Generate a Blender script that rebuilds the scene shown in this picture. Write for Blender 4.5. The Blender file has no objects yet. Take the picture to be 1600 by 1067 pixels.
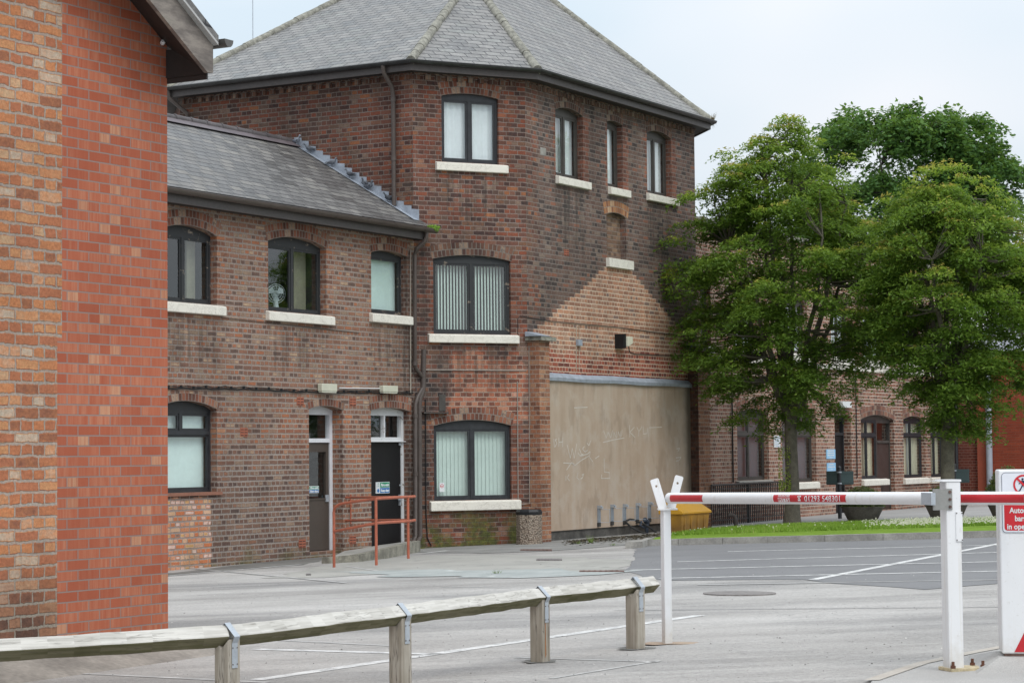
import bpy, bmesh, math, random
import numpy as np
from mathutils import Vector, Matrix
from mathutils.geometry import tessellate_polygon
random.seed(7); RNG = np.random.default_rng(7)
SC = bpy.context.scene
COL = SC.collection
rad = math.radians

# ------------------------------------------------------------ camera
CAM_Z = 1.72
FPX, PITCH, ROLL = 3441.0, rad(2.89), rad(-0.555)
_F = Vector((0, math.cos(PITCH), math.sin(PITCH)))
_U = Vector((0, -math.sin(PITCH), math.cos(PITCH)))
_R = Vector((1, 0, 0))
CR = math.cos(ROLL) * _R + math.sin(ROLL) * _U
CU = -math.sin(ROLL) * _R + math.cos(ROLL) * _U
cam = bpy.data.cameras.new('camera'); camo = bpy.data.objects.new('camera', cam); COL.objects.link(camo)
cam.sensor_width = 36.0; cam.lens = FPX / 1600 * 36.0; cam.clip_end = 2000; cam.clip_start = .1
CP = Vector((0, 0, CAM_Z))
camo.matrix_world = Matrix(((CR.x, CU.x, -_F.x, CP.x), (CR.y, CU.y, -_F.y, CP.y), (CR.z, CU.z, -_F.z, CP.z), (0, 0, 0, 1)))
SC.camera = camo

# ------------------------------------------------------------ light
SUN_EL, SUN_AZ = rad(50), rad(152)          # azimuth clockwise from +Y
w = bpy.data.worlds.new('World'); SC.world = w; w.use_nodes = True
nt = w.node_tree; nt.nodes.clear()
out = nt.nodes.new('ShaderNodeOutputWorld'); bg = nt.nodes.new('ShaderNodeBackground')
sky = nt.nodes.new('ShaderNodeTexSky'); sky.sky_type = 'NISHITA'; sky.sun_disc = False
sky.sun_elevation = SUN_EL; sky.sun_rotation = SUN_AZ; sky.air_density = 1.0; sky.dust_density = 2.0
tc = nt.nodes.new('ShaderNodeTexCoord')
sep = nt.nodes.new('ShaderNodeSeparateXYZ'); nt.links.new(tc.outputs['Generated'], sep.inputs[0])
grad = nt.nodes.new('ShaderNodeMapRange'); grad.inputs[1].default_value = 0; grad.inputs[2].default_value = 1
grad.inputs[3].default_value = 6.9; grad.inputs[4].default_value = 15.5
nt.links.new(sep.outputs[2], grad.inputs[0])
nz = nt.nodes.new('ShaderNodeTexNoise'); nz.inputs['Scale'].default_value = 2.6; nz.inputs['Detail'].default_value = 3; nz.inputs['Roughness'].default_value = .45
mp = nt.nodes.new('ShaderNodeMapping'); mp.inputs['Scale'].default_value = (1, 1, 2.2); mp.inputs['Location'].default_value = (.3, 2.1, .4)
nt.links.new(tc.outputs['Generated'], mp.inputs[0]); nt.links.new(mp.outputs[0], nz.inputs['Vector'])
crr = nt.nodes.new('ShaderNodeValToRGB')
crr.color_ramp.elements[0].position = .41; crr.color_ramp.elements[0].color = (.75, .865, .955, 1)
crr.color_ramp.elements[1].position = .60; crr.color_ramp.elements[1].color = (.985, 1.0, 1.04, 1)
nt.links.new(nz.outputs[0], crr.inputs[0])
cl = nt.nodes.new('ShaderNodeVectorMath'); cl.operation = 'SCALE'
nt.links.new(crr.outputs[0], cl.inputs[0]); nt.links.new(grad.outputs[0], cl.inputs['Scale'])
mixw = nt.nodes.new('ShaderNodeMix'); mixw.data_type = 'RGBA'; mixw.inputs[0].default_value = .88
nt.links.new(sky.outputs[0], mixw.inputs[6]); nt.links.new(cl.outputs[0], mixw.inputs[7])
nt.links.new(mixw.outputs[2], bg.inputs[0]); bg.inputs[1].default_value = .1
nt.links.new(bg.outputs[0], out.inputs[0])
sl = bpy.data.lights.new('sun', 'SUN'); so = bpy.data.objects.new('sun', sl); COL.objects.link(so)
sl.energy = 1.1; sl.angle = rad(25); sl.color = (1, .97, .93)
sd = Vector((math.sin(SUN_AZ) * math.cos(SUN_EL), math.cos(SUN_AZ) * math.cos(SUN_EL), math.sin(SUN_EL)))
so.rotation_euler = sd.to_track_quat('Z', 'Y').to_euler(); so.location = (20, -20, 40)
SC.view_settings.view_transform = 'Standard'; SC.view_settings.look = 'None'; SC.view_settings.gamma = 1
SC.view_settings.exposure = 0.30
SC.render.engine = 'CYCLES'
SC.cycles.transparent_max_bounces = 16

# ------------------------------------------------------------ rays and planes
def ray(px, py):
    return (_F * FPX + CR * (px - 800) - CU * (py - 533.5)).normalized()
GB, GC = .028, -.0112                                   # the yard falls gently away from the viewer
def gz(x, y): return GB * (x + .7) + GC * (y - 41)
def G(px, py, dz=0.0):
    d = ray(px, py)
    t = (GB * (CP.x + .7) + GC * (CP.y - 41) + dz - CP.z) / (d.z - GB * d.x - GC * d.y)
    return CP + d * t
def atY(px, py, Y):
    d = ray(px, py); return CP + d * ((Y - CP.y) / d.y)
class Pl:
    def __init__(s, o, head):
        s.o = Vector((o[0], o[1], 0)); h = rad(head)
        s.a = Vector((math.sin(h), math.cos(h), 0)); s.n = Vector((s.a.y, -s.a.x, 0))   # n faces the viewer
    def sz(s, px, py):
        d = ray(px, py); t = (s.o - CP).dot(s.n) / d.dot(s.n); p = CP + d * t
        return (p - s.o).dot(s.a), p.z
    def P(s, u, z, d=0.0): return s.o + s.a * u + Vector((0, 0, z)) + s.n * d
    def off(s, d):
        q = Pl((0, 0), 0); q.o = s.o + s.n * d; q.a = s.a; q.n = s.n; return q
    def U(s, u): return s.P(u, 0).dot(Vector((0, 0, 1)).cross(s.n))   # texture u of a wall position
HR, HL, HF = 30.0, 120.0, 64.0

# ------------------------------------------------------------ mesh builder
class MB:
    def __init__(s): s.v = []; s.f = []; s.uv = []; s.m = []
    def face(s, pts, uvs=None, m=0):
        b = len(s.v); s.v += [tuple(p) for p in pts]; s.f.append(tuple(range(b, b + len(pts)))); s.uv.append(uvs); s.m.append(m)
    def boxp(s, P, u0, u1, z0, z1, d0, d1, m=0):          # box in a plane's frame
        c = [[[P.P(u, z, d) for d in (d0, d1)] for z in (z0, z1)] for u in (u0, u1)]
        s.hexa(c, m)
    def hexa(s, c, m=0):
        q = lambda i, j, k: c[i][j][k]
        s.face([q(0,0,1), q(1,0,1), q(1,1,1), q(0,1,1)], m=m); s.face([q(1,0,0), q(0,0,0), q(0,1,0), q(1,1,0)], m=m)
        s.face([q(0,0,0), q(0,0,1), q(0,1,1), q(0,1,0)], m=m); s.face([q(1,0,1), q(1,0,0), q(1,1,0), q(1,1,1)], m=m)
        s.face([q(0,1,1), q(1,1,1), q(1,1,0), q(0,1,0)], m=m); s.face([q(0,0,0), q(1,0,0), q(1,0,1), q(0,0,1)], m=m)
    def box(s, x0, x1, y0, y1, z0, z1, m=0):
        s.hexa([[[Vector((x, y, z)) for y in (y1, y0)] for z in (z0, z1)] for x in (x0, x1)], m)
    def tube(s, pts, r, n=8, caps=True, m=0):
        pts = [Vector(p) for p in pts]; rs = r if isinstance(r, (list, tuple)) else [r] * len(pts)
        rings = []; prev = None
        for i, p in enumerate(pts):
            d = (pts[min(i + 1, len(pts) - 1)] - pts[max(i - 1, 0)]).normalized()
            if prev is None:
                u = d.orthogonal().normalized()
            else:
                u = (prev - d * prev.dot(d)).normalized()
            prev = u; v = d.cross(u)
            rings.append([p + (u * math.cos(2*math.pi*k/n) + v * math.sin(2*math.pi*k/n)) * rs[i] for k in range(n)])
        L = 0
        for i in range(len(pts) - 1):
            L2 = L + (pts[i+1] - pts[i]).length
            for k in range(n):
                k2 = (k + 1) % n
                s.face([rings[i][k], rings[i][k2], rings[i+1][k2], rings[i+1][k]],
                       [(k/n*6.28*rs[i], L), ((k+1)/n*6.28*rs[i], L), ((k+1)/n*6.28*rs[i], L2), (k/n*6.28*rs[i], L2)], m)
            L = L2
        if caps:
            s.face(list(reversed(rings[0])), m=m); s.face(rings[-1], m=m)
    def lathe(s, c, prof, n=24, m=0):                      # prof: (radius, z)
        c = Vector(c)
        rings = [[c + Vector((r*math.cos(2*math.pi*k/n), r*math.sin(2*math.pi*k/n), z)) for k in range(n)] for r, z in prof]
        for i in range(len(prof) - 1):
            for k in range(n):
                k2 = (k+1) % n; s.face([rings[i][k], rings[i][k2], rings[i+1][k2], rings[i+1][k]], m=m)
        s.face(list(reversed(rings[0])), m=m); s.face(rings[-1], m=m)
    def prism(s, poly, dvec, m=0):                         # planar polygon pushed along dvec
        poly = [Vector(p) for p in poly]; dvec = Vector(dvec); q = [p + dvec for p in poly]
        nrm = Vector((0,0,0))
        for i in range(len(poly)): nrm += poly[i].cross(poly[(i+1) % len(poly)])
        if nrm.dot(dvec) > 0: poly.reverse(); q.reverse()
        s.face(poly, m=m); s.face(list(reversed(q)), m=m)
        for i in range(len(poly)):
            j = (i+1) % len(poly); s.face([poly[j], poly[i], q[i], q[j]], m=m)
    def sheet(s, loops, toP, nrm, m=0):                    # 2D polygon with holes
        flat = [p for l in loops for p in l]
        for t in tessellate_polygon([[Vector((p[0], p[1], 0)) for p in l] for l in loops]):
            a, b, c = [toP(*flat[i]) for i in t]
            if (b - a).cross(c - a).length < 1e-9: continue
            if (b - a).cross(c - a).dot(nrm) < 0: b, c = c, b
            s.face([a, b, c], m=m)
    def build(s, name, mat, parent=None, smooth=False, merge=True):
        org = Vector((0, 0, 0)); q = parent
        while q is not None: org = org + q.location; q = q.parent
        me = bpy.data.meshes.new(name)
        me.from_pydata([tuple(Vector(v) - org) for v in s.v], [], s.f)
        uvl = me.uv_layers.new(name='UVMap')
        k = 0; Z = Vector((0, 0, 1)); data = []
        for fi, f in enumerate(s.f):
            u = s.uv[fi]
            if u is None:
                P = [Vector(s.v[i]) for i in f]
                nn = Vector((0, 0, 0))
                for i in range(len(P)): nn += (P[i] - P[0]).cross(P[(i+1) % len(P)] - P[0])
                if nn.length < 1e-12: u = [(p.x, p.y) for p in P]
                else:
                    nn.normalize()
                    if abs(nn.z) > .998: u = [(p.x, p.y) for p in P]
                    else:
                        t = Z.cross(nn).normalized(); b = nn.cross(t); u = [(p.dot(t), p.dot(b)) for p in P]
            for c in u: data += [c[0], c[1]]
        uvl.data.foreach_set('uv', data)
        mats = mat if isinstance(mat, (list, tuple)) else [mat]
        for mm in mats: me.materials.append(mm)
        if len(mats) > 1: me.polygons.foreach_set('material_index', s.m)
        if merge:
            bm = bmesh.new(); bm.from_mesh(me); bmesh.ops.remove_doubles(bm, verts=bm.verts, dist=1e-5); bm.to_mesh(me); bm.free()
        if smooth:
            me.polygons.foreach_set('use_smooth', [True] * len(me.polygons))
            try: me.set_sharp_from_angle(angle=rad(40))
            except Exception: pass
        me.update()
        o = bpy.data.objects.new(name, me); COL.objects.link(o)
        if parent is not None: o.parent = parent
        return o
def tag(o, label=None, cat=None, group=None, kind=None):
    for k, v in (('label', label), ('category', cat), ('group', group), ('kind', kind)):
        if v: o[k] = v
    return o
def thing(name, label, cat, loc, group=None, kind=None):
    o = bpy.data.objects.new(name, None); COL.objects.link(o); o.location = loc; o.empty_display_size = .2
    return tag(o, label, cat, group, kind)
def copy_tree(o, parent=None, loc=None):
    c = o.copy(); COL.objects.link(c); c.parent = parent
    if loc is not None: c.location = loc
    for ch in list(o.children): copy_tree(ch, c)
    return c

# ------------------------------------------------------------ materials
class N:
    def __init__(s, name):
        s.mat = bpy.data.materials.new(name); s.mat.use_nodes = True; s.t = s.mat.node_tree
        s.b = s.t.nodes['Principled BSDF']; s.out = s.t.nodes['Material Output']
        s._uv = None
    def new(s, ty): return s.t.nodes.new(ty)
    def set(s, sock, v):
        if isinstance(v, bpy.types.NodeSocket): s.t.links.new(v, sock)
        elif isinstance(v, (tuple, list)) and sock.type == 'RGBA': sock.default_value = (*v[:3], 1)
        else: sock.default_value = v
    def uv(s):
        if s._uv is None: s._uv = s.new('ShaderNodeUVMap').outputs[0]
        return s._uv
    def pos(s): return s.new('ShaderNodeNewGeometry').outputs['Position']
    def math(s, op, a, b=0.0, clamp=False, c=None):
        n = s.new('ShaderNodeMath'); n.operation = op; n.use_clamp = clamp; s.set(n.inputs[0], a); s.set(n.inputs[1], b)
        if c is not None: s.set(n.inputs[2], c)
        return n.outputs[0]
    def mix(s, f, a, b, mode='MIX'):
        n = s.new('ShaderNodeMix'); n.data_type = 'RGBA'; n.blend_type = mode; s.set(n.inputs[0], f); s.set(n.inputs[6], a); s.set(n.inputs[7], b); return n.outputs[2]
    def vscale(s, v, sc):
        n = s.new('ShaderNodeMapping'); s.set(n.inputs[0], v); n.inputs['Scale'].default_value = sc if not isinstance(sc, (int, float)) else (sc,)*3; return n.outputs[0]
    def noise(s, scale, detail=3, rough=.5, v=None, dist=0.0, col=False):
        n = s.new('ShaderNodeTexNoise'); n.inputs['Scale'].default_value = scale; n.inputs['Detail'].default_value = detail
        n.inputs['Roughness'].default_value = rough; n.inputs['Distortion'].default_value = dist
        s.set(n.inputs['Vector'], v if v is not None else s.uv()); return n.outputs[1 if col else 0]
    def ramp(s, f, els, interp='LINEAR'):
        n = s.new('ShaderNodeValToRGB'); r = n.color_ramp; r.interpolation = interp
        while len(r.elements) > 1: r.elements.remove(r.elements[-1])
        for i, (p, c) in enumerate(els):
            e = r.elements[0] if i == 0 else r.elements.new(p)
            e.position = p
            e.color = (c, c, c, 1) if isinstance(c, (int, float)) else (*c, 1)
        s.set(n.inputs[0], f); return n.outputs[0]
    def mr(s, v, a, b, c=0.0, d=1.0):
        n = s.new('ShaderNodeMapRange'); s.set(n.inputs[0], v); n.inputs[1].default_value = a; n.inputs[2].default_value = b
        n.inputs[3].default_value = c; n.inputs[4].default_value = d; return n.outputs[0]
    def bump(s, h, strength=.5, dist=.01):
        n = s.new('ShaderNodeBump'); n.inputs['Strength'].default_value = strength; n.inputs['Distance'].default_value = dist
        s.set(n.inputs['Height'], h); s.t.links.new(n.outputs[0], s.b.inputs['Normal'])
    def fin(s, col, rough=.8, spec=.3, metal=0.0):
        s.set(s.b.inputs['Base Color'], col); s.set(s.b.inputs['Roughness'], rough)
        s.b.inputs['Specular IOR Level'].default_value = spec; s.b.inputs['Metallic'].default_value = metal
        return s.mat
def plain(name, col, rough=.6, var=.12, scale=6, metal=0.0, spec=.4, bump=0.0):
    n = N(name); f = n.noise(scale, 4, .6, n.pos()); f2 = n.noise(scale*9, 2, .5, n.pos())
    g = n.math('MULTIPLY', n.mr(f, .3, .7, 1-var, 1+var), n.mr(f2, .3, .7, 1-var*.5, 1+var*.5))
    c = n.new('ShaderNodeVectorMath'); c.operation = 'SCALE'; c.inputs[0].default_value = col[:3]; n.set(c.inputs['Scale'], g)
    if bump: n.bump(f2, bump, .004)
    return n.fin(c.outputs[0], n.mr(f, .3, .7, rough-.08, rough+.08), spec, metal)

def brick(n, w_, h_, mort, smooth=.15, wob=.006, squash=.5, off=.5, vec=None, ux=1.5, sf=2):
    """returns (per-brick random, mortar factor)"""
    vec = vec if vec is not None else n.uv()
    nn = n.new('ShaderNodeTexNoise'); nn.inputs['Scale'].default_value = 9; nn.inputs['Detail'].default_value = 2; n.set(nn.inputs['Vector'], vec)
    sb = n.new('ShaderNodeVectorMath'); sb.operation = 'SUBTRACT'; n.set(sb.inputs[0], nn.outputs[1]); sb.inputs[1].default_value = (.5, .5, .5)
    sc = n.new('ShaderNodeVectorMath'); sc.operation = 'SCALE'; n.set(sc.inputs[0], sb.outputs[0]); sc.inputs['Scale'].default_value = wob*2
    ad = n.new('ShaderNodeVectorMath'); ad.operation = 'ADD'; n.set(ad.inputs[0], vec); n.set(ad.inputs[1], sc.outputs[0])
    b = n.new('ShaderNodeTexBrick'); b.offset = off; b.offset_frequency = 2; b.squash = squash; b.squash_frequency = sf
    n.set(b.inputs['Vector'], n.vscale(ad.outputs[0], (ux, 1, 1)))
    b.inputs['Scale'].default_value = 1; b.inputs['Color1'].default_value = (0, 0, 0, 1); b.inputs['Color2'].default_value = (1, 1, 1, 1)
    b.inputs['Mortar'].default_value = (.5, .5, .5, 1); b.inputs['Mortar Size'].default_value = mort; b.inputs['Mortar Smooth'].default_value = smooth
    b.inputs['Brick Width'].default_value = w_*ux; b.inputs['Row Height'].default_value = h_
    return b.outputs['Color'], b.outputs['Fac']
def sepuv(n):
    q = n.new('ShaderNodeSeparateXYZ'); n.set(q.inputs[0], n.uv()); return q.outputs[0], q.outputs[1]
def rectmask(n, u0, u1, v0, v1, soft=.05, wob=.25, ns=1.3):
    u, v = sepuv(n); nn = n.mr(n.noise(ns, 4, .6), .3, .7, -wob, wob)
    a = n.mr(n.math('ADD', n.math('SUBTRACT', u, u0), nn), 0, soft); b = n.mr(n.math('ADD', n.math('SUBTRACT', u1, u), nn), 0, soft)
    c = n.mr(n.math('ADD', n.math('SUBTRACT', v, v0), nn), 0, soft); d = n.mr(n.math('ADD', n.math('SUBTRACT', v1, v), nn), 0, soft)
    return n.math('MULTIPLY', n.math('MULTIPLY', a, b), n.math('MULTIPLY', c, d), True)
OLD = [(0, (.045,.035,.034)), (.12, (.085,.048,.040)), (.28, (.115,.062,.050)), (.42, (.17,.065,.045)), (.54, (.10,.07,.058)), (.64, (.15,.095,.072)), (.74, (.24,.075,.042)), (.84, (.13,.055,.040)), (.90, (.22,.16,.12)), (.95, (.30,.12,.055))]
WARM = [(0, (.10,.06,.05)), (.15, (.20,.09,.055)), (.35, (.28,.12,.065)), (.5, (.24,.14,.10)), (.65, (.33,.15,.075)), (.8, (.38,.20,.11)), (.93, (.42,.28,.18)), (1, (.16,.14,.13))]
DARKR = [(0, (.05,.032,.03)), (.2, (.12,.045,.035)), (.4, (.17,.055,.038)), (.6, (.22,.07,.042)), (.8, (.26,.10,.06)), (.92, (.28,.17,.12)), (1, (.08,.07,.07))]
def wallmat(name, els, mortar=(.27,.235,.205), bw=.235, bh=.0865, ms=.009, regions=(), dirt=.35, tone=1.0, squash=.5, smear=.0, basedirt=None, wob=.008, sf=2, rag=1.0, stains_shade=(), bumpd=.010):
    """regions: (mask function, ramp, mortar, strength)"""
    n = N(name)
    tint, fac0 = brick(n, bw, bh, ms*1.75, wob=wob, squash=squash, sf=sf, smooth=1.0)
    mott = n.noise(26, 4, .65)
    fac = n.mr(n.math('ADD', fac0, n.mr(n.noise(34, 4, .7), .3, .7, -.30*rag, .30*rag)), .36, .64)
    t2 = tint; mr_ = n.mr(n.noise(13, 4, .7), .3, .7, 0, .55)
    def rp(e_): return n.mix(mr_, n.ramp(t2, e_, 'CONSTANT'), n.ramp(n.math('FRACT', n.math('ADD', t2, .37)), e_, 'LINEAR'))
    col = rp(els); mc = mortar
    first = True
    for fn, e2, m2, st in regions:
        mk = n.math('MULTIPLY', fn(n), st)
        col = n.mix(mk, col, rp(e2)); mc = n.mix(mk, mc if not first else mortar, m2); first = False
    col = n.mix(n.math('MULTIPLY', fac, n.mr(n.noise(7, 3), .3, .7, .75, 1.0)), col, mc)
    big = n.noise(.55, 5, .6); streak = n.noise(1.0, 4, .6, n.vscale(n.uv(), (2.2, .35, 1)))
    g = n.math('MULTIPLY', n.mr(big, .3, .7, tone*(1-dirt), tone*(1+dirt*.6)), n.mr(streak, .3, .7, 1-dirt*.5, 1+dirt*.35))
    g = n.math('MULTIPLY', g, n.mr(n.noise(38, 4, .8), .28, .72, .70, 1.32))
    if basedirt is not None:
        u, v = sepuv(n)
        gm = n.math('MULTIPLY', n.mr(n.math('ADD', v, n.mr(n.noise(1.6, 4), .3, .7, -.3, .3)), basedirt, basedirt + .55, 1, 0), n.mr(n.noise(2.6, 4, .6), .38, .52, 0, .9))
        col = n.mix(gm, col, n.ramp(n.noise(9, 4, .7), [(.35, (.045, .048, .025)), (.6, (.10, .115, .028)), (.7, (.19, .19, .04))]))
    for (a0_, a1_, b0_, b1_, st_) in stains_shade:                  # run-off streaks and grime below sills and leaks, and painted eaves shade
        u, v = sepuv(n); sk = n.noise(1.0, 4, .65, n.vscale(n.uv(), (9, .5, 1)))
        m_ = n.math('MULTIPLY', rectmask(n, a0_, a1_, b0_, b1_, .25, .12, 4), n.mr(sk, .40, .62, 0, st_)); col = n.mix(m_, col, (.035, .033, .030))
    v = n.new('ShaderNodeVectorMath'); v.operation = 'SCALE'; n.set(v.inputs[0], col); n.set(v.inputs['Scale'], g)
    h = n.math('ADD', n.math('MULTIPLY', fac, -1.0), n.math('MULTIPLY', mott, .5))
    n.bump(h, .7, bumpd)
    return n.fin(v.outputs[0], .9, .2)
def archmat(name, els, mortar):
    n = N(name); tint, fac = brick(n, .082, .125, .008, squash=1.0, off=.5, ux=1.0)
    mott = n.noise(26, 4, .65)
    col = n.ramp(n.math('ADD', tint, n.mr(mott, .3, .7, -.1, .1)), els); col = n.mix(fac, col, mortar)
    g = n.mr(n.noise(1.1, 4, .6, n.pos()), .3, .7, .75, 1.2)
    v = n.new('ShaderNodeVectorMath'); v.operation = 'SCALE'; n.set(v.inputs[0], col); n.set(v.inputs['Scale'], g)
    n.bump(n.math('ADD', n.math('MULTIPLY', fac, -1.0), n.math('MULTIPLY', mott, .5)), .5, .008)
    return n.fin(v.outputs[0], .9, .2)
def slatemat(name, els, sw=.30, sh=.20, lichen=.3, tone=1.0):
    n = N(name); tint, fac = brick(n, sw, sh, .009, squash=1.0, ux=1.0, smooth=.0, wob=.011)
    col = n.ramp(tint, els)
    u, v = sepuv(n)
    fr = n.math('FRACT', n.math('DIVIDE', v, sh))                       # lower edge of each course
    l1 = n.ramp(n.noise(14, 5, .7), [(0, 0), (.52, 0), (.66, 1), (1, 1)])
    col = n.mix(n.math('MULTIPLY', l1, lichen), col, (.36, .37, .33))
    l2 = n.ramp(n.noise(5, 5, .7, n.vscale(n.uv(), (1.1, 1.9, 1))), [(0, 0), (.66, 0), (.72, 1), (1, 1)])
    col = n.mix(n.math('MULTIPLY', l2, lichen*1.1), col, (.28, .22, .09))
    edge = n.mr(n.math('ADD', fr, n.mr(n.noise(9, 2), .3, .7, -.03, .03)), .0, .17, 1, 0)  # dark slate edges, with the shadow line under each course painted in
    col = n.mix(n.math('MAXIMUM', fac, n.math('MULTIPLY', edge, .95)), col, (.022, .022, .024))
    g = n.math('MULTIPLY', n.mr(n.noise(1.3, 5, .7, n.vscale(n.uv(), (1.6, .5, 1))), .3, .7, tone*.74, tone*1.24), n.mr(n.noise(40, 3, .6), .3, .7, .85, 1.15))
    vv = n.new('ShaderNodeVectorMath'); vv.operation = 'SCALE'; n.set(vv.inputs[0], col); n.set(vv.inputs['Scale'], g)
    h = n.math('ADD', n.math('SUBTRACT', n.math('MULTIPLY', fr, -1.0), fac), n.math('MULTIPLY', tint, .5))
    n.bump(h, .7, .014)
    return n.fin(vv.outputs[0], n.mr(tint, 0, 1, .42, .7), .45)
M = {}
M['lead'] = plain('lead', (.30, .335, .385), .55, .2, 8)
M['blackpaint'] = plain('dark_window_paint', (.028, .030, .034), .5, .3, 9)
M['greypaint'] = plain('grey_brown_timber_paint', (.062, .056, .050), .55, .25, 7)
def peel(name, base, wood, amt):
    n = N(name); f = n.noise(5, 6, .75, n.vscale(n.pos(), (1, 1, 1.6)))
    u = n.ramp(f, [(0, 0), (amt, 0), (amt+.03, 1), (1, 1)])
    c = n.mix(u, base, wood); n.bump(n.math('MULTIPLY', u, -1.0), .4, .003)
    return n.fin(c, .6, .35)
M['peeldark'] = peel('weathered_dark_frame_paint', (.032, .034, .036), (.23, .19, .15), .60)
M['peelwhite'] = peel('flaking_white_paint', (.62, .63, .64), (.25, .22, .18), .60)
def sillm():
    n = N('cream_painted_sill'); f = n.ramp(n.noise(6, 5, .7, n.pos()), [(0, 0), (.60, 0), (.72, 1), (1, 1)])
    c = n.mix(n.math('MULTIPLY', f, .35), (.74, .71, .63), (.42, .38, .31))
    c = n.mix(n.ramp(n.noise(2.5, 6, .8, n.pos(), 1.2), [(0,0),(.485,0),(.5,.5),(.515,0),(1,0)]), c, (.2,.17,.14))
    n.bump(f, .3, .004); return n.fin(c, .7, .3)
M['sill'] = sillm()
M['brownpvc'] = plain('brown_plastic_pipe', (.085, .068, .060), .45, .15, 4)
M['gutter'] = plain('black_gutter', (.030, .030, .030), .4, .4, 5)
M['fascia'] = plain('brown_grey_fascia', (.072, .063, .060), .5, .2, 2)
M['soffit'] = plain('dark_soffit', (.035, .030, .028), .7, .2, 2)
M['cement'] = plain('lichen_covered_cement', (.23, .225, .19), .9, .5, 9, bump=.6)
M['clayridge'] = plain('grey_clay_ridge', (.10, .09, .092), .7, .25, 3)
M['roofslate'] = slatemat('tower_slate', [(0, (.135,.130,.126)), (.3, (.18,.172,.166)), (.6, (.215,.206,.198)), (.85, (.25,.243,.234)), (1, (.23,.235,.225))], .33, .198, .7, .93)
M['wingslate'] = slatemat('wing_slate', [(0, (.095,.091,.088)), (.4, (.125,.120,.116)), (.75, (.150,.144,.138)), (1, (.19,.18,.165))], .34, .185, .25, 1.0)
M['galv'] = plain('galvanised_steel', (.42, .46, .50), .45, .12, 12, metal=.35)
def whitem():
    n = N('scuffed_white_enamel'); p = n.pos(); f = n.noise(2.2, 5, .65, n.vscale(p, (1, 1, .35))); s1_ = n.ramp(n.noise(26, 5, .8, p), [(0, 0), (.60, 0), (.68, 1), (1, 1)])
    q = n.new('ShaderNodeSeparateXYZ'); n.set(q.inputs[0], p); lowd = n.mr(n.math('ADD', q.outputs[2], n.mr(n.noise(7, 4, .7, p), .3, .7, -.12, .12)), .32, .62, .55, 0)
    run = n.math('MULTIPLY', n.ramp(n.noise(1, 3, .6, n.vscale(p, (40, 40, 1.2))), [(0, 0), (.58, 0), (.68, 1), (1, 1)]), .22)
    c = n.mix(n.math('MULTIPLY', n.ramp(f, [(.4, 0), (.65, 1)]), .25), (.76, .77, .785), (.60, .60, .58)); c = n.mix(n.math('MULTIPLY', s1_, .30), c, (.40, .37, .32)); c = n.mix(run, c, (.50, .44, .33)); c = n.mix(lowd, c, (.46, .41, .32))
    return n.fin(c, .42, .45)
M['white'] = whitem()
M['redpaint'] = plain('red_reflective_band', (.50, .022, .030), .4, .06, 3)
M['rustrail'] = plain('red_oxide_handrail', (.38, .112, .064), .5, .2, 8)
M['concrete'] = plain('grey_concrete', (.27, .26, .235), .9, .3, 5, bump=.4)
M['black'] = plain('matt_black', (.008, .008, .009), .6, .2, 4)
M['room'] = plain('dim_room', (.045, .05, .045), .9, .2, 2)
def glass():
    n = N('window_glass'); n.t.nodes.remove(n.b)
    t = n.new('ShaderNodeBsdfTransparent'); t.inputs[0].default_value = (.95, .98, .97, 1)
    g = n.new('ShaderNodeBsdfGlossy'); g.inputs['Roughness'].default_value = .015; g.inputs[0].default_value = (.95, .98, 1, 1)
    bp = n.new('ShaderNodeBump'); bp.inputs['Strength'].default_value = .05; bp.inputs['Distance'].default_value = .05
    n.set(bp.inputs['Height'], n.noise(1.3, 2, .5)); n.t.links.new(bp.outputs[0], g.inputs['Normal'])
    lwf = n.new('ShaderNodeLayerWeight'); lwf.inputs[0].default_value = .5
    fres = n.math('MULTIPLY_ADD', n.math('POWER', lwf.outputs['Facing'], 3.5), .75, c=.10)
    m = n.new('ShaderNodeMixShader'); n.t.links.new(fres, m.inputs[0]); n.t.links.new(t.outputs[0], m.inputs[1]); n.t.links.new(g.outputs[0], m.inputs[2])
    n.t.links.new(m.outputs[0], n.out.inputs[0]); return n.mat
M['glass'] = glass()
# ------------------------------------------------------------ reference planes
_p = atY(363, 700, 35.8)
W = Pl((_p.x, _p.y), HR)                       # front of the low wing
s1 = W.sz(646, 300)[0]; C1 = W.P(s1, 0)
L = Pl((C1.x, C1.y), HL)                        # tower, left long face (s<0 to the left)
Fp = Pl((C1.x, C1.y), HF)                       # tower, narrow corner face
lenF = Fp.sz(822, 330)[0]; C2 = Fp.P(lenF, 0)
R = Pl((C2.x, C2.y), HR)                        # tower, right long face
lenR = R.sz(1086, 300)[0]; C3 = R.P(lenR, 0)
lenL = -L.sz(281, 170)[0]; C0 = L.P(-lenL, 0)
zT = Fp.sz(700, 103)[1]                         # top of tower brickwork
zTR = R.sz(1050, 184)[1]
GRD = -.6

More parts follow.
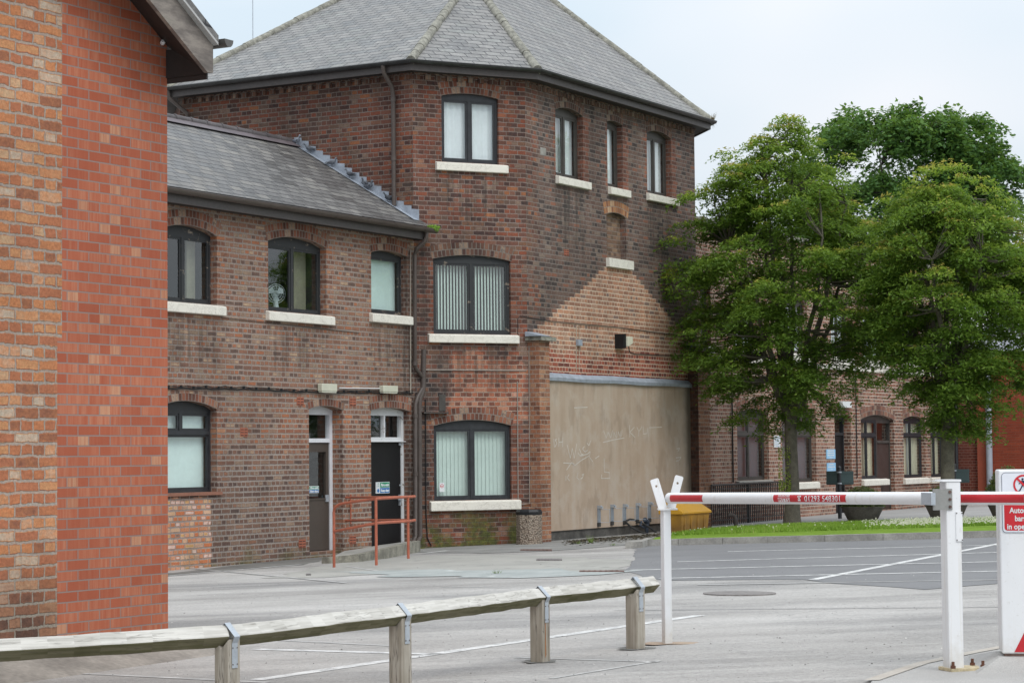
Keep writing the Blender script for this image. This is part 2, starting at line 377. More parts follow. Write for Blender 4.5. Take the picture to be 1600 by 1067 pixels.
def oploop(op, d=0):
    s0, s1_, z0, z1, rise = op[:5]
    if rise <= 0: return [(s0, z0), (s1_, z0), (s1_, z1), (s0, z1)]
    hw = (s1_ - s0) / 2; r = (hw*hw + rise*rise) / (2*rise); c = (s0+s1_)/2; zc = z1 + rise - r
    a = math.asin(min(1, hw / r)); pts = [(s0, z0), (s1_, z0)]
    for i in range(13):
        t = a - 2*a*i/12; pts.append((c + r*math.sin(t), zc + r*math.cos(t)))
    return pts
def wall(parent, P, outline, ops, mat, depth=.2, name='wall'):
    mb = MB(); loops = [outline] + [oploop(o) for o in ops]
    mb.sheet(loops, lambda u, z: P.P(u, z), P.n)
    for o in ops:
        lp = oploop(o); d = o[5] if len(o) > 5 else depth
        for i in range(len(lp)):
            a, b = lp[i], lp[(i+1) % len(lp)]
            q = [P.P(a[0], a[1]), P.P(a[0], a[1], -d), P.P(b[0], b[1], -d), P.P(b[0], b[1])]
            k = abs(b[0]-a[0]) > abs(b[1]-a[1])
            base = P.U(a[0])
            if k: uv = [(P.U(a[0]), a[1]), (P.U(a[0]), a[1]+d), (P.U(b[0]), b[1]+d), (P.U(b[0]), b[1])]
            else: uv = [(base, a[1]), (base+d, a[1]), (base+d, b[1]), (base, b[1])]
            mb.face(q, uv)
    return mb.build(name, mat, parent)
def arch(parent, P, op, mat, h=.24, proud=.004, name='brick_arch', ext=.0):
    s0, s1_, z0, z1, rise = op[:5]
    hw = (s1_ - s0)/2 + ext; rise = max(rise, .02); r = (hw*hw + rise*rise)/(2*rise); c = (s0+s1_)/2; zc = z1 + rise - r
    a = math.asin(min(1, hw/r)); mb = MB(); n = 14
    p = []
    for i in range(n+1):
        t = -a + 2*a*i/n; p.append([(c + q*math.sin(t), zc + q*math.cos(t), t*r) for q in (r, r+h)])
    for i in range(n):
        (x0, y0, l0), (x1, y1, _) = p[i]; (x2, y2, l2), (x3, y3, _) = p[i+1]
        mb.face([P.P(x0, y0, proud), P.P(x2, y2, proud), P.P(x3, y3, proud), P.P(x1, y1, proud)], [(l0, 0), (l2, 0), (l2, h), (l0, h)])
        mb.face([P.P(x0, y0, -.11), P.P(x2, y2, -.11), P.P(x2, y2, proud), P.P(x0, y0, proud)], [(l0, 0), (l2, 0), (l2, .11), (l0, .11)])
        mb.face([P.P(x1, y1, proud), P.P(x3, y3, proud), P.P(x3, y3, -.0), P.P(x1, y1, -.0)], [(l0, 0), (l2, 0), (l2, .01), (l0, .01)])
    return mb.build(name, mat, parent, merge=False)
def blindmat(nm, col, tr=.0):
    return plain(nm, col, .8, .05, 1.5)
M['blind'] = blindmat('pale_green_fabric_blind', (.58, .69, .64)); M['blind2'] = blindmat('grey_white_net', (.74, .78, .80))
M['cream'] = blindmat('cream_curtain', (.62, .60, .45)); M['darkblind'] = blindmat('grey_screen', (.16, .17, .19))
M['curtaincyan'] = blindmat('pale_cyan_blind', (.68, .82, .79))
def window(parent, P, op, rec=.1, cols=2, transom=None, fm=None, fb=.048, fill='room', sill=True, silm=None, sash=.037, label=None, mull=None, sillpx=None, sillh=.17, midsplit=None, head=True, rail_only=False, single_low=False):
    """frame = the window itself; panes, blind, sill and lining are its children"""
    fm = fm or M['blackpaint']; s0, s1_, z0, z1, rise = op[:5]
    Q = P.off(-rec); mb = MB(); T = .05
    zt = z1 - .02 if rise > 0 else z1
    mb.boxp(Q, s0, s0+fb, z0, zt, -T, 0); mb.boxp(Q, s1_-fb, s1_, z0, zt, -T, 0)
    mb.boxp(Q, s0+fb, s1_-fb, z0, z0+fb, -T, 0); mb.boxp(Q, s0+fb, s1_-fb, zt-fb, zt, -T, 0)
    if rise > 0:
        lp = [q for q in oploop((s0, s1_, zt-.001, z1, rise))][2:]
        poly = [(s1_, zt)] + lp + [(s0, zt)]
        mb.prism([Q.P(a, b, -.004) for a, b in poly], -Q.n*(T-.01))
    xs = mull or [s0 + fb + (s1_-s0-2*fb)*k/cols for k in range(cols+1)]
    if mull: xs = [s0+fb] + mull + [s1_-fb]
    zs = [z0+fb, zt-fb]
    if transom: zs = [z0+fb, transom, zt-fb]
    for x in xs[1:-1]: mb.boxp(Q, x-.03, x+.03, transom+.03 if single_low else z0+fb, zt-fb, -T, .003)
    if transom:
        mb.boxp(Q, s0+fb, s1_-fb, transom-.032, transom+.032, -T, .012)
    panes = []
    for j in range(len(zs)-1):
        xj = [xs[0], xs[-1]] if (single_low and j == 0) else xs
        for i in range(len(xj)-1):
            a0 = xj[i] + (.031 if i else .0); a1 = xj[i+1] - (.031 if i < len(xj)-2 else .0)
            b0 = zs[j] + (.033 if j else .0); b1 = zs[j+1] - (.033 if j < len(zs)-2 else .0)
            if sash > 0:
                mb.boxp(Q, a0, a0+sash, b0, b1, -.04, -.010); mb.boxp(Q, a1-sash, a1, b0, b1, -.04, -.010)
                mb.boxp(Q, a0+sash, a1-sash, b0, b0+sash, -.04, -.010); mb.boxp(Q, a0+sash, a1-sash, b1-sash, b1, -.04, -.010)
            panes.append((a0+sash, a1-sash, b0+sash, b1-sash))
    fr = mb.build('window', fm, parent)
    if label: fr['label'] = label
    for (a0, a1, b0, b1) in panes:
        g = MB(); g.face([Q.P(a0, b0, -.026), Q.P(a1, b0, -.026), Q.P(a1, b1, -.026), Q.P(a0, b1, -.026)]); g.build('pane', M['glass'], fr)
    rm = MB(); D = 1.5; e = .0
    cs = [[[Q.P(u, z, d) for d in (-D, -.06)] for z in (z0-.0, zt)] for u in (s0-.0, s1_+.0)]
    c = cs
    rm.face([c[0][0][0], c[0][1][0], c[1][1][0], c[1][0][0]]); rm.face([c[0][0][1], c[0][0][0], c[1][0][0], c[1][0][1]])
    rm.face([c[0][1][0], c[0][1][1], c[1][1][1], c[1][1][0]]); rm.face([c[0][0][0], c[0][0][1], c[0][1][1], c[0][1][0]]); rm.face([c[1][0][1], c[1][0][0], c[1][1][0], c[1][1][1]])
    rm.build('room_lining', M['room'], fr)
    a0, a1 = s0+fb*.6, s1_-fb*.6; b0, b1 = z0+fb*.6, zt-fb*.6
    if fill in ('slats', 'slatsclosed'):
        bl = MB(); k = 0; u = a0; ang = rad(-25 if fill == 'slats' else -10); wd = .040 if fill == 'slats' else .089
        while u < a1:
            du = wd/2*math.cos(ang); dd = wd/2*math.sin(ang); cc = u + .04
            j = random.uniform(-.004, .004)
            p0, p1 = (cc-du, -.14-dd), (cc+du, -.14+dd)
            bl.face([Q.P(p0[0]+j, b0+.02, p0[1]), Q.P(p1[0]+j, b0+.02, p1[1]), Q.P(p1[0], b1, p1[1]), Q.P(p0[0], b1, p0[1])])
            u += .064 if fill == 'slats' else .080
        bl.build('blind', M['blind'], fr)
    elif fill in ('plain', 'net', 'cyan', 'grey', 'cream'):
        bm_ = {'plain': M['blind'], 'net': M['blind2'], 'cyan': M['curtaincyan'], 'grey': M['darkblind'], 'cream': M['cream']}[fill]
        bl = MB(); nseg = 40; amp = .012 if fill in ('net', 'cream') else .001
        for k in range(nseg):
            ua, ub = a0+(a1-a0)*k/nseg, a0+(a1-a0)*(k+1)/nseg
            da, db = -.12+amp*math.sin(k*1.3), -.12+amp*math.sin((k+1)*1.3)
            bl.face([Q.P(ua, b0, da), Q.P(ub, b0, db), Q.P(ub, b1, db), Q.P(ua, b1, da)])
        bl.build('blind', bm_, fr, smooth=True)
    if sill:
        ext = .08
        u0, u1 = (s0-ext, s1_+ext)
        zt_ = z0 + .0
        if sillpx:
            u0 = P.sz(sillpx[0], sillpx[2])[0]; u1 = P.sz(sillpx[1], sillpx[2])[0]
        sb = MB(); c = [[[None, None], [None, None]], [[None, None], [None, None]]]
        for i, u in enumerate((u0, u1)):
            for k, d in enumerate((-.02, .085)):
                c[i][0][k] = P.P(u, zt_-sillh, d); c[i][1][k] = P.P(u, zt_ - (.025 if k else 0), d)
        sb.hexa(c)
        sb.boxp(P, s0+.002, s1_-.002, zt_-.06, zt_-.001, -rec-.03, -.021)
        o = sb.build('sill', silm or M['sill'], fr)
        bv = o.modifiers.new('bevel', 'BEVEL'); bv.width = .012; bv.segments = 2
    return fr
def px_op(P, x0, x1, ycrown, ybot, rise=.08, xb=None):
    """opening from picture coordinates read off a wall plane"""
    xm = (x0+x1)/2; zc = P.sz(xm, ycrown)[1]; zb = P.sz(xm, ybot)[1]
    return (P.sz(x0, (ycrown+ybot)/2)[0], P.sz(x1, (ycrown+ybot)/2)[0], zb, zc-rise, rise)

# ------------------------------------------------------------ tower
tower = thing('tower_building', 'three storey polygonal dark brick tower building with a grey slate pyramid roof', 'building', (C1.x, C1.y, 0))
LIGHTM = (.50, .43, .34)
uR = lambda s: R.U(s)
sN, zN = R.sz(965, 412)                      # apex of the pale gable scar
sA, zA = R.sz(845, 520); sB, zB = R.sz(1075, 520)
def gable_mask(n):
    u, v = sepuv(n)
    vq = n.math('MULTIPLY', n.math('FLOOR', n.math('DIVIDE', v, .0865)), .0865)
    k = (sB-sA)/2/(zN-zA)
    nn = n.mr(n.noise(1.5, 3), .3, .7, -.05, .05)
    hw = n.math('ADD', n.math('MULTIPLY', n.math('SUBTRACT', zN+.12, vq), k), nn)
    d = n.math('ABSOLUTE', n.math('SUBTRACT', n.math('ADD', u, nn), uR((sA+sB)/2)))
    return n.mr(n.math('SUBTRACT', hw, d), 0, .05)
zRed = R.sz(950, 545)[1]
def red_mask(n):
    u, v = sepuv(n)
    return n.math('MULTIPLY', gable_mask(n), n.mr(n.math('SUBTRACT', n.math('ADD', zRed, n.mr(n.noise(.7, 3), .3, .7, -.2, .2)), v), 0, .12))
SOOT = [(0, (.045,.038,.037)), (.15, (.085,.060,.053)), (.35, (.12,.080,.066)), (.55, (.095,.075,.066)), (.68, (.155,.10,.08)), (.80, (.12,.07,.056)), (.88, (.19,.145,.115)), (.95, (.23,.10,.065))]
PALE = [(0, (.20,.11,.08)), (.3, (.34,.165,.10)), (.6, (.43,.22,.135)), (.8, (.34,.22,.16)), (.94, (.14,.12,.115)), (1, (.46,.34,.25))]
oR = [px_op(R, 868, 911, 170, 278, .09), px_op(R, 949, 973, 190, 293, .045), px_op(R, 1011, 1049, 206, 305, .09)]
REDJ = [(0,(.08,.04,.03)),(.4,(.19,.07,.045)),(.8,(.28,.10,.06)),(1,(.22,.14,.10))]
def quoins(uf, ops, els, mc, st_, w0=.10, w1=.26):
    ops = list(ops)
    def fn(n):
        m = None
        for o in ops:
            q = rectmask(n, uf(o[0])-w0, uf(o[1])+w1, o[2]-.05, o[3]+.02, .03, .06, 5); m = q if m is None else n.math('MAXIMUM', m, q)
        return m
    return [(fn, els, mc, st_)]
mR = wallmat('tower_brick_right', SOOT, (.20,.175,.155), regions=quoins(uR, oR, REDJ, (.2,.17,.15), .75)+[
    (lambda n: rectmask(n, uR(-.1), uR(.55), 4.2, 9.5, .2, .2), OLD, (.22,.19,.165), .8),
    (gable_mask, PALE, (.60,.51,.40), 1.0), (red_mask, [(0,(.09,.04,.035)),(.3,(.24,.065,.042)),(.6,(.33,.095,.06)),(.85,(.34,.14,.09)),(1,(.12,.09,.09))], (.58,.49,.39), 1)], dirt=.28, tone=1.24, stains_shade=[(uR(o[0])-.1, uR(o[1])+.15, o[2]-1.5, o[2]-.12, .6) for o in oR]+[(uR(.1), uR(lenR), zT-.6, zT, .3)])  # last rect paints the shade under the eaves into the brick colour
fU = lambda s: Fp.U(s)
zF1 = Fp.sz(740, 555)[1]; zF0 = Fp.sz(740, 650)[1]
oF1 = px_op(Fp, 690, 779, 147, 255, .07); oF2 = px_op(Fp, 677, 798, 399, 522, .09); oF3 = px_op(Fp, 678, 799, 656, 781, .11)
mF = wallmat('tower_brick_corner', OLD, (.24,.20,.175), regions=quoins(fU, (oF1, oF2, oF3), REDJ, (.2,.17,.15), .7)+[
    (lambda n: rectmask(n, fU(.0), fU(.5), 5.9, 9.2, .3, .3), DARKR, (.2,.17,.15), .8),
    (lambda n: rectmask(n, fU(.75), fU(2.3), zF0-.1, zF1, .1, .18, 2.4), [(0,(.10,.05,.04)),(.3,(.28,.085,.05)),(.6,(.35,.13,.075)),(.85,(.38,.20,.13)),(1,(.45,.36,.30))], (.33,.28,.23), 1),
    (lambda n: rectmask(n, fU(-.2), fU(.62), 0.2, 3.6, .2, .35), [(0,(.02,.02,.022)),(.4,(.05,.04,.038)),(.7,(.11,.07,.055)),(.9,(.20,.09,.055)),(1,(.25,.18,.14))], (.16,.14,.125), .85),
    (lambda n: rectmask(n, fU(-.2), fU(2.8), -.6, .75, .2, .15), DARKR, (.20,.18,.16), .8)], dirt=.32, tone=1.12, basedirt=.2, stains_shade=[(fU(o[0])-.1, fU(o[1])+.1, o[2]-1.2, o[2]-.12, .55) for o in (oF1, oF2)]+[(fU(-.1), fU(.35), .3, 5.8, .7)])
mL = wallmat('tower_brick_left', OLD, (.22,.195,.17), regions=[(lambda n: rectmask(n, L.U(-1.2), L.U(.2), 4.5, 9.3, .8, .5), [(0,(.05,.03,.028)),(.3,(.13,.05,.038)),(.6,(.22,.075,.045)),(.85,(.26,.11,.06)),(1,(.2,.16,.13))], (.2,.17,.15), .8)], dirt=.3, tone=.93)
mARCH = archmat('old_brick_arch', [(0,(.10,.05,.038)),(.3,(.19,.075,.05)),(.55,(.26,.105,.065)),(.75,(.24,.14,.095)),(.92,(.36,.25,.18)),(1,(.12,.09,.08))], (.22,.19,.165))
mARCHO = archmat('orange_brick_arch', [(0,(.25,.10,.05)),(.5,(.42,.19,.08)),(.8,(.48,.26,.13)),(1,(.5,.36,.24))], (.3,.25,.2))
mARCHD = archmat('sooty_brick_arch', [(0,(.07,.04,.035)),(.4,(.13,.07,.05)),(.7,(.19,.10,.07)),(.9,(.26,.19,.14)),(1,(.10,.09,.085))], (.17,.15,.13))

OFX = 0
wall(tower, Fp, [(0, GRD), (lenF, GRD), (lenF, zT), (0, zT)], [oF1, oF2, oF3], mF, .11)
window(tower, Fp, oF1, .06, 2, fm=M['blackpaint'], fill='net', label='upper two light window with pale net', sillpx=(680, 792, 260))
window(tower, Fp, oF2, .06, 2, fm=M['peeldark'], fill='slats', label='middle window with open vertical slat blinds', sillpx=(668, 809, 528), sillh=.17)
window(tower, Fp, oF3, .06, 2, fm=M['blackpaint'], fill='slatsclosed', label='lower window with closed vertical blinds', sillpx=(671, 812, 790), sillh=.19)
for o, mm in ((oF1, mARCH), (oF2, mARCHD), (oF3, mARCH)): arch(tower, Fp, o, mm, .24, ext=.02)
oN = px_op(R, 948, 978, 333, 406, .07)
# render panel recess is part of the wall line; the panel sheet stands just in front of it
wall(tower, R, [(0, GRD), (lenR, GRD), (lenR, zT), (0, zT)], oR + [oN], mR, .13)
window(tower, R, oR[0], .13, 2, fm=M['greypaint'], fill='net', sillpx=(868, 919, 280), fb=.05, sash=.04)
window(tower, R, oR[1], .13, 1, fm=M['greypaint'], fill='net', sillpx=(950, 981, 297), fb=.05, sash=.04, label='narrow single light window')
window(tower, R, oR[2], .13, 2, fm=M['greypaint'], fill='net', sillpx=(1010, 1057, 312), fb=.05, sash=.04)
for o in oR: arch(tower, R, o, mARCHD, .23)
arch(tower, R, oN, mARCHO, .24, ext=.09)
mb = MB(); lp = oploop(oN); mb.sheet([lp], lambda u, z: R.P(u, z, -.128), R.n)
nb = mb.build('blocked_opening', wallmat('niche_brick', [(0,(.12,.08,.06)),(.4,(.22,.13,.09)),(.8,(.30,.2,.13)),(1,(.36,.27,.2))], (.24,.2,.17)), tower)
mb = MB(); mb.boxp(R, R.sz(947, 408)[0], R.sz(985, 408)[0], oN[2]-.17, oN[2]+.01, -.02, .08); ms_ = mb.build('sill', M['sill'], nb)
mb = MB(); a_, b_ = R.sz(847.5, 232), R.sz(848, 239)
mb.boxp(R, R.sz(844, 236)[0], R.sz(853, 236)[0], R.sz(848, 243)[1], R.sz(848, 231)[1], -.05, .004); mb.build('air_vent', M['concrete'], tower)
mL2 = mL
wall(tower, L, [(-lenL, GRD), (0, GRD), (0, zT), (-lenL, zT)], [], mL)
# remaining faces of the tower, closed all round
hd = [-12, -60, -116, -150, 168]; ln = [2.3, lenL, lenF, lenR]
pts = [C0, C1, C2, C3]; c = C3.copy()
for h_, l_ in zip(hd, ln):
    c = c + Vector((math.sin(rad(h_)), math.cos(rad(h_)), 0))*l_; pts.append(c.copy())
mb = MB()
for i in range(3, len(pts)):
    a_, b_ = pts[i], pts[(i+1) % len(pts)]
    mb.face([Vector((a_.x, a_.y, GRD)), Vector((b_.x, b_.y, GRD)), Vector((b_.x, b_.y, zT)), Vector((a_.x, a_.y, zT))])
mb.build('wall', mL, tower)
# dentil brick course under the eaves
dent = MB()
for P_, l0, l1 in ((L, -lenL, 0), (Fp, 0, lenF), (R, 0, lenR)):
    u = l0+.02
    while u < l1-.12:
        dent.boxp(P_, u, u+.11, zT-.30, zT-.20, -.01, .045); u += .22
    dent.boxp(P_, l0, l1, zT-.20, zT-.02, -.01, .048)
dent.build('dentil_course', mARCHD, tower)
# roof
OV = .34
def offs(pts, d):
    out_ = []; n_ = len(pts)
    for i in range(n_):
        a_, b_, c_ = pts[i-1], pts[i], pts[(i+1) % n_]
        e1 = (b_-a_).normalized(); e2 = (c_-b_).normalized(); n1 = Vector((e1.y, -e1.x, 0)); n2 = Vector((e2.y, -e2.x, 0))
        out_.append(b_ + (n1+n2)*d/(1+n1.dot(n2)))
    return out_
ev = [p + Vector((0, 0, zT-.02)) for p in offs(pts, OV)]
TT = atY(735, -34, 46.0)
def npl(a_, b_, c_): return (b_-a_).cross(c_-a_).normalized()
nL_, nR_ = npl(ev[0], ev[1], TT), npl(ev[2], ev[3], TT)
dr = nL_.cross(nR_).normalized()
if dr.z < 0: dr = -dr
AP = TT + dr*max(.5, (zT + 3.9 - TT.z)/max(dr.z, .05)*.5)
best = None
for k in range(1, 200):
    q = TT + dr*(k*.05)
    v = q - CP; dep = v.dot(_F); X = 800 + FPX*v.dot(CR)/dep; Y = 533.5 - FPX*v.dot(CU)/dep
    e = abs((61-.49*(X-400)) - Y) + abs((180-.687*(1110-X)) - Y)
    if best is None or e < best[0]: best = (e, q, X, Y)
AP = best[1]; print('APEX', best[0], best[2:], 'T', TT, 'C', C1, C2, C3, C0, 'zT', zT, zTR, 'lens', lenL, lenF, lenR, 'AP', AP)
mb = MB()
mb.face([ev[0], ev[1], TT, AP]); mb.face([ev[1], ev[2], TT]); mb.face([ev[2], ev[3], AP, TT])
for i in range(3, len(ev)): mb.face([ev[i], ev[(i+1) % len(ev)], AP])
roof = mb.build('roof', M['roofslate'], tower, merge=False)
def ridge_tube(pts_, r, m, parent, name='hip_tiles', seg=.42, bumpy=.0):
    mb = MB()
    for a_, b_ in zip(pts_[:-1], pts_[1:]):
        n_ = max(1, int((b_-a_).length/seg)); d_ = (b_-a_)/n_
        for k in range(n_):
            p0, p1 = a_+d_*k, a_+d_*(k+1.03); rr = r*random.uniform(.92, 1.08)
            mb.tube([p0, p1], [rr*1.04, rr*.97], 10)
    return mb.build(name, m, parent, smooth=True)
ridge_tube([ev[1], TT], .088, M['cement'], roof); ridge_tube([ev[2], TT], .088, M['cement'], roof)
ridge_tube([ev[0], AP], .088, M['cement'], roof); ridge_tube([ev[3], AP], .088, M['cement'], roof); ridge_tube([TT, AP], .088, M['cement'], roof)
def eaves(parent, P, u0, u1, z, ov, fh=.20, mit0=0, mit1=0, fm=None, gm=None, gr=.065):
    fm = fm or M['fascia']; gm = gm or M['gutter']
    mb = MB(); c = [[[P.P(u0-mit0*d, zz, d) for d in (ov-.03, ov)] for zz in (z-fh, z)] for _ in (0,)] + [[[P.P(u1+mit1*d, zz, d) for d in (ov-.03, ov)] for zz in (z-fh, z)]]
    mb.hexa(c); f = mb.build('fascia', fm, parent)
    mb = MB(); mb.face([P.P(u0, z-fh+.02, 0), P.P(u0-mit0*ov, z-fh+.02, ov-.03), P.P(u1+mit1*ov, z-fh+.02, ov-.03), P.P(u1, z-fh+.02, 0)][::-1])
    mb.build('soffit', M['soffit'], parent, merge=False)
    mb = MB(); pr = []
    for k in range(9):
        a_ = math.pi*k/8; pr.append((ov+gr+.005-math.cos(a_)*gr, z-.02-math.sin(a_)*gr))
    pr2 = [(d, zz) for d, zz in pr] + [(d*1.0 + (.006 if d < ov+gr else -.006), zz+.006) for d, zz in reversed(pr)]
    def seg(ua, ub, s):
        A = [P.P(ua-(mit0*d if ua == u0 else 0), zz, d) for d, zz in pr2]; B = [P.P(ub+(mit1*d if ub == u1 else 0), zz, d) for d, zz in pr2]
        n_ = len(A)
        for i in range(n_): mb.face([A[i], B[i], B[(i+1) % n_], A[(i+1) % n_]])
        mb.face(A); mb.face(B[::-1])
    seg(u0, u1, 0)
    u = u0 + .6
    while u < u1 - .2:                                        # joints and brackets
        for i in range(8):
            (d0, z0_), (d1, z1_) = pr[i], pr[i+1]
            mb.face([P.P(u, z0_-.006, d0), P.P(u+.05, z0_-.006, d0+.0), P.P(u+.05, z1_-.006, d1), P.P(u, z1_-.006, d1)])
        u += .95
    mb.build('gutter', gm, parent, smooth=True)
t1 = math.tan(rad(28)); t2_ = math.tan(rad(17)); t3 = math.tan(rad(24))
eaves(tower, L, -lenL, 0, zT, OV, mit0=t3, mit1=t1); eaves(tower, Fp, 0, lenF, zT, OV, mit0=t1, mit1=t2_); eaves(tower, R, 0, lenR, zT, OV, mit0=t2_, mit1=.38)
P4 = Pl((C3.x, C3.y), -12); eaves(tower, P4, 0, 2.3, zT, OV, mit0=.38, mit1=.3)
h8 = -12; P8o = C0 + Vector((math.sin(rad(h8)), math.cos(rad(h8)), 0))*2.3
mb = MB(); P8 = Pl((P8o.x, P8o.y), 168); eaves(tower, P8, 0, 2.3, zT, OV, mit0=.3, mit1=t3)
# grass tuft in the gutter corner
def tuft(p, n_, h_, name, parent, m, spread=.06, droop=0):
    mb = MB()
    for i in range(n_):
        a_ = random.uniform(0, 6.28); b0 = p + Vector((math.cos(a_), math.sin(a_), 0))*random.uniform(0, spread)
        hh = h_*random.uniform(.5, 1.2); t = b0 + Vector((math.cos(a_)*hh*.5, math.sin(a_)*hh*.5, hh*(1 if random.random() > droop else -1)))
        sdv = Vector((-math.sin(a_), math.cos(a_), 0))*.006
        mb.face([b0-sdv, b0+sdv, t])
    return mb.build(name, m, parent, merge=False)
M['tuft'] = plain('gutter_weed', (.17, .13, .05), .8, .4, 20)
tag(tuft(ev[3]+Vector((.02, -.02, .02)), 70, .17, 'weed', None, M['tuft'], .07, .5), 'tuft of brown and green weed growing from the right end of the tower gutter', 'weed')
# downpipe on left face
mb = MB(); xs_ = L.sz(618, 200)[0]; zt_ = zT-.1
mb.tube([L.P(xs_, zT-.05, OV+.07), L.P(xs_, zT-.2, OV+.05), L.P(xs_, zT-.42, .12), L.P(xs_, zT-.6, .07), L.P(xs_, L.sz(621, 322)[1], .07)], .042, 10)
for k in range(3): mb.tube([L.P(xs_, zT-.62-k*1.1, .07), L.P(xs_, zT-.70-k*1.1, .07)], .052, 10)
mb.build('downpipe', M['brownpvc'], tower, smooth=True)
mb = MB(); xs_ = L.sz(297, 170)[0]
mb.tube([L.P(xs_-.22, zT-.05, OV+.07), L.P(xs_-.22, zT-.22, OV+.04), L.P(xs_, zT-.5, .1), L.P(xs_, zT-.62, .07), L.P(xs_, zT-2.2, .07)], .04, 10)
mb.tube([L.P(xs_, zT-.58, .07), L.P(xs_, zT-.66, .07)], .055, 10)
mb.build('downpipe', M['brownpvc'], tower, smooth=True)

# brick piers and rendered panel on the right face
mPIER = wallmat('pier_brick', [(0,(.14,.07,.05)),(.3,(.28,.12,.07)),(.6,(.36,.16,.09)),(.85,(.40,.23,.14)),(1,(.2,.15,.13))], (.34,.29,.24), regions=[(lambda n: rectmask(n, R.U(lenR-.9), R.U(lenR+.35), -.6, 6, .1, .05), [(0,(.10,.05,.035)),(.5,(.22,.10,.06)),(1,(.3,.16,.09))], (.26,.22,.18), .35)], squash=.5, tone=1.05)
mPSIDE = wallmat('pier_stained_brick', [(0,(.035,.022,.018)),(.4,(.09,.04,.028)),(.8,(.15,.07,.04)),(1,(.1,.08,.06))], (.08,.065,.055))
def pier(x0, x1, ytop, d=.24, capx=None):
    u0, u1 = R.sz(x0, 700)[0], R.sz(x1, 700)[0]; zt = R.off(d).sz((x0+x1)/2, ytop)[1]
    mb = MB(); mb.boxp(R, u0, u1, GRD, zt, -.02, d)
    p = mb.build('pier', mPIER, tower)
    mb = MB(); mb.boxp(R, u0-.10, u1+.12, zt, zt+.07, -.02, d+.09)
    mb.build('coping', M['cement'], p)
    mb = MB(); mb.face([R.P(u0-.12, zt+.16, .012), R.P(u0-.12, zt+.075, d+.11), R.P(u1-.1, zt+.075, d+.11), R.P(u1-.1, zt+.16, .012)]); mb.face([R.P(u0-.12, zt+.075, d+.11), R.P(u0-.12, zt+.03, d+.11), R.P(u1-.1, zt+.03, d+.11), R.P(u1-.1, zt+.075, d+.11)])
    mb.build('lead_flashing', M['lead'], p)
    return u0, u1, zt
Rd = R.off(.24)
def pxu(x, y, d): return R.off(d).sz(x, y)[0]
pier(0, 0, 0) if False else None
u_l0 = .02; u_l1 = pxu(860, 700, .24); ztl = R.off(.24).sz(845, 532)[1]
def pier2(u0, u1, zt, d=.24, side=None):
    mb = MB(); mb.boxp(R, u0, u1, GRD, zt, -.02, d)
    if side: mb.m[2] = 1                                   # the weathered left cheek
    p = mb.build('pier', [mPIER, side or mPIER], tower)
    mb = MB(); mb.boxp(R, u0-.08, u1+.12, zt, zt+.075, -.02, d+.09); mb.build('coping', M['cement'], p)
    mb = MB(); mb.prism([R.P(u0-.13, zt+.08, .01), R.P(u0-.13, zt+.08, d+.1), R.P(u0-.13, zt+.17, .01)], R.a*(u1-u0+.05)); mb.build('lead_flashing', M['lead'], p)
pier2(u_l0, u_l1, ztl)
u_r0 = pxu(1092, 700, .24); u_r1 = pxu(1110, 700, .24); ztr = R.off(.24).sz(1098, 549)[1]
pier2(u_r0, u_r1, ztr, side=mPSIDE)
def rendm():
    n = N('buff_render'); st = n.noise(1.2, 5, .6, n.vscale(n.uv(), (2.5, .3, 1))); bl = n.noise(.9, 5, .6)
    c = n.ramp(n.math('ADD', n.math('MULTIPLY', st, .5), n.math('MULTIPLY', bl, .5)), [(.32, (.37,.28,.205)), (.5, (.44,.345,.265)), (.66, (.48,.41,.34))])
    u, v = sepuv(n)
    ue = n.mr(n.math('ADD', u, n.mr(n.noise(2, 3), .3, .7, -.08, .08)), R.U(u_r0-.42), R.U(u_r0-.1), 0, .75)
    pt = n.ramp(n.noise(2.2, 5, .65), [(0, 0), (.5, 0), (.62, 1), (1, 1)]); c = n.mix(n.math('MULTIPLY', pt, .35), c, (.50, .44, .38)); pt2 = n.ramp(n.noise(1.4, 4, .6, n.vscale(n.uv(), (2.2, .8, 1))), [(0, 1), (.38, 1), (.46, 0), (1, 0)]); c = n.mix(n.math('MULTIPLY', pt2, .3), c, (.25, .19, .14))
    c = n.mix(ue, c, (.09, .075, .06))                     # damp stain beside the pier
    drip = n.ramp(n.noise(1.0, 3, .5, n.vscale(n.uv(), (5, .12, 1))), [(0, 0), (.6, 0), (.72, 1), (1, 1)])
    top = n.mr(v, R.sz(960, 640)[1], R.sz(960, 595)[1], 0, .4)
    c = n.mix(n.math('MULTIPLY', drip, top), c, (.13, .11, .09))
    n.bump(n.noise(60, 3, .7), .25, .004); return n.fin(c, .9, .2)
pu0, pu1 = u_l1+.01, u_r0-.005
zp1 = R.sz(960, 594)[1]; zp0 = R.sz(950, 823)[1]
mb = MB(); mb.boxp(R, pu0, pu1, zp0, zp1, -.01, .05); panel = mb.build('render_panel', rendm(), tower)
mb = MB(); mb.boxp(R, pu0, pu1, GRD, zp0-.003, -.01, .02); mb.build('plinth', plain('dark_plinth', (.085, .08, .073), .9, .45, 5, bump=.5), tower)
mb = MB(); nn_ = 24
for k in range(nn_):
    ua, ub = pu0+(pu1-pu0)*k/nn_, pu0+(pu1-pu0)*(k+1)/nn_
    sg = lambda q: .006*math.sin(q*17)
    za, zb = zp1+.015+sg(k/nn_), zp1+.015+sg((k+1)/nn_)
    mb.face([R.P(ua, za-.03, .03+.075), R.P(ub, zb-.03, .03+.075), R.P(ub, zb+.06, .012), R.P(ua, za+.06, .012)])
    mb.face([R.P(ua, za-.095, .095+.006*math.sin(k*1.7)), R.P(ub, zb-.095, .095+.006*math.sin((k+1)*1.7)), R.P(ub, zb-.03, .105), R.P(ua, za-.03, .105)])
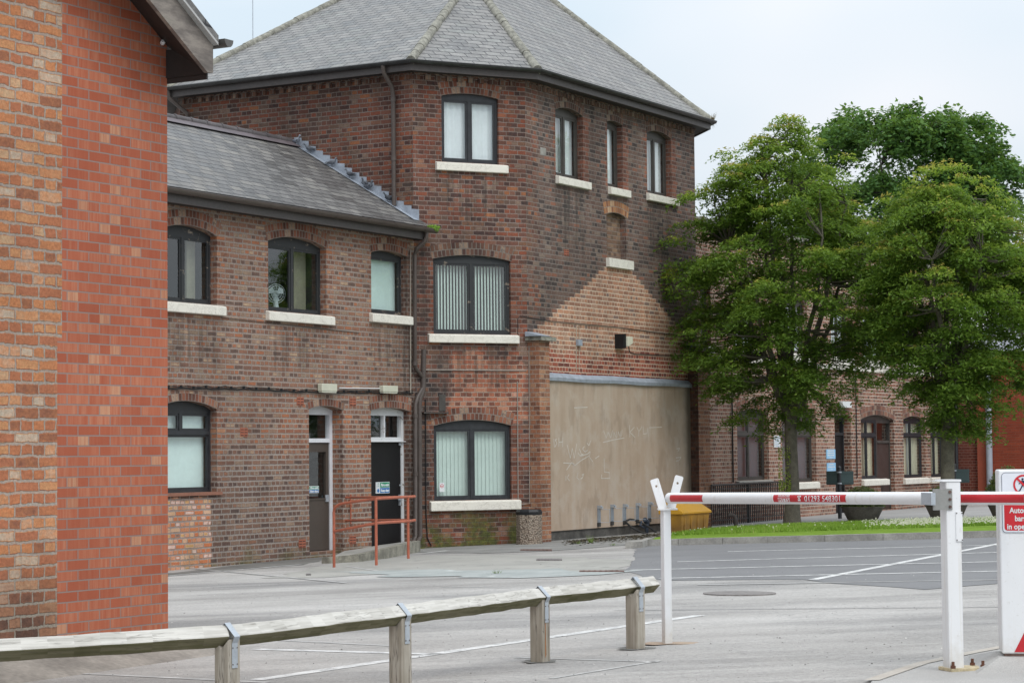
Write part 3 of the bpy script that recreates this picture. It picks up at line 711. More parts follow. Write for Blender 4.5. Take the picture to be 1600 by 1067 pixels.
mb.build('lead_flashing', M['lead'], panel, smooth=True)
# scratched graffiti on the render
def stroke(mb, pts_, P, d, w_=.016):
    pts_ = [(P.sz(*p)) for p in pts_]
    for a_, b_ in zip(pts_[:-1], pts_[1:]):
        dx, dz = b_[0]-a_[0], b_[1]-a_[1]; l_ = math.hypot(dx, dz) or 1; nx, nz_ = -dz/l_*w_/2, dx/l_*w_/2
        q = [P.P(a_[0]-nx, a_[1]-nz_, d), P.P(b_[0]-nx, b_[1]-nz_, d), P.P(b_[0]+nx, b_[1]+nz_, d), P.P(a_[0]+nx, a_[1]+nz_, d)]
        if (q[1]-q[0]).cross(q[2]-q[0]).dot(P.n) < 0: q.reverse()
        mb.face(q)
Rg = R.off(.05)
gm = MB()
ST = [[(943,673),(947,684),(950,675),(954,684),(957,672)],[(959,684),(959,675),(963,684),(963,674)],[(965,683),(966,674),(969,683),(970,673)],[(972,671),(971,682)],[(942,691),(958,687),(975,684)],
 [(983,664),(984,683)],[(991,667),(984,675),(992,683)],[(995,667),(998,674),(1003,666)],[(998,674),(997,682)],[(1005,666),(1005,678),(1011,677),(1012,668),(1013,682)],[(1014,668),(1034,667)],
 [(865,685),(866,699)],[(870,686),(867,687),(870,692),(867,698)],[(873,684),(873,698)],[(879,683),(879,698)],[(873,691),(879,690)],
 [(886,695),(891,716),(894,700),(897,716),(901,693)],[(880,723),(897,724)],[(885,734),(893,722),(898,727),(908,719),(920,712)],[(903,707),(906,712),(911,709)],[(905,701),(909,711)],[(913,697),(910,701),(914,706),(918,703)],[(917,692),(920,696),(923,688)],[(907,712),(918,709),(922,705)],
 [(940,741),(939,747),(953,747),(952,738),(944,737),(944,716)],[(884,743),(884,751)],[(889,741),(886,746),(890,751)],[(903,738),(901,746),(905,749)],[(909,742),(912,740),(910,746),(907,748)],
 [(1057,701),(1062,700),(1059,705)],[(1056,715),(1064,714),(1061,719),(1056,720)],[(897,637),(918,636)],[(922,705),(921,714),(926,721)],[(930,716),(936,712)]]
M['chalk'] = plain('chalky_scratch', (.56, .51, .45), .9, .15, 5)
for a_, b_ in ((0, 5), (5, 11), (11, 17), (17, 27), (27, 32), (32, len(ST))):
    gm = MB()
    for s_ in ST[a_:b_]: stroke(gm, s_, Rg, .003, .020)
    gm.build('scratched_graffiti', M['chalk'], panel)
# odd conduits and a wall box on the brickwork above the panel
mb = MB()
def run(mb, pts_, P, d, r): mb.tube([P.P(*P.sz(*p), d) for p in pts_], r, 6)
run(mb, [(900,578),(900,512),(902,508),(904,512),(904,578)], R, .012, .006)
mb.build('conduit', plain('cream_conduit', (.45,.40,.32), .6), tower, smooth=True)
mb = MB(); run(mb, [(981,541),(983,550),(990,553),(1012,554),(1050,556),(1072,556)], R, .014, .008); run(mb, [(808,523),(808,498),(812,494),(860,502),(960,511),(1060,524)], R, .014, .007)
mb.build('cable', M['black'], tower, smooth=True)
mb = MB(); u0_, z0_ = R.sz(900, 540); mb.boxp(R, u0_-.01, u0_+.16, z0_, z0_+.12, .004, .06); mb.build('junction_box', M['lead'], tower)
mb = MB(); run(mb, [(662,578),(822,579)], Fp, .012, .010); run(mb, [(808,596),(809,790)], Fp, .014, .010); run(mb, [(826,540),(827,787),(814,788)], Fp, .012, .008)
mb.build('conduit', plain('grey_conduit', (.30,.27,.24), .6), tower, smooth=True)
# blackened flue patch bracket and cable by the lower window
mb = MB(); run(mb, [(664,624),(665,800),(667,840),(673,852)], Fp, .02, .011); mb.build('cable', M['black'], tower, smooth=True)
mb = MB(); u0_, z0_ = Fp.sz(659, 645); u1_, _ = Fp.sz(698, 645); mb.boxp(Fp, u0_, u1_, z0_-.012, z0_+.012, .004, .1)
mb.boxp(Fp, u1_-.16, u1_-.03, z0_+.03, z0_+.34, .003, .02); mb.build('bracket', M['greypaint'], tower)
# ------------------------------------------------------------ low wing
wing = thing('wing_building', 'two storey brick wing with a grey slate roof, two doors and dark framed windows', 'building', (W.P(s1-4, 0).x, W.P(s1-4, 0).y, 0))
wl = W.sz(40, 700)[0]
sr, zr = L.sz(459, 224); dr_ = -sr                     # ridge: distance behind the front wall, height
OVW = .30
ze = W.off(OVW).sz(655, 352)[1]                        # slate edge
zWt = ze + .0
WU = lambda s: W.U(s)
sd = lambda x, y=700: W.sz(x, y)[0]
zz = lambda x, y: W.sz(x, y)[1]
PINK = [(0, (.085,.06,.052)), (.12, (.15,.08,.06)), (.3, (.21,.105,.072)), (.48, (.18,.12,.09)), (.62, (.26,.125,.08)), (.76, (.25,.175,.125)), (.86, (.32,.12,.06)), (.93, (.38,.28,.19))]
BROWN = [(0, (.06,.048,.046)), (.2, (.11,.072,.058)), (.45, (.15,.092,.072)), (.65, (.12,.085,.07)), (.78, (.20,.12,.085)), (.9, (.22,.16,.12))]
NEWB = [(0, (.10,.09,.09)), (.06, (.42,.16,.07)), (.30, (.50,.20,.09)), (.5, (.52,.32,.22)), (.65, (.46,.15,.07)), (.8, (.58,.47,.42)), (.93, (.48,.30,.12))]
ORNG = [(0, (.12,.06,.045)), (.4, (.26,.11,.07)), (.8, (.38,.15,.07)), (1, (.3,.22,.17))]
o1 = px_op(W, 250, 339, 352, 473, .12); o2 = px_op(W, 419, 510, 371, 489, .12); o3 = px_op(W, 580, 636, 392, 491, .07)
o4 = px_op(W, 243, 339, 626, 770, .13)
d1 = px_op(W, 483, 536, 634, 861, .07); d2 = px_op(W, 580, 641, 637, 853, .06)
d1 = (d1[0], d1[1], d1[2], d1[3], d1[4], .22); d2 = (*d2[:5], .14)
mW = wallmat('wing_brick', PINK, (.25,.215,.188), bw=.1175, ms=.0155, squash=2.0, sf=3, regions=quoins(WU, (o1, o2, o3, o4, d1, d2), ORNG, (.25,.21,.18), .62)+[
    (lambda n: rectmask(n, WU(wl), WU(s1), -.6, zz(450, 690), .5, .5), BROWN, (.27,.245,.22), .65),
    (lambda n: rectmask(n, WU(sd(430)), WU(sd(485)), zz(450, 720), zz(450, 640), .2, .2, 2), ORNG, (.3,.26,.22), .7),
    (lambda n: rectmask(n, WU(sd(536)), WU(sd(585)), -.5, zz(560, 640), .1, .15, 2), ORNG, (.27,.24,.2), .55),
    (lambda n: rectmask(n, WU(sd(630)), WU(s1+.3), -.5, 5.5, .05, .1), [(0,(.03,.025,.025)),(.5,(.10,.055,.045)),(1,(.2,.12,.09))], (.2,.17,.15), .6),
    (lambda n: rectmask(n, WU(wl), WU(sd(330)), -.6, zz(300, 778), .03, .05, 3), NEWB, (.24,.215,.20), 1)],
    dirt=.22, tone=1.2, basedirt=-.42, stains_shade=[(WU(o[0])-.1, WU(o[1])+.1, o[2]-1.1, o[2]-.12, .5) for o in (o1, o2, o3)]+[(WU(s1-.5), WU(s1+.1), .2, 5.6, .6)])
wall(wing, W, [(wl, GRD), (s1, GRD), (s1, zWt), (wl, zWt)], [o1, o2, o3, o4, d1, d2], mW, .14)
window(wing, W, o1, .13, 2, fm=M['peeldark'], fill='room', sillpx=(230, 348, 482), label='upper window reflecting sky and a tree')
window(wing, W, o2, .13, 2, fm=M['peeldark'], fill='room', sillpx=(415, 518, 492), label='upper window with a pale desk fan behind the glass')
window(wing, W, o3, .13, 1, fm=M['peeldark'], fill='cyan', sillpx=(577, 642, 498), label='narrow upper window with a pale curtain')
tz = W.off(-.13).sz(300, 676)[1]
w4 = window(wing, W, o4, .13, 2, transom=tz, fm=M['blackpaint'], fill='cyan', sill=False, single_low=True, label='ground floor window with pale blind and two top lights')
mb = MB(); mb.boxp(W, o4[0]-.1, o4[1]+.08, o4[2]-.045, o4[2]+.005, -.14, .05); mb.build('sill', plain('tile_sill', (.26,.12,.08), .8), w4)
for o, h_ in ((o1, .25), (o2, .25), (o3, .24), (o4, .12), (d1, .12), (d2, .24)): arch(wing, W, o, mARCH, h_, ext=.03)
# curtain strips in the two upper windows
for o in (o1, o2):
    mb = MB(); Q = W.off(-.13); b_ = o[1]-.07; a_ = b_-.22 if o is o1 else b_-.35
    mb.boxp(Q, a_, b_, o[2]+.05, o[3]-.03, -.30, -.26)
    mb.build('curtain', plain('olive_cream_curtain', (.30,.29,.21), .9), wing)
# desk fan standing inside the second upper window
fp = W.P(W.off(-.3).sz(437, 470)[0], o2[2]+.06, -.38)
fan = thing('desk_fan', 'pale grey desk fan standing inside the upper window with dark glass', 'fan', fp)
fm_ = plain('pale_fan_plastic', (.50, .58, .60), .5, .05)
mb = MB(); mb.lathe(fp, [(.10, 0), (.11, .02), (.05, .05), (.035, .16), (.04, .2)], 16); mb.build('stand', fm_, fan, smooth=True)
mb = MB(); c_ = fp+Vector((0, 0, .28)); ax = (W.n*.8 + W.a*-.6).normalized(); e1 = ax.cross(Vector((0, 0, 1))).normalized(); e2 = e1.cross(ax)
for q_ in (.05, .09, .13, .165):
    mb.tube([c_+ax*(.05*(1-q_/.2))+ (e1*math.cos(t)+e2*math.sin(t))*q_ for t in [6.2832*k/20 for k in range(21)]], .0045, 5, False)
for k in range(16):
    t = 6.2832*k/16; dv = e1*math.cos(t)+e2*math.sin(t); mb.tube([c_+ax*.055+dv*.02, c_+ax*.04+dv*.1, c_-ax*.0+dv*.165], .003, 4, False)
mb.build('grille', fm_, fan)
mb = MB()
for k in range(3):
    t0 = 2.094*k; poly = [c_+(e1*math.cos(t0+u)+e2*math.sin(t0+u))*q+ax*(.02*u) for u, q in ((0,.02),(0,.13),(.5,.15),(1.0,.12),(1.1,.02))]
    mb.prism(poly, ax*.006)
mb.build('blades', plain('fan_blade', (.62,.70,.72), .4), fan)
mb = MB(); mb.tube([c_-ax*.12, c_-ax*.02], [.05, .06], 12); mb.build('motor', fm_, fan, smooth=True)
# doors
def door(parent, P, op, rec, ztr, leafm, framem, name, leftw, label, glazed=False, gap=0, darkopen=False):
    s0, s1_, z0, z1, rise = op[:5]; Q = P.off(-rec); fw = leftw; mb = MB()
    mb.boxp(Q, s0, s0+fw, z0, z1, -.09, 0); mb.boxp(Q, s1_-fw, s1_, z0, z1, -.09, 0)
    poly = [(s1_, z1-.08)] + oploop((s0, s1_, z1-.04, z1-.0, rise))[2:] + [(s0, z1-.08)]
    mb.prism([Q.P(a, b, .002) for a, b in poly], -Q.n*.085)
    mb.boxp(Q, s0+fw, s1_-fw, ztr-.035, ztr+.035, -.09, .012)
    fr = mb.build('door_frame', framem, parent)
    mb = MB(); mb.face([Q.P(s0+fw, ztr+.035, -.05), Q.P(s1_-fw, ztr+.035, -.05), Q.P(s1_-fw, z1-.08, -.05), Q.P(s0+fw, z1-.08, -.05)]); mb.build('pane', M['glass'], fr)
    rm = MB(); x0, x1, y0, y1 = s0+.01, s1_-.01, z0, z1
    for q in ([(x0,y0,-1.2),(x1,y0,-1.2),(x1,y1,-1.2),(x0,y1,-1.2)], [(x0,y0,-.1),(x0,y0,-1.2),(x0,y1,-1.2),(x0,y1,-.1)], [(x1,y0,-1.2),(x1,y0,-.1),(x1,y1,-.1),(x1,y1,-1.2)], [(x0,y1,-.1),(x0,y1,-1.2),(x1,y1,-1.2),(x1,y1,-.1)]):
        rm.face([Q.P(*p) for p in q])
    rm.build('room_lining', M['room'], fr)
    mb = MB(); a_, b_ = s0+fw+.004, s1_-fw-.004
    if glazed:
        g0, g1, h0, h1 = a_+.10, b_-.10, ztr-1.0, ztr-.20
        mb.boxp(Q, a_, g0, z0+.01, ztr-.04, -.065, -.02); mb.boxp(Q, g1, b_, z0+.01, ztr-.04, -.065, -.02)
        mb.boxp(Q, g0, g1, z0+.01, h0, -.065, -.02); mb.boxp(Q, g0, g1, h1, ztr-.04, -.065, -.02)
        for e_ in ((g0-.03, g0, h0-.03, h1+.03), (g1, g1+.03, h0-.03, h1+.03), (g0, g1, h0-.03, h0), (g0, g1, h1, h1+.03)): mb.boxp(Q, *e_, -.02, -.008)
    else:
        mb.boxp(Q, a_, b_, z0+.01, ztr-.04, -.065, -.02)
    lf = mb.build('door_leaf', leafm, parent)
    if label: lf['label'] = label
    if glazed:
        mb = MB(); mb.face([Q.P(g0, h0, -.045), Q.P(g1, h0, -.045), Q.P(g1, h1, -.045), Q.P(g0, h1, -.045)]); mb.build('pane', M['glass'], lf)
    return fr, lf, Q
M['brownleaf'] = plain('brown_painted_door', (.075, .060, .050), .45, .1, 2)
M['blackleaf'] = plain('black_painted_door', (.006, .006, .007), .5, .2, 2)
ztr1 = W.off(-.22).sz(510, 688)[1]; ztr2 = W.off(-.14).sz(610, 686)[1]
f1, l1, Q1 = door(wing, W, d1, .22, ztr1, M['brownleaf'], plain('white_door_frame', (.66,.67,.70), .5, .08), 'door', .085, 'brown door with glazed upper panel', True)
f2, l2, Q2 = door(wing, W, d2, .14, ztr2, M['blackleaf'], M['peelwhite'], 'door', .075, 'plain black door with white notice', False)
mb = MB(); um = (d2[0]+d2[1])/2+.0; mb.boxp(Q2, um-.02, um+.025, ztr2+.03, d2[3]-.07, -.07, .004); mb.boxp(Q2, d2[0]-.0, d2[1]+.03, ztr2-.05, ztr2-.035, -.02, .05); mb.build('mullion', M['peelwhite'], f2)
mb = MB(); uh = d2[1]-.075-.06
for zz_, r_ in ((ztr2-.09, .022), (1.15, .014), (.86, .014)): mb.lathe(Q2.P(uh, zz_, 0), [(r_, -r_), (r_, r_)], 10)
mb.boxp(Q2, uh-.015, uh+.015, .78, .98, -.02, .012); mb.boxp(Q2, uh-.09, uh+.015, .88, .905, .012, .04)
mb.build('handle', M['galv'], l2)
mb = MB(); mb.boxp(Q1, d1[1]-.085-.12, d1[1]-.085-.03, .9, 1.02, -.02, .0); mb.build('handle', M['galv'], l1)
# roof of the wing
ps = math.atan2(zr-ze, dr_+OVW)
print('wing pitch', math.degrees(ps), 'dr', dr_, 'zr', zr, 'ze', ze, 'oplens', o2, d1, d2)
mb = MB()
mb.face([W.P(wl, ze, OVW), W.P(s1-.0, ze, OVW), W.P(s1-.0, zr, -dr_), W.P(wl, zr, -dr_)])
mb.face([W.P(s1, ze, -2*dr_-OVW), W.P(wl, ze, -2*dr_-OVW), W.P(wl, zr, -dr_), W.P(s1, zr, -dr_)])
mb.face([W.P(wl, ze-.03, OVW-.01), W.P(wl, zr-.03, -dr_), W.P(s1, zr-.03, -dr_), W.P(s1, ze-.03, OVW-.01)])
# slates are laid so that the gutter end passes the tower corner a little
mb.face([W.P(s1, ze, OVW), W.P(s1+.14, ze, OVW), W.P(s1+.14, ze+.30*math.tan(ps), .02), W.P(s1, ze+.30*math.tan(ps), 0.0)])
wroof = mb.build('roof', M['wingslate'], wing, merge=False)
mb = MB(); mb.face([W.P(s1, GRD, -2*dr_), W.P(wl, GRD, -2*dr_), W.P(wl, ze, -2*dr_), W.P(s1, ze, -2*dr_)])
mb.face([W.P(wl, GRD, -2*dr_), W.P(wl, GRD, 0), W.P(wl, ze, 0), W.P(wl, zr-.03, -dr_), W.P(wl, ze, -2*dr_)]); mb.build('wall', mW, wing)
mb = MB(); u = wl
rr = []
while u < s1-.1:
    mb.tube([W.P(u, zr+.02, -dr_), W.P(min(u+.46, s1-.05), zr+.02+random.uniform(-.006, .006), -dr_)], [.072, .066], 10); 
    mb.tube([W.P(u-.015, zr+.02, -dr_), W.P(u+.03, zr+.02, -dr_)], .08, 10); u += .45
mb.build('ridge_tiles', M['clayridge'], wroof, smooth=True)
mb = MB()
for sgn in (1,):
    t_ = .26
    mb.face([W.P(wl, zr+.03-t_*math.sin(ps), -dr_+t_*math.cos(ps)+.015), W.P(s1-.05, zr+.03-t_*math.sin(ps), -dr_+t_*math.cos(ps)+.015), W.P(s1-.05, zr+.03, -dr_+.02), W.P(wl, zr+.03, -dr_+.02)])
mb.build('ridge_skirt', plain('purple_grey_ridge_slate', (.13,.11,.118), .6, .2, 2), wroof)
eaves(wing, W, wl, s1-.02, ze-.03, OVW, fh=.22, mit1=0, gm=M['brownpvc'], gr=.075)
mb = MB(); mb.face([W.P(s1-.02, ze-.25, 0), W.P(s1-.02, ze-.25, OVW), W.P(s1-.02, ze, OVW), W.P(s1-.02, ze+.02, 0)]); mb.build('fascia', M['fascia'], wing)
gt = Pl((W.o.x, W.o.y), HR)
mb = MB(); pr = [(OVW+.08-math.cos(math.pi*k/8)*.075, ze-.05-math.sin(math.pi*k/8)*.075) for k in range(9)]
for (d0, z0_), (d1_, z1_) in zip(pr[:-1], pr[1:]): mb.face([W.P(s1-.03, z0_, d0), W.P(s1+.16, z0_, d0), W.P(s1+.16, z1_, d1_), W.P(s1-.03, z1_, d1_)])
mb.face([W.P(s1+.16, zq, dq) for dq, zq in pr]); mb.build('gutter', M['brownpvc'], wing, smooth=True)
M['moss'] = plain('bright_moss', (.12, .21, .025), .95, .4, 30, bump=.8)
mb = MB()
for k in range(90):
    p = W.P(s1+random.uniform(-.04, .17), ze-.03+random.uniform(-.05, .035), OVW+.07+random.uniform(-.06, .09)); r_ = random.uniform(.012, .028)
    mb.lathe(p, [(r_*.5, -r_), (r_, 0), (r_*.5, r_)], 5)
tag(mb.build('moss', M['moss'], None), 'bright green clump of moss on the end of the brown wing gutter', 'moss')
# stepped lead flashing up the tower wall
mb = MB(); nst = 17; a_ = Vector((0, 0, 0))
for k in range(nst):
    t0, t1_ = k/nst, (k+1)/nst
    q0 = -.12 + (dr_+.10)*t0; q1 = -.12 + (dr_+.10)*t1_          # distance back along L (s = -q)
    hz = lambda q: ze + (OVW+q)*math.tan(ps)
    top = hz(q1)+.13+random.uniform(-.015, .015)
    mb.face([L.P(-q1-.0, hz(q1)+.015, .012), L.P(-q0, hz(q0)+.015, .012), L.P(-q0, top-.02, .012), L.P(-q1, top, .012)])
    mb.face([L.P(-q0, hz(q0)+.015, .012), L.P(-q0, hz(q0)+.015, .0), L.P(-q0, top-.02, .0), L.P(-q0, top-.02, .012)])
    mb.face([L.P(-q1, hz(q1)+.018, .012), L.P(-q1, hz(q1)+.018-.0, .17), L.P(-q0, hz(q0)+.018, .17), L.P(-q0, hz(q0)+.018, .012)][::-1])
mb.build('lead_flashing', M['lead'], wroof, merge=False)
# pigeons on the flashing
def pigeon(p, head, tone, label):
    t = thing('pigeon', label, 'bird', p, group='pigeons on the lead flashing')
    h = Vector((math.sin(head), math.cos(head), 0)); sdv = Vector((h.y, -h.x, 0)); Z = Vector((0, 0, 1))
    mb = MB(); prof = [(-.17, .075, .006, .022), (-.12, .085, .018, .03), (-.06, .10, .045, .045), (0, .115, .062, .06), (.05, .13, .058, .06), (.085, .165, .036, .04), (.10, .20, .026, .028), (.112, .225, .03, .03), (.135, .232, .022, .022), (.155, .226, .006, .006), (.175, .222, .002, .002)]
    rings = []
    for x, z, ry, rz in prof: rings.append([p+(h*x+Z*z+sdv*math.cos(2*math.pi*k/10)*ry+Z*math.sin(2*math.pi*k/10)*rz)*.74 for k in range(10)])
    for a_, b_ in zip(rings[:-1], rings[1:]):
        for k in range(10): mb.face([a_[k], b_[k], b_[(k+1) % 10], a_[(k+1) % 10]])
    mb.face(rings[0]); mb.face(rings[-1][::-1])
    for s_ in (-1, 1): mb.tube([p+(sdv*.02*s_+h*.02+Z*.07)*.74, p+(sdv*.02*s_+h*.02)*.74-Z*.01], .004, 5)
    mb.build('body', plain('pigeon_feathers', (tone*.9, tone, tone*1.15), .8, .35, 25), t, smooth=True)
    for s_ in (-1, 1):
        mb = MB(); rg = []
        for x, r_ in ((-.17, .006), (-.10, .025), (-.02, .042), (.05, .035), (.08, .008)): rg.append([p+(h*x+Z*(.118+.1*x+.0)+sdv*s_*(.047-.0*x+.012*math.cos(2*math.pi*k/8))+Z*math.sin(2*math.pi*k/8)*r_)*.74 for k in range(8)])
        for a_, b_ in zip(rg[:-1], rg[1:]):
            for k in range(8): mb.face([a_[k], b_[k], b_[(k+1) % 8], a_[(k+1) % 8]])
        mb.build('wing', plain('pigeon_wing', (tone*.5, tone*.55, tone*.65), .8, .4, 40), t, smooth=True)
for (x, y, hd_, tn, lb) in ((463, 234, 2.2, .30, 'pale grey pigeon at the very top of the flashing by the roof ridge'), (483, 240, 4.6, .16, 'grey pigeon second from the top of the flashing'),
        (518, 262, 1.0, .20, 'pigeon between the top pair and the middle group on the flashing'), (547, 281, 5.2, .13, 'dark pigeon in the middle of the flashing, left of the pair side by side'),
        (570, 293, 3.6, .22, 'upper pigeon of the pair sitting close together on the flashing'), (577, 304, 2.4, .18, 'lower pigeon of the pair sitting close together on the flashing'),
        (607, 318, 4.2, .10, 'dark pigeon lowest on the flashing, left of the tower downpipe foot')):
    s_, z_ = L.off(.09).sz(x, y+3); q_ = -s_
    pigeon(L.P(s_, ze+(OVW+q_)*math.tan(ps)+.02, .09), hd_, tn, lb)
# downpipes at the wing end
WP = W
def pipe(parent, pts_, P, d, r, m, name='downpipe', cols=()):
    mb = MB(); q = []
    Qd = P.off(d if not isinstance(d, list) else 0)
    for i, p in enumerate(pts_):
        dd = d[i] if isinstance(d, list) else d
        q.append(P.P(*P.off(dd).sz(*p), dd))
    mb.tube(q, r, 12)
    for (x, y) in cols:
        a_, b_ = P.off(.08).sz(x, y-3), P.off(.08).sz(x, y+3); mb.tube([P.P(*a_, .08), P.P(*b_, .08)], r*1.22, 12)
    return mb.build(name, m, parent, smooth=True)
pipe(wing, [(667,358),(666,372),(662,379),(652,388),(648,398),(648,570),(650,576),(661,590),(662,603),(652,621),(649,632),(649,838),(646,846),(640,853)], W, [.36,.36,.3,.2,.1,.08,.08,.1,.1,.08,.08,.08,.1,.14], .040, M['brownpvc'], cols=((648,470),(648,568),(649,650),(649,740)))
pipe(wing, [(662,546),(661,598),(661,610),(656,622),(655,634),(656,838),(653,846),(647,853)], W, [.1,.1,.1,.09,.08,.08,.1,.14], .050, M['brownpvc'], cols=((661.5,550),(656,640),(656,745)))
mb = MB(); pt = []
for k in range(40):
    x = 262+ (644-262)*k/39; pt.append(W.P(*W.sz(x, 606.5+5*k/39+math.sin(k*1.9)*.8+ (3 if k > 14 else 0)*min(1, (k-14)/6)), .02))
mb.tube(pt, .013, 5); pt2 = [p+Vector((0, 0, .03+.012*math.sin(i*2.3))) for i, p in enumerate(pt)]; mb.tube(pt2, .008, 5)
for i in range(0, 40, 2): mb.lathe(pt[i]+Vector((0, 0, .01)), [(.02, -.02), (.02, .035)], 6)
mb.build('cable', M['black'], wing)
mb = MB(); mb.tube([W.P(*W.sz(528, 606), .03), W.P(*W.sz(602, 607), .03)], .010, 6); mb.build('conduit', M['white'], wing)
mb = MB(); mb.tube([W.P(*W.sz(640, 390), .02), W.P(*W.sz(640, 615), .02)], .012, 6); mb.build('conduit', plain('pale_conduit', (.35,.31,.26), .6), wing)
mb = MB(); mb.tube([W.P(*W.sz(345, 496), .012), W.P(*W.sz(560, 520), .012)], .006, 5); mb.build('cable', M['greypaint'], wing)
# air bricks
M['terra'] = plain('terracotta_vent', (.33, .11, .065), .8, .2, 9)
def airbrick(P, x, y, parent, w_=.14, h_=.11):
    u, z = P.sz(x, y); mb = MB(); mb.boxp(P, u-w_/2, u+w_/2, z-h_/2, z+h_/2, -.02, .006)
    for i in range(2):
        for j in range(3): mb.boxp(P, u-w_/2+.012+i*w_/2, u-.012+i*w_/2, z-h_/2+.012+j*h_/3, z-h_/2+.024+j*h_/3, .0061, .0075, 1)
    mb.build('air_brick', [M['terra'], M['black']], parent)
for x, y in ((381, 675), (469, 627), (551, 628), (472, 849), (551, 843)): airbrick(W, x, y, wing, .2, .14)
airbrick(R, 885, 395, tower, .2, .12)
# lamps over the doors
def wall_lamp(P, x0, x1, y0, y1, label):
    u0, z1_ = P.off(.12).sz(x0, y0); u1, z0_ = P.off(.12).sz(x1, y1); u1 = max(u1, u0+.2)
    t = thing('wall_lamp', label, 'lamp', P.P((u0+u1)/2, z0_, .06), 'pale bulkhead lamps over the doors')
    mb = MB(); mb.boxp(P, u0, u1, z0_, z1_, .012, .11); o = mb.build('housing', plain('cream_lamp_housing', (.55, .55, .44), .5, .06), t)
    bv = o.modifiers.new('bevel', 'BEVEL'); bv.width = .012; bv.segments = 2
    mb = MB(); mb.boxp(P, u0+.015, u1-.015, z0_-.02, z0_, .02, .10); mb.build('diffuser', plain('cream_diffuser', (.60, .60, .50), .3), t)
wall_lamp(W, 504, 528, 599, 612, 'cream bulkhead lamp above the brown door'); wall_lamp(W, 600, 623, 602, 613, 'cream bulkhead lamp above the black door')
# floodlight on the tower
u, z = R.off(.12).sz(975, 533); t = thing('floodlight', 'small cream fronted floodlight on the tower wall above the rendered panel', 'floodlight', R.P(u, z, .1))
mb = MB(); mb.boxp(R, u-.18, u-.06, z-.15, z+.14, .003, .2); mb.build('bracket', M['black'], t)
mb = MB(); c = [[[R.P(u-.08, z-.10, .03), R.P(u-.05, z-.12, .24)], [R.P(u-.08, z+.11, .03), R.P(u-.05, z+.09, .24)]], [[R.P(u+.13, z-.10, .03), R.P(u+.13, z-.05, .26)], [R.P(u+.13, z+.11, .03), R.P(u+.13, z+.09, .26)]]]; mb.hexa(c)
o = mb.build('lens', plain('cream_lens', (.60, .58, .46), .35, .05), t); bv = o.modifiers.new('bevel', 'BEVEL'); bv.width = .012; bv.segments = 2

# ------------------------------------------------------------ annex behind the trees
_a = C3 + W.n*-.12
A = Pl((_a.x, _a.y), HR)
annex = thing('annex_building', 'long two storey red brown brick annex behind the two trees with white sills', 'building', (A.P(8, 0).x, A.P(8, 0).y, 0))
aE = A.sz(1491, 700)[0]; zAt = A.sz(1112, 352)[1]
AB = [(0, (.10,.065,.055)), (.2, (.20,.09,.065)), (.4, (.27,.13,.09)), (.6, (.30,.17,.12)), (.75, (.24,.12,.085)), (.9, (.38,.26,.19)), (1, (.12,.10,.09))]
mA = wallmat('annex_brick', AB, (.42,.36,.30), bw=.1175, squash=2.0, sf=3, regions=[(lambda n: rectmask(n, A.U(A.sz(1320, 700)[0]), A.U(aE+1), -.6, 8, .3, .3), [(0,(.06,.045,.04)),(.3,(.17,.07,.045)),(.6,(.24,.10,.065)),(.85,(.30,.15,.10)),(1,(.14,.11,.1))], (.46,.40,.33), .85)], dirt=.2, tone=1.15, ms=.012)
AO = [px_op(A, 1152, 1201, 639, 750, .12), px_op(A, 1222, 1275, 641, 753, .12), px_op(A, 1305, 1331, 648, 806, .03), px_op(A, 1346, 1398, 648, 797, .13), px_op(A, 1412, 1446, 650, 746, .10), px_op(A, 1454, 1478, 651, 745, .09)]
AO[2] = (*AO[2][:5], .22); 
zu0, zu1 = A.sz(1165, 545)[1], A.sz(1165, 460)[1]
UP = []
for x0, x1 in ((1096, 1112), (1150, 1184), (1226, 1262), (1300, 1330), (1350, 1384), (1411, 1440), (1455, 1478)):
    UP.append((A.sz(x0, 600)[0], A.sz(x1, 600)[0], zu0, zu1, .09))
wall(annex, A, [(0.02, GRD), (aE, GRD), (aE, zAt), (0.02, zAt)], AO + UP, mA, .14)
hz = lambda x, y: A.off(-.13).sz(x, y)[1]
window(annex, A, AO[0], .12, 2, transom=hz(1170, 678), fm=M['greypaint'], fill='grey', sill=True, sillh=.08, silm=M['concrete'], label='window with grey screen above the black railings')
window(annex, A, AO[1], .12, 2, transom=hz(1250, 679), fm=M['greypaint'], fill='grey', sillpx=(1240, 1277, 758), label='window half hidden by the left tree trunk')
wa = A.sz(1376, 700)[0]
# the fourth opening: window with a door beside it under one arch
big = AO[3]; zs_ = A.sz(1365, 748)[1]
window(annex, A, (big[0], wa, zs_, big[3], 0), .12, 2, transom=hz(1360, 680), fm=M['blackpaint'], fill='cream', sillpx=(1346, 1386, 753), label='window sharing one arch with the brown door')
mb = MB(); mb.boxp(A, big[0], wa, GRD, zs_-.02, -.14, -.012); mb.build('wall', mA, annex)
door(annex, A, (wa, big[1], big[2], big[3], 0), .12, hz(1385, 690), plain('dark_brown_door', (.055,.035,.030), .5), M['greypaint'], 'door', .05, 'dark brown door beside the cream curtained window')
mb = MB(); Q = A.off(-.115); poly = [(big[1], big[3]-.001)] + oploop(big)[2:] + [(big[0], big[3]-.001)]; mb.prism([Q.P(a, b) for a, b in poly], -Q.n*.05); mb.build('arch_board', M['greypaint'], annex)
window(annex, A, AO[4], .12, 2, transom=hz(1425, 680), fm=M['blackpaint'], fill='cream', sillpx=(1411, 1449, 751), label='window with pleated cream curtain')
window(annex, A, AO[5], .12, 2, transom=hz(1466, 680), fm=M['blackpaint'], fill='cream', sillpx=(1453, 1480, 750), label='window half hidden by the right tree trunk')
Qd = A.off(-.22)
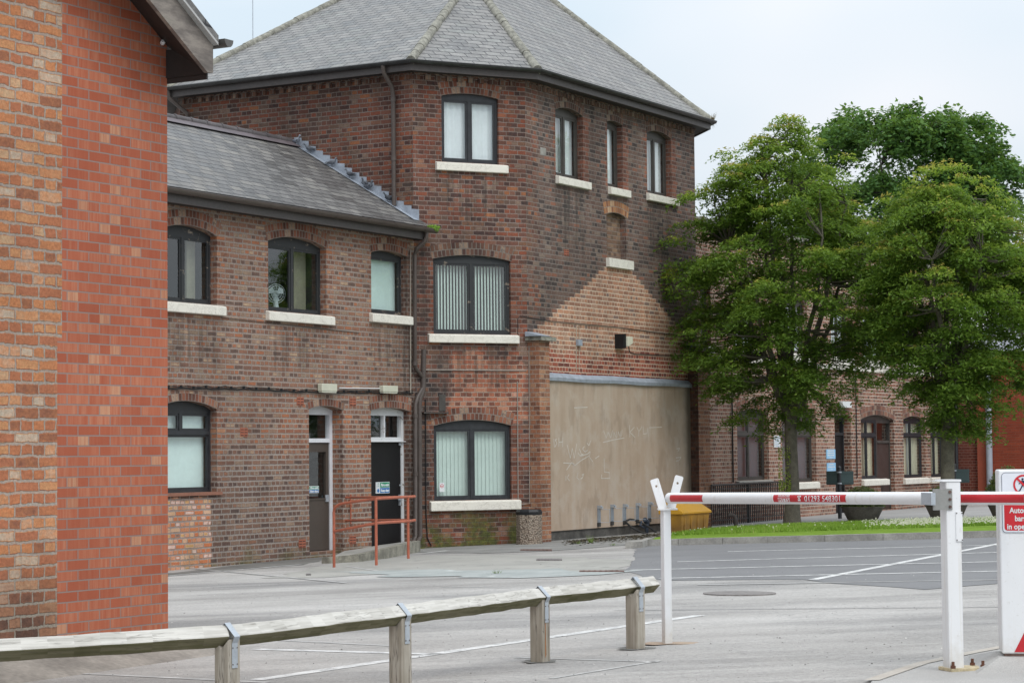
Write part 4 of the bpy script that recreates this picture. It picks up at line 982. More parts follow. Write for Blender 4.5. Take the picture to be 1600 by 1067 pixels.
door(annex, A, AO[2], .2, A.off(-.2).sz(1312, 678)[1], M['blackleaf'], M['blackpaint'], 'door', .06, 'dark recessed door behind the sign post')
for o in AO: arch(annex, A, o, mARCH, .25, ext=.02)
for i, o in enumerate(UP):
    window(annex, A, o, .11, 2, fm=M['greypaint'], fill='net', sill=True, sillh=.2, sash=.03); arch(annex, A, o, mARCHD, .24)
mb = MB(); mb.boxp(A, 0, aE, zu0-.32, zu0-.21, 0.002, .05); mb.build('string_course', M['sill'], annex)
mb = MB(); mb.boxp(A, -.02, aE+.05, zAt, zAt+.12, -.3, .06); mb.build('parapet_coping', M['cement'], annex)
mb = MB(); mb.face([A.P(0, zAt+.05, -.1), A.P(aE, zAt+.05, -.1), A.P(aE, zAt+.25, -6.5), A.P(0, zAt+.25, -6.5)])
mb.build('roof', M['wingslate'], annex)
mb = MB(); mb.face([A.P(aE, GRD, 0), A.P(aE, GRD, -6.5), A.P(aE, zAt+.2, -6.5), A.P(aE, zAt, 0)]); mb.face([A.P(aE, GRD, -6.5), A.P(0, GRD, -6.5), A.P(0, zAt+.2, -6.5), A.P(aE, zAt+.2, -6.5)]); mb.build('wall', mA, annex)
for x, r_ in ((1143, .018), (1363, .0), (1337, .014)):
    if r_: 
        mb = MB(); mb.tube([A.P(A.sz(x, 700)[0], zu0-.4, .03), A.P(A.sz(x, 700)[0], 1.0, .03)], r_, 6); mb.build('cable', M['black'], annex)
mb = MB(); mb.tube([A.P(aE-.08, zAt, .09), A.P(aE-.08, GRD, .09)], .05, 10); mb.build('downpipe', M['blackpaint'], annex, smooth=True)
mb = MB(); mb.tube([A.P(aE+.12, 4.2, .05), A.P(aE+.12, GRD, .05)], .045, 10); mb.build('downpipe', M['galv'], annex, smooth=True)

# ------------------------------------------------------------ red brick building at the right edge
_b = A.P(aE, 0, -.05)
B = Pl((_b.x, _b.y), 112)
redb = thing('warehouse_building', 'plain dark red brick building at the right edge with a grey downpipe', 'building', (B.P(2, 0).x, B.P(2, 0).y, 0))
mB = wallmat('red_brick_smooth', [(0,(.20,.042,.022)),(.5,(.25,.052,.026)),(1,(.29,.07,.036))], (.22,.10,.07), bh=.075, squash=1.0, ms=.006, dirt=.15, wob=.001)
mB2 = wallmat('red_brick_dark', [(0,(.10,.028,.020)),(.5,(.13,.036,.024)),(1,(.17,.06,.04))], (.22,.13,.10), bh=.080, dirt=.2)
zb = B.sz(1560, 566)[1]; b1 = B.sz(1528, 700)[0]
wall(redb, B, [(-.1, GRD), (b1, GRD), (b1, zb), (-.1, zb)], [], mB2)
mb = MB(); mb.boxp(B, b1, B.sz(1546, 700)[0], GRD, zb+.1, -.2, .12); mb.build('pier', plain('plain_red_render', (.27,.065,.034), .8, .12, 2), redb)
b2 = B.sz(1546, 700)[0]; bE = b2+9
wall(redb, B, [(b2, GRD), (bE, GRD), (bE, zb+.3), (b2, zb+.3)], [], mB)
mb = MB(); mb.boxp(B, -.15, bE, zb+.3, zb+.62, -5.5, .2); mb.build('fascia', plain('white_grey_fascia', (.55,.58,.64), .5, .05), redb)
mb = MB(); mb.face([B.P(bE, GRD), B.P(bE, GRD, -6), B.P(bE, zb+.3, -6), B.P(bE, zb+.3)]); mb.face([B.P(bE, GRD, -6), B.P(-.1, GRD, -6), B.P(-.1, zb+.3, -6), B.P(bE, zb+.3, -6)]); mb.build('wall', mB, redb)
q = B.off(.2).sz(1545.5, 700)[0]; mb = MB(); mb.tube([B.P(q, zb+.4, .2), B.P(q, GRD, .2)], .09, 12); mb.build('downpipe', plain('light_grey_pipe', (.34,.37,.42), .5, .08), redb, smooth=True)
# white clad gabled hall beyond
H0 = atY(1560, 700, 85); Hp = Pl((H0.x, H0.y), 100)
hall = thing('clad_hall_building', 'pale grey clad hall roof showing above the red brick building at the right edge', 'building', (Hp.P(5, 0).x, Hp.P(5, 0).y, 0))
zh0 = Hp.sz(1565, 560)[1]-2; zh1 = Hp.sz(1572, 515)[1]; zh2 = zh1 + 7*.55
mc = plain('pale_cladding', (.60,.62,.65), .5, .04); mb = MB(); mb.prism([Hp.P(0, -1.5), Hp.P(14, -1.5), Hp.P(14, zh1), Hp.P(7, zh2), Hp.P(0, zh1)], -Hp.n*9); mb.build('wall', mc, hall)
mb = MB(); mb.prism([Hp.P(-.4, zh1-.2, .2), Hp.P(7, zh2, .2), Hp.P(14.4, zh1-.2, .2), Hp.P(14.4, zh1+.15, .2), Hp.P(7, zh2+.35, .2), Hp.P(-.4, zh1+.15, .2)], -Hp.n*9.6); mb.build('roof', plain('grey_blue_bargeboard', (.33,.37,.44), .5), hall)

# ------------------------------------------------------------ near gable building at the left edge
_g = atY(262, 700, 16.95); Gp = Pl((_g.x, _g.y), HR)
gab = thing('gable_building', 'near gable end of patched old and new red brick with weathered bargeboard, left edge', 'building', (_g.x, _g.y, 0))
g1 = Gp.sz(262, 620)[0]; gE0 = Gp.sz(262, 73); gE1 = Gp.sz(203, 0)
gp = (gE1[1]-gE0[1])/(gE0[0]-gE1[0]); HWD = 4.2
zE = gE0[1]; print('gable slope', math.degrees(math.atan(gp)), 'zE', zE, 'g1', g1)
gb1 = Gp.sz(97, 260)[0]; gb2 = Gp.sz(89.5, 700)[0]; zst = Gp.sz(90, 528)[1]
def newbrick():
    n = N('new_wirecut_brick'); tint, fac = brick(n, .237, .075, .0052, smooth=.05, wob=.0014, squash=1.0, ux=1.0)
    u, v = sepuv(n)
    def wn(a, b):
        w_ = n.new('ShaderNodeTexWhiteNoise'); w_.noise_dimensions = '2D'; cb = n.new('ShaderNodeCombineXYZ'); n.set(cb.inputs[0], a); n.set(cb.inputs[1], b); n.set(w_.inputs['Vector'], cb.outputs[0]); return w_.outputs['Value']
    row = n.math('FLOOR', n.math('DIVIDE', v, .075)); hb = n.math('FLOOR', n.math('DIVIDE', u, .1185))
    cell = wn(hb, row); cb = n.new('ShaderNodeCombineXYZ'); n.set(cb.inputs[0], n.math('ADD', n.math('MULTIPLY', u, 34), n.math('MULTIPLY', wn(row, .5), 91))); n.set(cb.inputs[1], n.math('MULTIPLY', v, 1.2))
    sv = n.noise(1.0, 4, .75, cb.outputs[0])
    f = n.math('MULTIPLY', n.mr(sv, .42, .62), n.mr(n.math('MULTIPLY', n.math('ADD', tint, cell), .5), .2, .8, .1, 1.0), True)
    base = n.ramp(tint, [(0, (.33,.085,.044)), (.5, (.365,.100,.052)), (1, (.395,.118,.062))])
    c = n.mix(n.math('MULTIPLY', f, .52), base, (.50,.25,.155))
    t3_ = n.math('MULTIPLY', n.math('GREATER_THAN', cell, .955), n.mr(sv, .35, .6, .4, 1))
    c = n.mix(n.math('MULTIPLY', t3_, .55), c, (.52,.33,.20))
    c = n.mix(fac, c, (.26,.195,.172))
    g = n.mr(n.noise(.7, 4, .6), .3, .7, .88, 1.10); v = n.new('ShaderNodeVectorMath'); v.operation = 'SCALE'; n.set(v.inputs[0], c); n.set(v.inputs['Scale'], g)
    n.bump(n.math('SUBTRACT', n.math('MULTIPLY', n.noise(90, 2, .6), .25), fac), .6, .006); return n.fin(v.outputs[0], .85, .25)
OB = [(0, (.20,.085,.055)), (.10, (.33,.125,.065)), (.3, (.42,.165,.072)), (.5, (.46,.195,.085)), (.66, (.36,.14,.075)), (.78, (.46,.24,.115)), (.88, (.44,.31,.19)), (.95, (.42,.37,.29))]
mO = wallmat('old_gable_brick', OB, (.30,.265,.23), bw=.243, bh=.0865, ms=.0115, dirt=.25, tone=1.1, wob=.014, rag=1.3, bumpd=.018, regions=[
    (lambda n: rectmask(n, -99, 99, -1, Gp.sz(45, 850)[1], .5, .3), [(0,(.06,.045,.04)),(.3,(.15,.08,.06)),(.6,(.24,.12,.08)),(.85,(.34,.17,.10)),(1,(.4,.26,.12))], (.30,.27,.22), .85)])
mN = newbrick()
def gz_top(s): return zE + (g1-s)*gp
mb = MB(); poly = [(gb2, GRD), (g1, GRD), (g1, zE), (gb1, gz_top(gb1)), (gb1, zst), (gb2, zst)]
mb.sheet([poly], lambda u, z: Gp.P(u, z), Gp.n)
bk = 9.0
mb.face([Gp.P(g1, GRD), Gp.P(g1, GRD, -bk), Gp.P(g1, zE, -bk), Gp.P(g1, zE)])
mb.build('wall', mN, gab).__setitem__('label', 'newer smooth orange red brickwork')
mb = MB(); gA, gB = Gp.P(g1+.05, 0), Gp.P(g1-9, 0); zA_, zB_ = gz(gA.x, gA.y), gz(gB.x, gB.y)
fil = []
for p_, z_ in ((gA, zA_), (gB, zB_)): fil.append([Vector((p_.x, p_.y, z_-.05)), Vector((p_.x, p_.y, z_+.17)), Vector((p_.x, p_.y, 0))+Gp.n*.10+Vector((0, 0, z_+.15)), Vector((p_.x, p_.y, 0))+Gp.n*.62+Vector((0, 0, z_-.01))])
for k in range(4): mb.face([fil[0][k], fil[0][(k+1) % 4], fil[1][(k+1) % 4], fil[1][k]][::-1])
mb.face(fil[0]); mb.face(fil[1][::-1]); _fil = mb.build('wall_fillet', plain('dusty_concrete_fillet', (.26,.235,.205), .95, .25, 3, bump=.4), None); _fil['kind'] = 'structure'
mb = MB(); sl_ = g1-2*HWD; zap = zE+HWD*gp
poly = [(sl_, GRD), (gb2, GRD), (gb2, zst), (gb1, zst), (gb1, gz_top(gb1)), (g1-HWD, zap), (sl_, zE)]
mb.sheet([poly], lambda u, z: Gp.P(u, z), Gp.n)
mb.face([Gp.P(sl_, GRD, -bk), Gp.P(sl_, GRD), Gp.P(sl_, zE), Gp.P(sl_, zE, -bk)])
mb.face([Gp.P(g1, GRD, -bk), Gp.P(sl_, GRD, -bk), Gp.P(sl_, zE, -bk), Gp.P(g1-HWD, zap, -bk), Gp.P(g1, zE, -bk)])
mb.build('wall', mO, gab).__setitem__('label', 'older worn mixed orange and buff brickwork')
# roof slabs with verge and eaves overhang
VO = .42; V = Gp.off(VO); vE = V.sz(333, 72); EO = vE[0]-g1
zl = lambda s, off: zE + (g1-s)*gp + off
off0 = vE[1]-zl(vE[0], 0)
print('overhang', EO, 'board top offset', off0)
def woodboard():
    n = N('weathered_bargeboard'); u, v = sepuv(n)
    g = n.noise(1, 5, .7, n.vscale(n.pos(), (2.5, 2.5, 9)))
    c = n.ramp(g, [(.25, (.10,.09,.082)), (.45, (.17,.15,.135)), (.6, (.27,.24,.21)), (.75, (.17,.17,.14))]); n.bump(g, .5, .006); return n.fin(c, .85, .2)
wb = woodboard()
bt = off0; bb = off0-.26
mb = MB()
sE = vE[0]; cut = .07
mb.prism([V.P(sE, zl(sE, bt)), V.P(g1-HWD, zl(g1-HWD, bt)), V.P(g1-HWD, zl(g1-HWD, bb)), V.P(sE-cut, zl(sE-cut, bb)), V.P(sE, zl(sE, bb)+.05)], -V.n*.035)
mb.prism([V.P(2*(g1-HWD)-sE, zl(sE, bt)), V.P(g1-HWD, zl(g1-HWD, bt)), V.P(g1-HWD, zl(g1-HWD, bb)), V.P(2*(g1-HWD)-sE, zl(sE, bb))], -V.n*.035)
mb.build('bargeboard', wb, gab)
mb = MB(); mb.prism([V.P(sE, zl(sE, bt+.02), .05), V.P(g1-HWD, zl(g1-HWD, bt+.02), .05), V.P(g1-HWD, zl(g1-HWD, bt+.0), .05), V.P(sE, zl(sE, bt), .05)], -V.n*.12); mb.build('verge_trim', plain('pale_verge_mortar', (.42,.42,.41), .8, .1), gab)
mb = MB()
for sgn in (1, -1):
    f = (lambda s: s) if sgn == 1 else (lambda s: 2*(g1-HWD)-s)
    mb.prism([V.P(f(sE+.03), zl(sE+.03, bt+.02), .03), V.P(f(g1-HWD), zl(g1-HWD, bt+.02), .03), V.P(f(g1-HWD), zl(g1-HWD, bt+.10), .03), V.P(f(sE+.03), zl(sE+.03, bt+.10), .03)], -V.n*(bk+VO+.03))
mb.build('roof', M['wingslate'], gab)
mb = MB()
mb.face([V.P(sE-.03, zl(sE-.03, bb)+.03, -.036), V.P(g1-HWD, zl(g1-HWD, bb)+.03, -.036), Gp.P(g1-HWD, zl(g1-HWD, 0), .001), Gp.P(sE-.03, zl(sE-.03, 0), .001)])
mb.boxp(Gp, g1+.001, sE-.02, zl(sE, bb)+.0, zl(sE, bb)+.04, -bk, VO-.036)
mb.boxp(Gp, sE-.05, sE-.02, zl(sE, bb)+.041, zl(sE, bt)-.0, -bk, VO-.036)
mb.build('soffit', M['soffit'], gab)
# gutter with its outlet showing past the bargeboard
mb = MB(); gu, gzv = V.sz(345, 70); pr = [(gu+.0+math.cos(math.pi+math.pi*k/8)*.055, gzv+.03+math.sin(math.pi+math.pi*k/8)*.06) for k in range(9)]
for (a0, b0), (a1, b1_) in zip(pr[:-1], pr[1:]): mb.face([V.P(a0, b0, .08), V.P(a1, b1_, .08), V.P(a1, b1_, -bk), V.P(a0, b0, -bk)])
mb.face([V.P(a, b, .08) for a, b in pr]); mb.build('gutter', plain('grey_gutter', (.10,.10,.095), .5), gab, smooth=True)
mb = MB(); u_, z_ = Gp.off(.03).sz(254, 67); mb.lathe(Gp.P(u_, z_, .03), [(.01, -.02), (.022, 0), (.01, .02)], 8); mb.build('hook', M['white'], gab)
# ------------------------------------------------------------ ground
def asph():
    n = N('worn_asphalt'); p = n.pos()
    big = n.noise(.16, 5, .6, p); st = n.noise(.5, 5, .65, n.vscale(p, (.35, 1.4, 1))); ag = n.noise(70, 3, .8, p); ag2 = n.noise(190, 2, .7, p)
    c = n.ramp(n.math('ADD', n.math('MULTIPLY', big, .5), n.math('MULTIPLY', st, .5)), [(.38, (.245,.233,.220)), (.46, (.325,.312,.294)), (.53, (.385,.370,.350)), (.62, (.455,.440,.418))])
    g = n.math('MULTIPLY', n.mr(n.noise(30, 5, .85, p), .3, .7, .72, 1.28), n.mr(ag2, .3, .7, .72, 1.28))
    # oil and damp patches
    oil = n.ramp(n.noise(.33, 4, .6, n.vscale(p, (.6, 1, 1))), [(0, 0), (.52, 0), (.62, 1), (1, 1)]); c = n.mix(n.math('MULTIPLY', oil, .5), c, (.19, .188, .186))
    crack = n.ramp(n.noise(.5, 6, .75, p, 1.0), [(0, 0), (.492, 0), (.5, 1), (.508, 0), (1, 0)]); c = n.mix(n.math('MULTIPLY', crack, .35), c, (.12, .12, .12))
    sm = n.noise(1.1, 6, .75, n.vscale(p, (.22, 1.6, 1))); c = n.mix(n.math('MULTIPLY', n.ramp(sm, [(0,0),(.52,0),(.6,1),(1,1)]), .35), c, (.50,.485,.46))
    v = n.new('ShaderNodeVectorMath'); v.operation = 'SCALE'; n.set(v.inputs[0], c); n.set(v.inputs['Scale'], g)
    n.bump(n.math('ADD', ag, ag2), .35, .008); return n.fin(v.outputs[0], .85, .3)
def simple_ground(name, c0, c1, sc=.6, ag=60, agv=.12, spots=None):
    n = N(name); p = n.pos(); f = n.noise(sc, 5, .65, p); a = n.noise(ag, 3, .8, p)
    c = n.ramp(f, [(.35, c0), (.65, c1)])
    if spots: c = n.mix(n.ramp(n.noise(3, 4, .6, p), [(0, 0), (.6, 0), (.7, 1), (1, 1)]), c, spots)
    v = n.new('ShaderNodeVectorMath'); v.operation = 'SCALE'; n.set(v.inputs[0], c); n.set(v.inputs['Scale'], n.mr(a, .3, .7, 1-agv, 1+agv))
    n.bump(a, .3, .008); return n.fin(v.outputs[0], .88, .3)
M['asphalt'] = asph()
def st(o, kind='structure'): o['kind'] = kind; return o
S_ = 260
mb = MB(); nx = 26
for i in range(nx):
    for j in range(nx):
        x0, x1 = -S_+2*S_*i/nx, -S_+2*S_*(i+1)/nx; y0, y1 = -60+(S_+200)*j/nx, -60+(S_+200)*(j+1)/nx
        mb.face([Vector((x, y, gz(x, y))) for x, y in ((x0, y0), (x1, y0), (x1, y1), (x0, y1))])
st(mb.build('ground', M['asphalt'], None))
def gsheet(name, pix, dz, mat, jit=0.0):
    pts_ = [G(x, y, dz) for x, y in pix]; mb = MB()
    if jit:
        q_ = []
        for a_, b_ in zip(pts_, pts_[1:]+pts_[:1]):
            k_ = max(1, int((b_-a_).length/.5))
            if (b_-a_).length > 60: k_ = 1
            for i in range(k_): q_.append(a_.lerp(b_, i/k_)+Vector((random.gauss(0, jit), random.gauss(0, jit), 0)))
        pts_ = q_
    mb.sheet([[(p.x, p.y) for p in pts_]], lambda x, y: Vector((x, y, gz(x, y)+dz)), Vector((0, 0, 1)))
    return st(mb.build(name, mat, None))
M['tarmac'] = simple_ground('newer_dark_tarmac', (.17,.17,.173), (.205,.205,.207), .5, 60, .16)
gsheet('tarmac_bay', [(993,851),(990,862),(993,872),(982,884),(986,893),(1010,903),(1040,906),(1250,905),(1300,911),(1450,920),(1640,905),(2300,880),(2300,820),(1560,832),(1200,842),(1010,850)], .004, M['tarmac'], .03)
M['concpatch'] = simple_ground('concrete_apron', (.30,.295,.27), (.37,.36,.33), .8, 60, .1, (.22,.22,.2))
gsheet('concrete_apron', [(655,868),(800,866),(984,874),(980,889),(900,893),(700,893),(560,898),(500,902),(420,902),(520,880)], .004, M['concpatch'], .06)
M['mintpatch'] = simple_ground('faded_green_patch', (.27,.295,.285), (.38,.40,.385), 1.6, 60, .1, (.5, .52, .5))
gsheet('faded_surface_patch', [(500,893),(640,889),(760,891),(870,889),(975,893),(940,898),(830,903),(640,900),(540,897)], .0065, M['mintpatch'], .22)
M['darkstrip'] = simple_ground('dark_asphalt', (.13,.128,.12), (.20,.195,.18), 1.2, 50, .12)
gsheet('wall_foot_strip', [(200,897),(262,895),(400,879),(480,868),(500,866),(520,872),(470,882),(380,888),(262,900),(180,905)], .004, M['darkstrip'], .05)
gsheet('tower_foot_strip', [(655,862),(660,850),(820,846),(862,842),(1040,831),(1060,836),(990,850),(860,860),(760,864)], .006, simple_ground('worn_path', (.20,.20,.19), (.29,.285,.27), 1.2, 50, .14, (.14,.13,.11)), .05)
M['damp'] = simple_ground('damp_worn_patch', (.27,.262,.252), (.36,.35,.335), 1.5, 40, .2)
# painted lines
def linemat():
    n = N('worn_white_line'); p = n.pos(); f = n.ramp(n.noise(9, 5, .8, p), [(0, 0), (.36, 0), (.56, 1), (1, 1)]); c = n.mix(f, (.33, .33, .325), (.68, .68, .66))
    return n.fin(c, .8, .3)
M['line'] = linemat(); M['linefaint'] = plain('faint_white_line', (.42,.415,.40), .85, .25, 6)
def gline(a, b, w0=.08, mat=None, dz=.003, name='painted_line'):
    A_, B_ = G(*a), G(*b); d = (B_-A_); d.z = 0; L_ = d.length; d.normalize(); n_ = Vector((-d.y, d.x, 0))*w0/2; mb = MB(); k = max(1, int(L_/2))
    for i in range(k):
        p, q = A_+d*L_*i/k, A_+d*L_*(i+1)/k
        c = [p-n_, q-n_, q+n_, p+n_]; c = [Vector((v.x, v.y, gz(v.x, v.y)+dz)) for v in c]
        if (c[1]-c[0]).cross(c[2]-c[0]).z < 0: c.reverse()
        mb.face(c)
    return st(mb.build(name, mat or M['line'], None))
for a, b, w_, m in (((1137,862),(1640,850),.125,'line'), ((1058,878),(1640,861),.125,'line'), ((985,891),(1640,876),.125,'line'), ((1030,904),(1640,891),.125,'line'), ((1090,914),(1640,905),.08,'linefaint'),
        ((1270,906),(1570,848),.13,'line'), ((262,900),(470,882),.09,'line'), ((660,865),(700,860),.09,'line'),
        ((400,1014),(690,1022),.11,'line'), ((400,1062),(1095,961),.135,'line'), ((640,1010),(430,1000),.06,'linefaint'), ((130,1052),(420,1066),.07,'linefaint'), ((540,885),(590,892),.06,'linefaint'),
        ((805,1027),(1030,1034),.05,'linefaint'), ((860,1060),(1030,1032),.05,'linefaint'), ((830,905),(870,905),.05,'linefaint'), ((690,917),(800,918),.05,'linefaint'), ((300,888),(540,911),.05,'linefaint')):
    gline(a, b, w_, M[m], .0075 if a[1] < 916 else .003)
# tar seam and ironwork
for a, b in (((1040,953),(1620,948)), ((960,954),(1040,953)), ((620,961),(500,966))): gline(a, b, .03, M['tarmac'], .005, 'tar_seam')
M['iron'] = plain('rusty_cast_iron', (.14,.085,.07), .8, .4, 14, bump=.8); M['irong'] = plain('grey_cast_iron', (.17,.155,.15), .75, .3, 14, bump=.8)
M['coverg'] = plain('worn_cover', (.21,.195,.185), .85, .3, 14, bump=.8)
def cover(x0, x1, y0, y1, mat, label, nm='drain_cover', rnd_=False):
    a, b = G(x0, (y0+y1)/2), G(x1, (y0+y1)/2); c, d = G((x0+x1)/2, y0), G((x0+x1)/2, y1)
    cx, cy = (a+b)/2, (c+d)/2; ex = (b-a)/2; ey = (d-c)/2; ctr = G((x0+x1)/2, (y0+y1)/2)
    mb = MB(); P_ = [ctr + ex*sx + ey*sy for sx, sy in ((-1,1),(1,1),(1,-1),(-1,-1))] if not rnd_ else [ctr + ex*math.cos(6.283*k/28) + ey*math.sin(6.283*k/28) for k in range(28)]
    P_ = [Vector((p.x, p.y, gz(p.x, p.y)+.012)) for p in P_]; mb.prism(P_, Vector((0, 0, -.02)))
    for k in range(0 if rnd_ else 7):
        t0, t1_ = -.85+k*.25, -.85+k*.25+.1; q = [ctr+ex*sx+ey*sy for sx, sy in ((t0,.85),(t1_,.85),(t1_,-.85),(t0,-.85))]; q = [Vector((p.x, p.y, gz(p.x, p.y)+.016)) for p in q]; mb.prism(q, Vector((0, 0, -.003)))
    return tag(mb.build(nm, mat), label, 'drain cover')
cover(1098,1212,924.5,930.8, M['coverg'], 'wide round dark iron cover set in the pale asphalt right of the barrier fork post', rnd_=True)
cover(905,975,892,894, M['iron'], 'thin rusty iron cover at the edge of the dark tarmac'); cover(813,862,858.6,860.6, M['iron'], 'rusty iron cover near the litter bin'); cover(838,878,873.5,876, M['irong'], 'grey iron cover in the concrete apron')
cover(478,486,897,899, M['irong'], 'small dark iron cover near the handrail ramp')
# kerbed lawn island
K = [(990,846),(1004,843),(1060,841.5),(1200,838),(1380,833.5),(1560,828.5),(1800,821),(2300,808)]
back = [(2300,780),(1800,801),(1560,811),(1400,814),(1300,817),(1240,819),(1150,823.5),(1110,826.5),(1050,834),(1010,840)]
kerbpts = [G(x, y, .11) for x, y in K]; bp_ = [G(x, y, .11) for x, y in back]
mk = plain('kerb_stone', (.30,.29,.265), .9, .25, 4, bump=.4)
mb = MB(); wK = .14
def kerb(mb, line, z=.11, wd=.14, side=1):
    L_ = 0
    for a, b in zip(line[:-1], line[1:]):
        d = b-a; d.z = 0; ln_ = d.length; d.normalize(); n_ = Vector((-d.y, d.x, 0))*side; k = max(1, round(ln_/.92))
        for i in range(k):
            p, q = a+(b-a)*(i/k), a+(b-a)*((i+1)/k)-d*.008
            c = [[[None]*2 for _ in range(2)] for _ in range(2)]
            for u, P_ in enumerate((p, q)):
                for dd, o_ in enumerate((Vector((0,0,0)), n_*wd)):
                    v = P_+o_; g_ = gz(v.x, v.y); c[u][0][dd] = Vector((v.x, v.y, g_-.1)); c[u][1][dd] = Vector((v.x, v.y, g_+z+random.uniform(-.003, .003)))
            mb.hexa([[[c[u][v][1-dd] for dd in (0, 1)] for v in (0, 1)] for u in (0, 1)])
kerb(mb, [bp_[-1]]+kerbpts, side=1); st(mb.build('kerb', mk, None))
def lawnm():
    n = N('lawn_soil'); p = n.pos(); c = n.ramp(n.noise(2, 5, .7, p), [(.3, (.12,.20,.025)), (.6, (.19,.30,.04)), (.8, (.2,.25,.05))]); n.bump(n.noise(30, 4, .8, p), .8, .03); return n.fin(c, .95, .1)
ctr_ = [Vector((p.x, p.y, 0)) for p in kerbpts[1:]+bp_]
mb = MB(); mb.sheet([[(p.x, p.y) for p in kerbpts+bp_]], lambda x, y: Vector((x, y, gz(x, y)+.095)), Vector((0, 0, 1))); st(mb.build('lawn', lawnm(), None))
from mathutils.geometry import intersect_point_tri_2d
poly2 = [(p.x, p.y) for p in kerbpts+bp_]
def inside(x, y, poly):
    c = False; j = len(poly)-1
    for i in range(len(poly)):
        xi, yi = poly[i]; xj, yj = poly[j]
        if (yi > y) != (yj > y) and x < (xj-xi)*(y-yi)/(yj-yi)+xi: c = not c
        j = i
    return c
def rawmesh(name, V_, nper, mat, parent=None, tint=None, label=None):
    V_ = np.asarray(V_, dtype=np.float32).reshape(-1, 3); nf = len(V_)//nper; me = bpy.data.meshes.new(name)
    me.vertices.add(len(V_)); me.vertices.foreach_set('co', V_.ravel()); me.loops.add(len(V_)); me.loops.foreach_set('vertex_index', np.arange(len(V_), dtype=np.int32))
    me.polygons.add(nf); me.polygons.foreach_set('loop_start', np.arange(0, len(V_), nper, dtype=np.int32)); me.polygons.foreach_set('loop_total', np.full(nf, nper, dtype=np.int32))
    me.materials.append(mat); me.update(calc_edges=True)
    if tint is not None:
        at = me.attributes.new('tint', 'FLOAT', 'FACE'); at.data.foreach_set('value', np.asarray(tint, dtype=np.float32))
    o = bpy.data.objects.new(name, me); COL.objects.link(o)
    if parent is not None: o.parent = parent
    return o
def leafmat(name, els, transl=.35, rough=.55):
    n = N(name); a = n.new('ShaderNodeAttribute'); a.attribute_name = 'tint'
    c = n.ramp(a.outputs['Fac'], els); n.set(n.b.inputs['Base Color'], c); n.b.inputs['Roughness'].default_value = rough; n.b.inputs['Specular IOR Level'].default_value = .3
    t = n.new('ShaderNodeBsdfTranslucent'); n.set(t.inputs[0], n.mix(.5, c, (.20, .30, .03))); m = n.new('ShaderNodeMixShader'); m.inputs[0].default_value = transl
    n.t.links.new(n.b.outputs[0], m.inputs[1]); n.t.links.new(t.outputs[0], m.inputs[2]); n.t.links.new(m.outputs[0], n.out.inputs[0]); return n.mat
# grass blades and clover flowers (only along the part in view)
xs = [p[0] for p in poly2]; V_ = []; tn = []; F_ = []; 
cnt = 0; vis = [(G(x, y).x, G(x, y).y) for x, y in ((1000,846),(1640,827),(1640,806),(1240,817),(1110,825),(1010,841))]
x0, x1 = min(p[0] for p in vis), max(p[0] for p in vis); y0, y1 = min(p[1] for p in vis), max(p[1] for p in vis)
while cnt < 42000:
    x, y = random.uniform(x0, x1), random.uniform(y0, y1)
    if not (inside(x, y, vis) and inside(x, y, poly2)): continue
    cnt += 1; a = random.uniform(0, 6.28); h = random.uniform(.035, .085); z = gz(x, y)+.09; w_ = random.uniform(.005, .011); lx, ly = random.gauss(0, .025), random.gauss(0, .025)
    V_ += [(x-math.cos(a)*w_, y-math.sin(a)*w_, z), (x+math.cos(a)*w_, y+math.sin(a)*w_, z), (x+lx, y+ly, z+h)]; tn.append(max(0, min(1, random.gauss(.42+.26*math.sin(x*1.7+y*.9)*math.sin(x*.6-y*1.9+1.1), .22))))
g_ = rawmesh('grass', V_, 3, leafmat('grass_blade', [(0, (.15,.26,.03)), (.5, (.24,.40,.045)), (.85, (.31,.45,.07)), (1, (.36,.38,.12))], .3), None, tn)
tag(g_, 'short green grass of the kerbed lawn strip', 'grass', kind='stuff')
V_ = []; tn = []; cnt = 0
while cnt < 1900:
    x, y = random.uniform(x0, x1), random.uniform(y0, y1)
    if not (inside(x, y, vis) and inside(x, y, poly2)): continue
    v = Vector((x, y, 0)); px = 800+FPX*x/y
    dens = max(.02, min(1, (px-1335)/90)) * (.35+.65*(math.sin(x*2.1+y*1.3)*math.sin(x*.9-y*2.7) > -.25))
    if random.random() > dens: continue
    cnt += 1; z = gz(x, y)+.09+random.uniform(.05, .09); r_ = random.uniform(.010, .019)
    for k in range(4):
        a = 1.5708*k
        V_ += [(x+math.cos(a)*r_, y+math.sin(a)*r_, z), (x+math.cos(a+1.57)*r_, y+math.sin(a+1.57)*r_, z), (x, y, z+r_*1.3)]; tn.append(random.random())
g_ = rawmesh('clover_flowers', V_, 3, leafmat('clover_white', [(0, (.42,.44,.30)), (1, (.66,.66,.52))], .2), None, tn); tag(g_, 'white clover flowers scattered through the lawn', 'clover', kind='stuff')
# paving behind the lawn
gsheet('pavement', [(1112,824),(1240,817.5),(1400,812.5),(1560,809),(2300,776),(2300,740),(1560,791),(1400,796),(1240,805),(1112,817)], .03, simple_ground('paving', (.29,.285,.275), (.36,.355,.345), .7, 40, .1))
